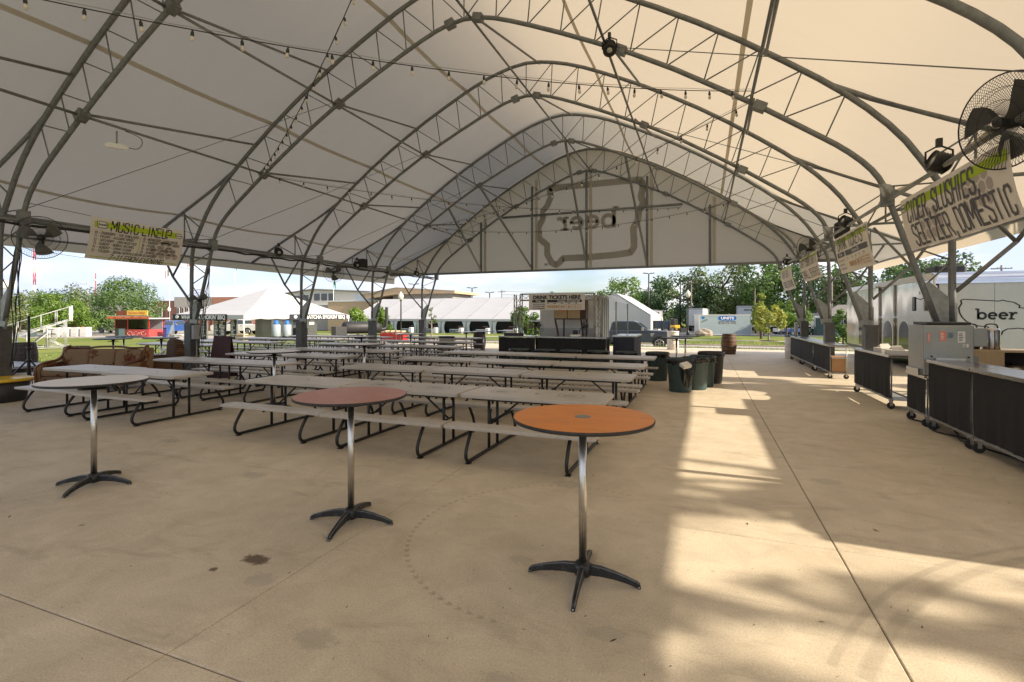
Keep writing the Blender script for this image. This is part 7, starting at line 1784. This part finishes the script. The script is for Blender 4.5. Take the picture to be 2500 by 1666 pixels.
# bleachers
M('galv_pale', (0.40, 0.41, 0.40), 0.45, 0.3, 0.1, 5)
bl = thing('bleachers', 'white tube-framed aluminium bleachers on the lawn', 'bleachers', (-43.3, 17.6, gz(-43, 18)), radians(65))
nr = 6
bl.scale = (1.0, 0.9, 1.0)
for k in range(nr):
    x = 0.3+k*0.6; z = 0.42+k*0.26
    MB().box(x, 0.1, z, x+0.26, 5.0, z+0.05).build('seat_plank', 'galv', bl); MB().box(x+0.3, 0.1, z-0.18, x+0.56, 5.0, z-0.14).build('foot_plank', 'galv', bl)
for y in (0.05, 2.5, 5.05):
    fr_ = obj('side_frame', None, bl)
    for p0, p1 in (((0.1, 0.3), (4.0, 1.95)), ((0.1, 0.15), (4.2, 0.05)), ((3.9, 0), (3.9, 2.0)), ((2.9, 0), (2.9, 1.5)), ((1.9, 0), (1.9, 1.1)), ((0.9, 0), (0.9, 0.65)), ((2.9, 0.05), (3.9, 1.5)), ((1.9, 0.05), (2.9, 1.1)), ((2.9, 0.95), (3.9, 0.95)), ((3.9, 0.05), (2.95, 0.6))):
        MB().cyl((p0[0], y, p0[1]), (p1[0], y, p1[1]), 0.025, n=7).build('tube', 'galv_pale', fr_)
for y in (0.0, 5.1):
    rl = obj('guard_rail', None, bl)
    for p0, p1 in (((0.2, 1.35), (4.2, 3.0)), ((0.2, 1.35), (0.2, 0.4)), ((4.2, 3.0), (4.2, 1.9)), ((1.4, 1.85), (1.4, 0.8)), ((2.6, 2.35), (2.6, 1.35)), ((3.4, 2.65), (3.4, 1.65)), ((0.2, 0.55), (4.2, 2.05))):
        MB().cyl((p0[0], y, p0[1]), (p1[0], y, p1[1]), 0.022, n=7).build('tube', 'galv_pale', rl)
rl = obj('guard_rail', None, bl); MB().cyl((4.2, 0, 3.0), (4.2, 5.1, 3.0), 0.03).build('tube', 'white_paint', rl)
for k in range(6): MB().cyl((4.2, k, 1.9), (4.2, k, 3.0), 0.025, n=6).build('tube', 'white_paint', rl)
bl2 = thing('park_bench', 'grey aluminium bench beside the bleachers', 'bench', G3(-41.9, 16.9), radians(60)); MB().box(-0.9, -0.15, 0.42, 0.9, 0.15, 0.46).build('seat', 'galv', bl2)
for x in (-0.7, 0.7): MB().beam((x, -0.2, 0), (x, 0, 0.42), 0.05, 0.05).build('leg', 'galv', bl2); MB().beam((x, 0.2, 0), (x, 0, 0.42), 0.05, 0.05).build('leg', 'galv', bl2)

# ------------------------------------------------------------------ buildings
def windows(t, pts, w, h, ax, pos, m='car_glass', fr='white_paint'):
    for (u, z) in pts:
        if ax == 'y':
            f_ = MB().box(u-w/2-0.08, pos-0.05, z-0.08, u+w/2+0.08, pos-0.002, z+h+0.08).build('window', fr, t); MB().box(u-w/2, pos-0.065, z, u+w/2, pos-0.052, z+h).build('pane', m, f_)
        else:
            f_ = MB().box(pos+0.002, u-w/2-0.08, z-0.08, pos+0.05, u+w/2+0.08, z+h+0.08).build('window', fr, t); MB().box(pos+0.052, u-w/2, z, pos+0.065, u+w/2, z+h).build('pane', m, f_)
pv = thing('brick_pavilion', 'red brick pavilion with flat white overhanging roof', 'building', (-70.8, 19.3, gz(-64, 22)))
MB().box(0, 0, 0, 6.6, 7, 5.0).build('wall', 'brick_red', pv); MB().box(-1.0, -1.2, 5.05, 7.9, 8.5, 5.75).build('roof', 'white_paint', pv, bevel=0.03); MB().box(-0.9, -1.1, 4.98, 7.8, 8.4, 5.045).build('soffit', 'trailer_white', pv); windows(pv, [(3.5, 1.5)], 1.2, 1.4, 'x', 6.6)
MB().box(2.0, -0.05, 0, 3.0, -0.005, 2.1).build('door', 'dark_inside', pv)
bd = thing('brick_building', 'dark brick building with flagpoles and tall narrow windows', 'building', (-96, 62, -1.05), radians(14)); bd.scale = (1, 1, 0.76)
MB().box(0, 0, 0, 20, 12, 7.2).build('wall', 'brick_dark', bd); MB().box(4.6, -0.06, 5.6, 12.2, -0.003, 8.1).build('parapet_panel', 'concrete_grey', bd); MB().box(4.6, 0.0, 7.2, 20.0, 12, 8.05).build('upper_wall', 'brick_red', bd); MB().box(12.3, -0.1, 0, 20.1, -0.003, 7.9).build('wing_wall', 'brick_red', bd)
windows(bd, [(5.4+k*0.95, 3.9) for k in range(8)], 0.34, 1.55, 'y', -0.0); windows(bd, [(1.8, 3.4)], 0.5, 2.2, 'y', 0.0); windows(bd, [(16.5, 4.9)], 1.5, 1.0, 'y', -0.1)
MB().box(6.5, -1.6, 0, 11.5, -0.01, 2.6).build('porch', 'brick_dark', bd); MB().box(8.0, -1.66, 0, 10.0, -1.61, 2.1).build('door', 'dark_inside', bd); MB().box(0.2, -0.05, 0.2, 1.0, -0.004, 2.4).build('door', 'dark_inside', bd)
for i, (x, y, h, kind) in enumerate(((-90.5, 61.5, 11.6, 'state'), (-86.3, 62.6, 13.6, 'usa'))):
    fp = thing('flagpole', ('flagpole with red, white and blue state flag', 'flagpole with stars and stripes flag')[i]+' before the brick building', 'flagpole', (x, y, -1.0)); MB().cyl((0, 0, 0), (0, 0, h), 0.07, 0.04).build('pole', 'white_paint', fp); MB().sphere((0, 0, h+0.08), 0.1, 8, 6).build('finial', 'white_paint', fp)
    def ff(u0, u1, v0, v1): return lambda s, t: (-(0.05+(u0+(u1-u0)*s)*1.5*0.62), 0.18*sin((u0+(u1-u0)*s)*6), h-0.1-(u0+(u1-u0)*s)*0.9-(v0+(v1-v0)*t)*1.45)
    if kind == 'usa':
        fl2 = obj('flag', None, fp)
        for k in range(7): MB().grid(ff(0, 1, k/7, (k+0.5)/7), 8, 1).build('stripe', 'paint_red', fl2); MB().grid(ff(0, 1, (k+0.5)/7, (k+1)/7), 8, 1).build('stripe', 'print_white', fl2)
        fn_ = ff(0, 0.42, 0, 0.52); MB().grid(lambda s, t: (fn_(s, t)[0], fn_(s, t)[1]-0.02, fn_(s, t)[2]), 4, 2).build('canton', 'paint_blue', fl2)
    else:
        fl2 = obj('flag', None, fp); MB().grid(ff(0, 0.33, 0, 1), 4, 3).build('stripe', 'paint_blue', fl2); MB().grid(ff(0.33, 0.66, 0, 1), 4, 3).build('stripe', 'print_white', fl2); MB().grid(ff(0.66, 1, 0, 1), 4, 3).build('stripe', 'paint_red', fl2)
for i, (x, y, h) in enumerate(((-84.5, 70, 13.5), (-62.5, 72, 9.6))):
    fp = thing('flagpole', ('flagpole with green flag by the music banner column', 'flagpole with green flag behind the smokehouse tent peak')[i], 'flagpole', (x, y, -1.0)); MB().cyl((0, 0, 0), (0, 0, h), 0.06, 0.04).build('pole', 'white_paint', fp); MB().grid(lambda s, t: (0.05+0.8*s*0.6, 0.1*sin(6*s), h-0.1-0.9*s-1.2*t), 6, 2).build('flag', 'flag_green', fp) if 'flag_green' in MT else None
ar = thing('arena_building', 'long pale metal-sided arena with dark clerestory windows', 'building', (-118, 98, -1.1), radians(6)); ar.scale = (1, 1, 0.9)
MB().box(0, 0, 0, 46, 24, 6.3).build('wall', 'siding_white', ar); MB().prism([(1, 6.3), (46, 6.3), (46, 9.3), (22, 10.6), (1, 7.8)], 3, 24, 'y').build('upper_wall', 'siding_white', ar)
MB().prism([(0.2, 7.85), (22, 10.7), (46.6, 9.35), (46.6, 9.6), (22, 10.95), (0.2, 8.1)], 2.4, 25, 'y').build('roof', 'concrete_grey', ar)
for k in range(7): f_ = MB().box(3+k*2.6, 2.9, 6.5, 5.3+k*2.6, 2.995, 7.9+k*0.22).build('window', 'white_paint', ar); MB().box(3.1+k*2.6, 2.85, 6.6, 5.2+k*2.6, 2.895, 7.8+k*0.22).build('pane', 'car_glass', f_)
for k in range(3): f_ = MB().box(22.3+k*2.2, 2.9, 7.3, 24.3+k*2.2, 2.995, 9.6).build('window', 'white_paint', ar); MB().box(22.4+k*2.2, 2.85, 7.4, 24.2+k*2.2, 2.895, 9.5).build('pane', 'car_glass', f_)
MB().box(0, -0.05, 5.9, 46, -0.002, 6.3).build('trim', 'white_paint', ar)
tn = thing('tan_building', 'tan stucco building with roof vents and upswept canopy', 'building', (-62, 70, -1.0), radians(4))
MB().box(0, 0, 0, 17, 12, 5.1).build('wall', 'stucco', tn); MB().box(-0.1, -0.1, 5.1, 17.1, 12, 5.3).build('coping', 'white_paint', tn); MB().box(-3.5, 1, 0, -0.02, 12, 4.6).build('wing_wall', 'concrete_grey', tn)
for k in range(2): MB().lathe([(0.35, 5.3), (0.35, 6.6), (0.5, 6.7), (0.5, 7.1), (0.3, 7.3)], (5+k*2.6, 6, 0), 12).build('roof_vent', 'grey_paint', tn)
MB().box(3.5, 3, 5.3, 8.5, 6, 6.5).build('roof_unit', 'sticker_grey', tn)
MB().prism([(7.5, 6.2), (14.5, 7.3), (25.0, 6.6), (25.0, 6.25), (14.5, 6.2), (9, 5.5)], -1.5, 9, 'y').build('canopy', 'stucco', tn); MB().prism([(7.4, 6.25), (14.5, 7.38), (25.1, 6.68), (25.1, 6.62), (14.5, 7.3), (7.4, 6.2)], -1.6, 9.1, 'y').build('canopy_edge', 'white_paint', tn); MB().box(13, 0, 5.3, 24, 8, 6.2).build('upper_wall', 'concrete_grey', tn)
lw = thing('low_building', 'low tan brick building with grey roof beyond the parked cars', 'building', (-104, 60, -1.05), radians(14)); brick_mat('brick_tan', (0.34, 0.24, 0.17), (0.4, 0.29, 0.2), (0.3, 0.26, 0.22), 2.0)
MB().box(-14, 0, 0, 8, 8, 3.4).build('wall', 'brick_tan', lw); MB().prism([(-15, 3.4), (9, 3.4), (8, 4.6), (-14, 4.6)], -0.8, 8.5, 'y').build('roof', 'concrete_grey', lw); windows(lw, [(-8+k*2.0, 1.3) for k in range(4)], 1.5, 1.5, 'y', 0.0, 'car_glass', 'concrete_grey')
hu = thing('blue_hut', 'small pale blue hut with grey shingled hip roof', 'hut', (13.6, 69.6, gz(14, 70)), radians(5))
MB().box(0, 0, 0, 5, 4, 2.4).build('wall', 'siding_blue', hu); MB().add([(-0.4, -0.4, 2.4), (5.4, -0.4, 2.4), (5.4, 4.4, 2.4), (-0.4, 4.4, 2.4), (2.1, 2, 3.75), (2.9, 2, 3.75)], [(0, 1, 5, 4), (1, 2, 5), (2, 3, 4, 5), (3, 0, 4), (3, 2, 1, 0)]).build('roof', 'shingle', hu); windows(hu, [(2.5, 1.1)], 0.9, 0.9, 'y', 0.0); MB().box(-0.42, -0.42, 2.3, 5.42, -0.38, 2.42).build('fascia', 'white_paint', hu)
for sg in (0.02, 0.98): MB().box(5*sg-0.08, -0.03, 0, 5*sg+0.08, -0.004, 2.3).build('corner_board', 'white_paint', hu)
po = thing('portable_toilet', 'dark green portable toilet beside the blue hut', 'toilet', (12.5, 68.4, gz(13, 68))); MB().box(0, 0, 0, 1.1, 1.1, 2.1).build('cabin', 'paint_green', po, bevel=0.04); MB().box(0.1, -0.02, 0.1, 1.0, -0.004, 1.95).build('door', 'can_green', po); MB().prism([(0, 2.1), (1.1, 2.1), (1.0, 2.35), (0.1, 2.35)], 0, 1.1, 'y').build('roof', 'white_paint', po)
tw = thing('radio_tower', 'tall red and white lattice radio tower far beyond the trees', 'tower', (-327, 152, -2), 0)
for k in range(10):
    b = MB(); z0, z1 = k*6.5, (k+1)*6.5; s0 = 0.55
    for i in range(3):
        a0 = 2*pi*i/3; a1 = 2*pi*(i+1)/3; p0 = (s0*cos(a0), s0*sin(a0)); p1 = (s0*cos(a1), s0*sin(a1))
        b.cyl((*p0, z0), (*p0, z1), 0.16, n=5); b.cyl((*p0, z0), (*p1, z1), 0.09, n=4)
    b.build('tower_section', 'paint_red' if k % 2 else 'white_paint', tw)
tw = thing('radio_tower', 'short thin mast rising over the distant trees', 'tower', (-300, 165, -2)); MB().cyl((0, 0, 0), (0, 0, 26), 0.35, 0.2, 6).build('mast', 'paint_red', tw); MB().lathe([(0.8, 22), (0.8, 22.6)], (0, 0, 0), 8).build('dish', 'white_paint', tw)
# wooded ridge far beyond
foliage('far_wood', (0.03, 0.06, 0.025), (0.07, 0.11, 0.04), 0.2)
rg = random.Random(77); b = MB()
for i in range(9000):
    a = rg.uniform(-1.35, 0.9); d = rg.uniform(170, 230); x = d*sin(a); y = d*cos(a); hgt = 7.0+2.0*sin(a*7)+1.2*sin(a*23); z = -2+hgt*rg.random()**0.7; s_ = rg.uniform(1.0, 2.2)
    n_ = Vector((-sin(a)+rg.uniform(-.6, .6), -cos(a)+rg.uniform(-.6, .6), rg.uniform(0, 1))).normalized(); u = n_.cross(Vector((0, 0, 1))).normalized(); w = n_.cross(u); p_ = Vector((x, y, z))
    b.add([p_-u*s_*0.6, p_+w*s_*0.4, p_+u*s_*0.6, p_-w*s_*0.4], [(0, 1, 2, 3)])
tag(b.build('wood', 'far_wood'), 'far-off wooded ridge along the horizon', 'wood', kind='stuff')
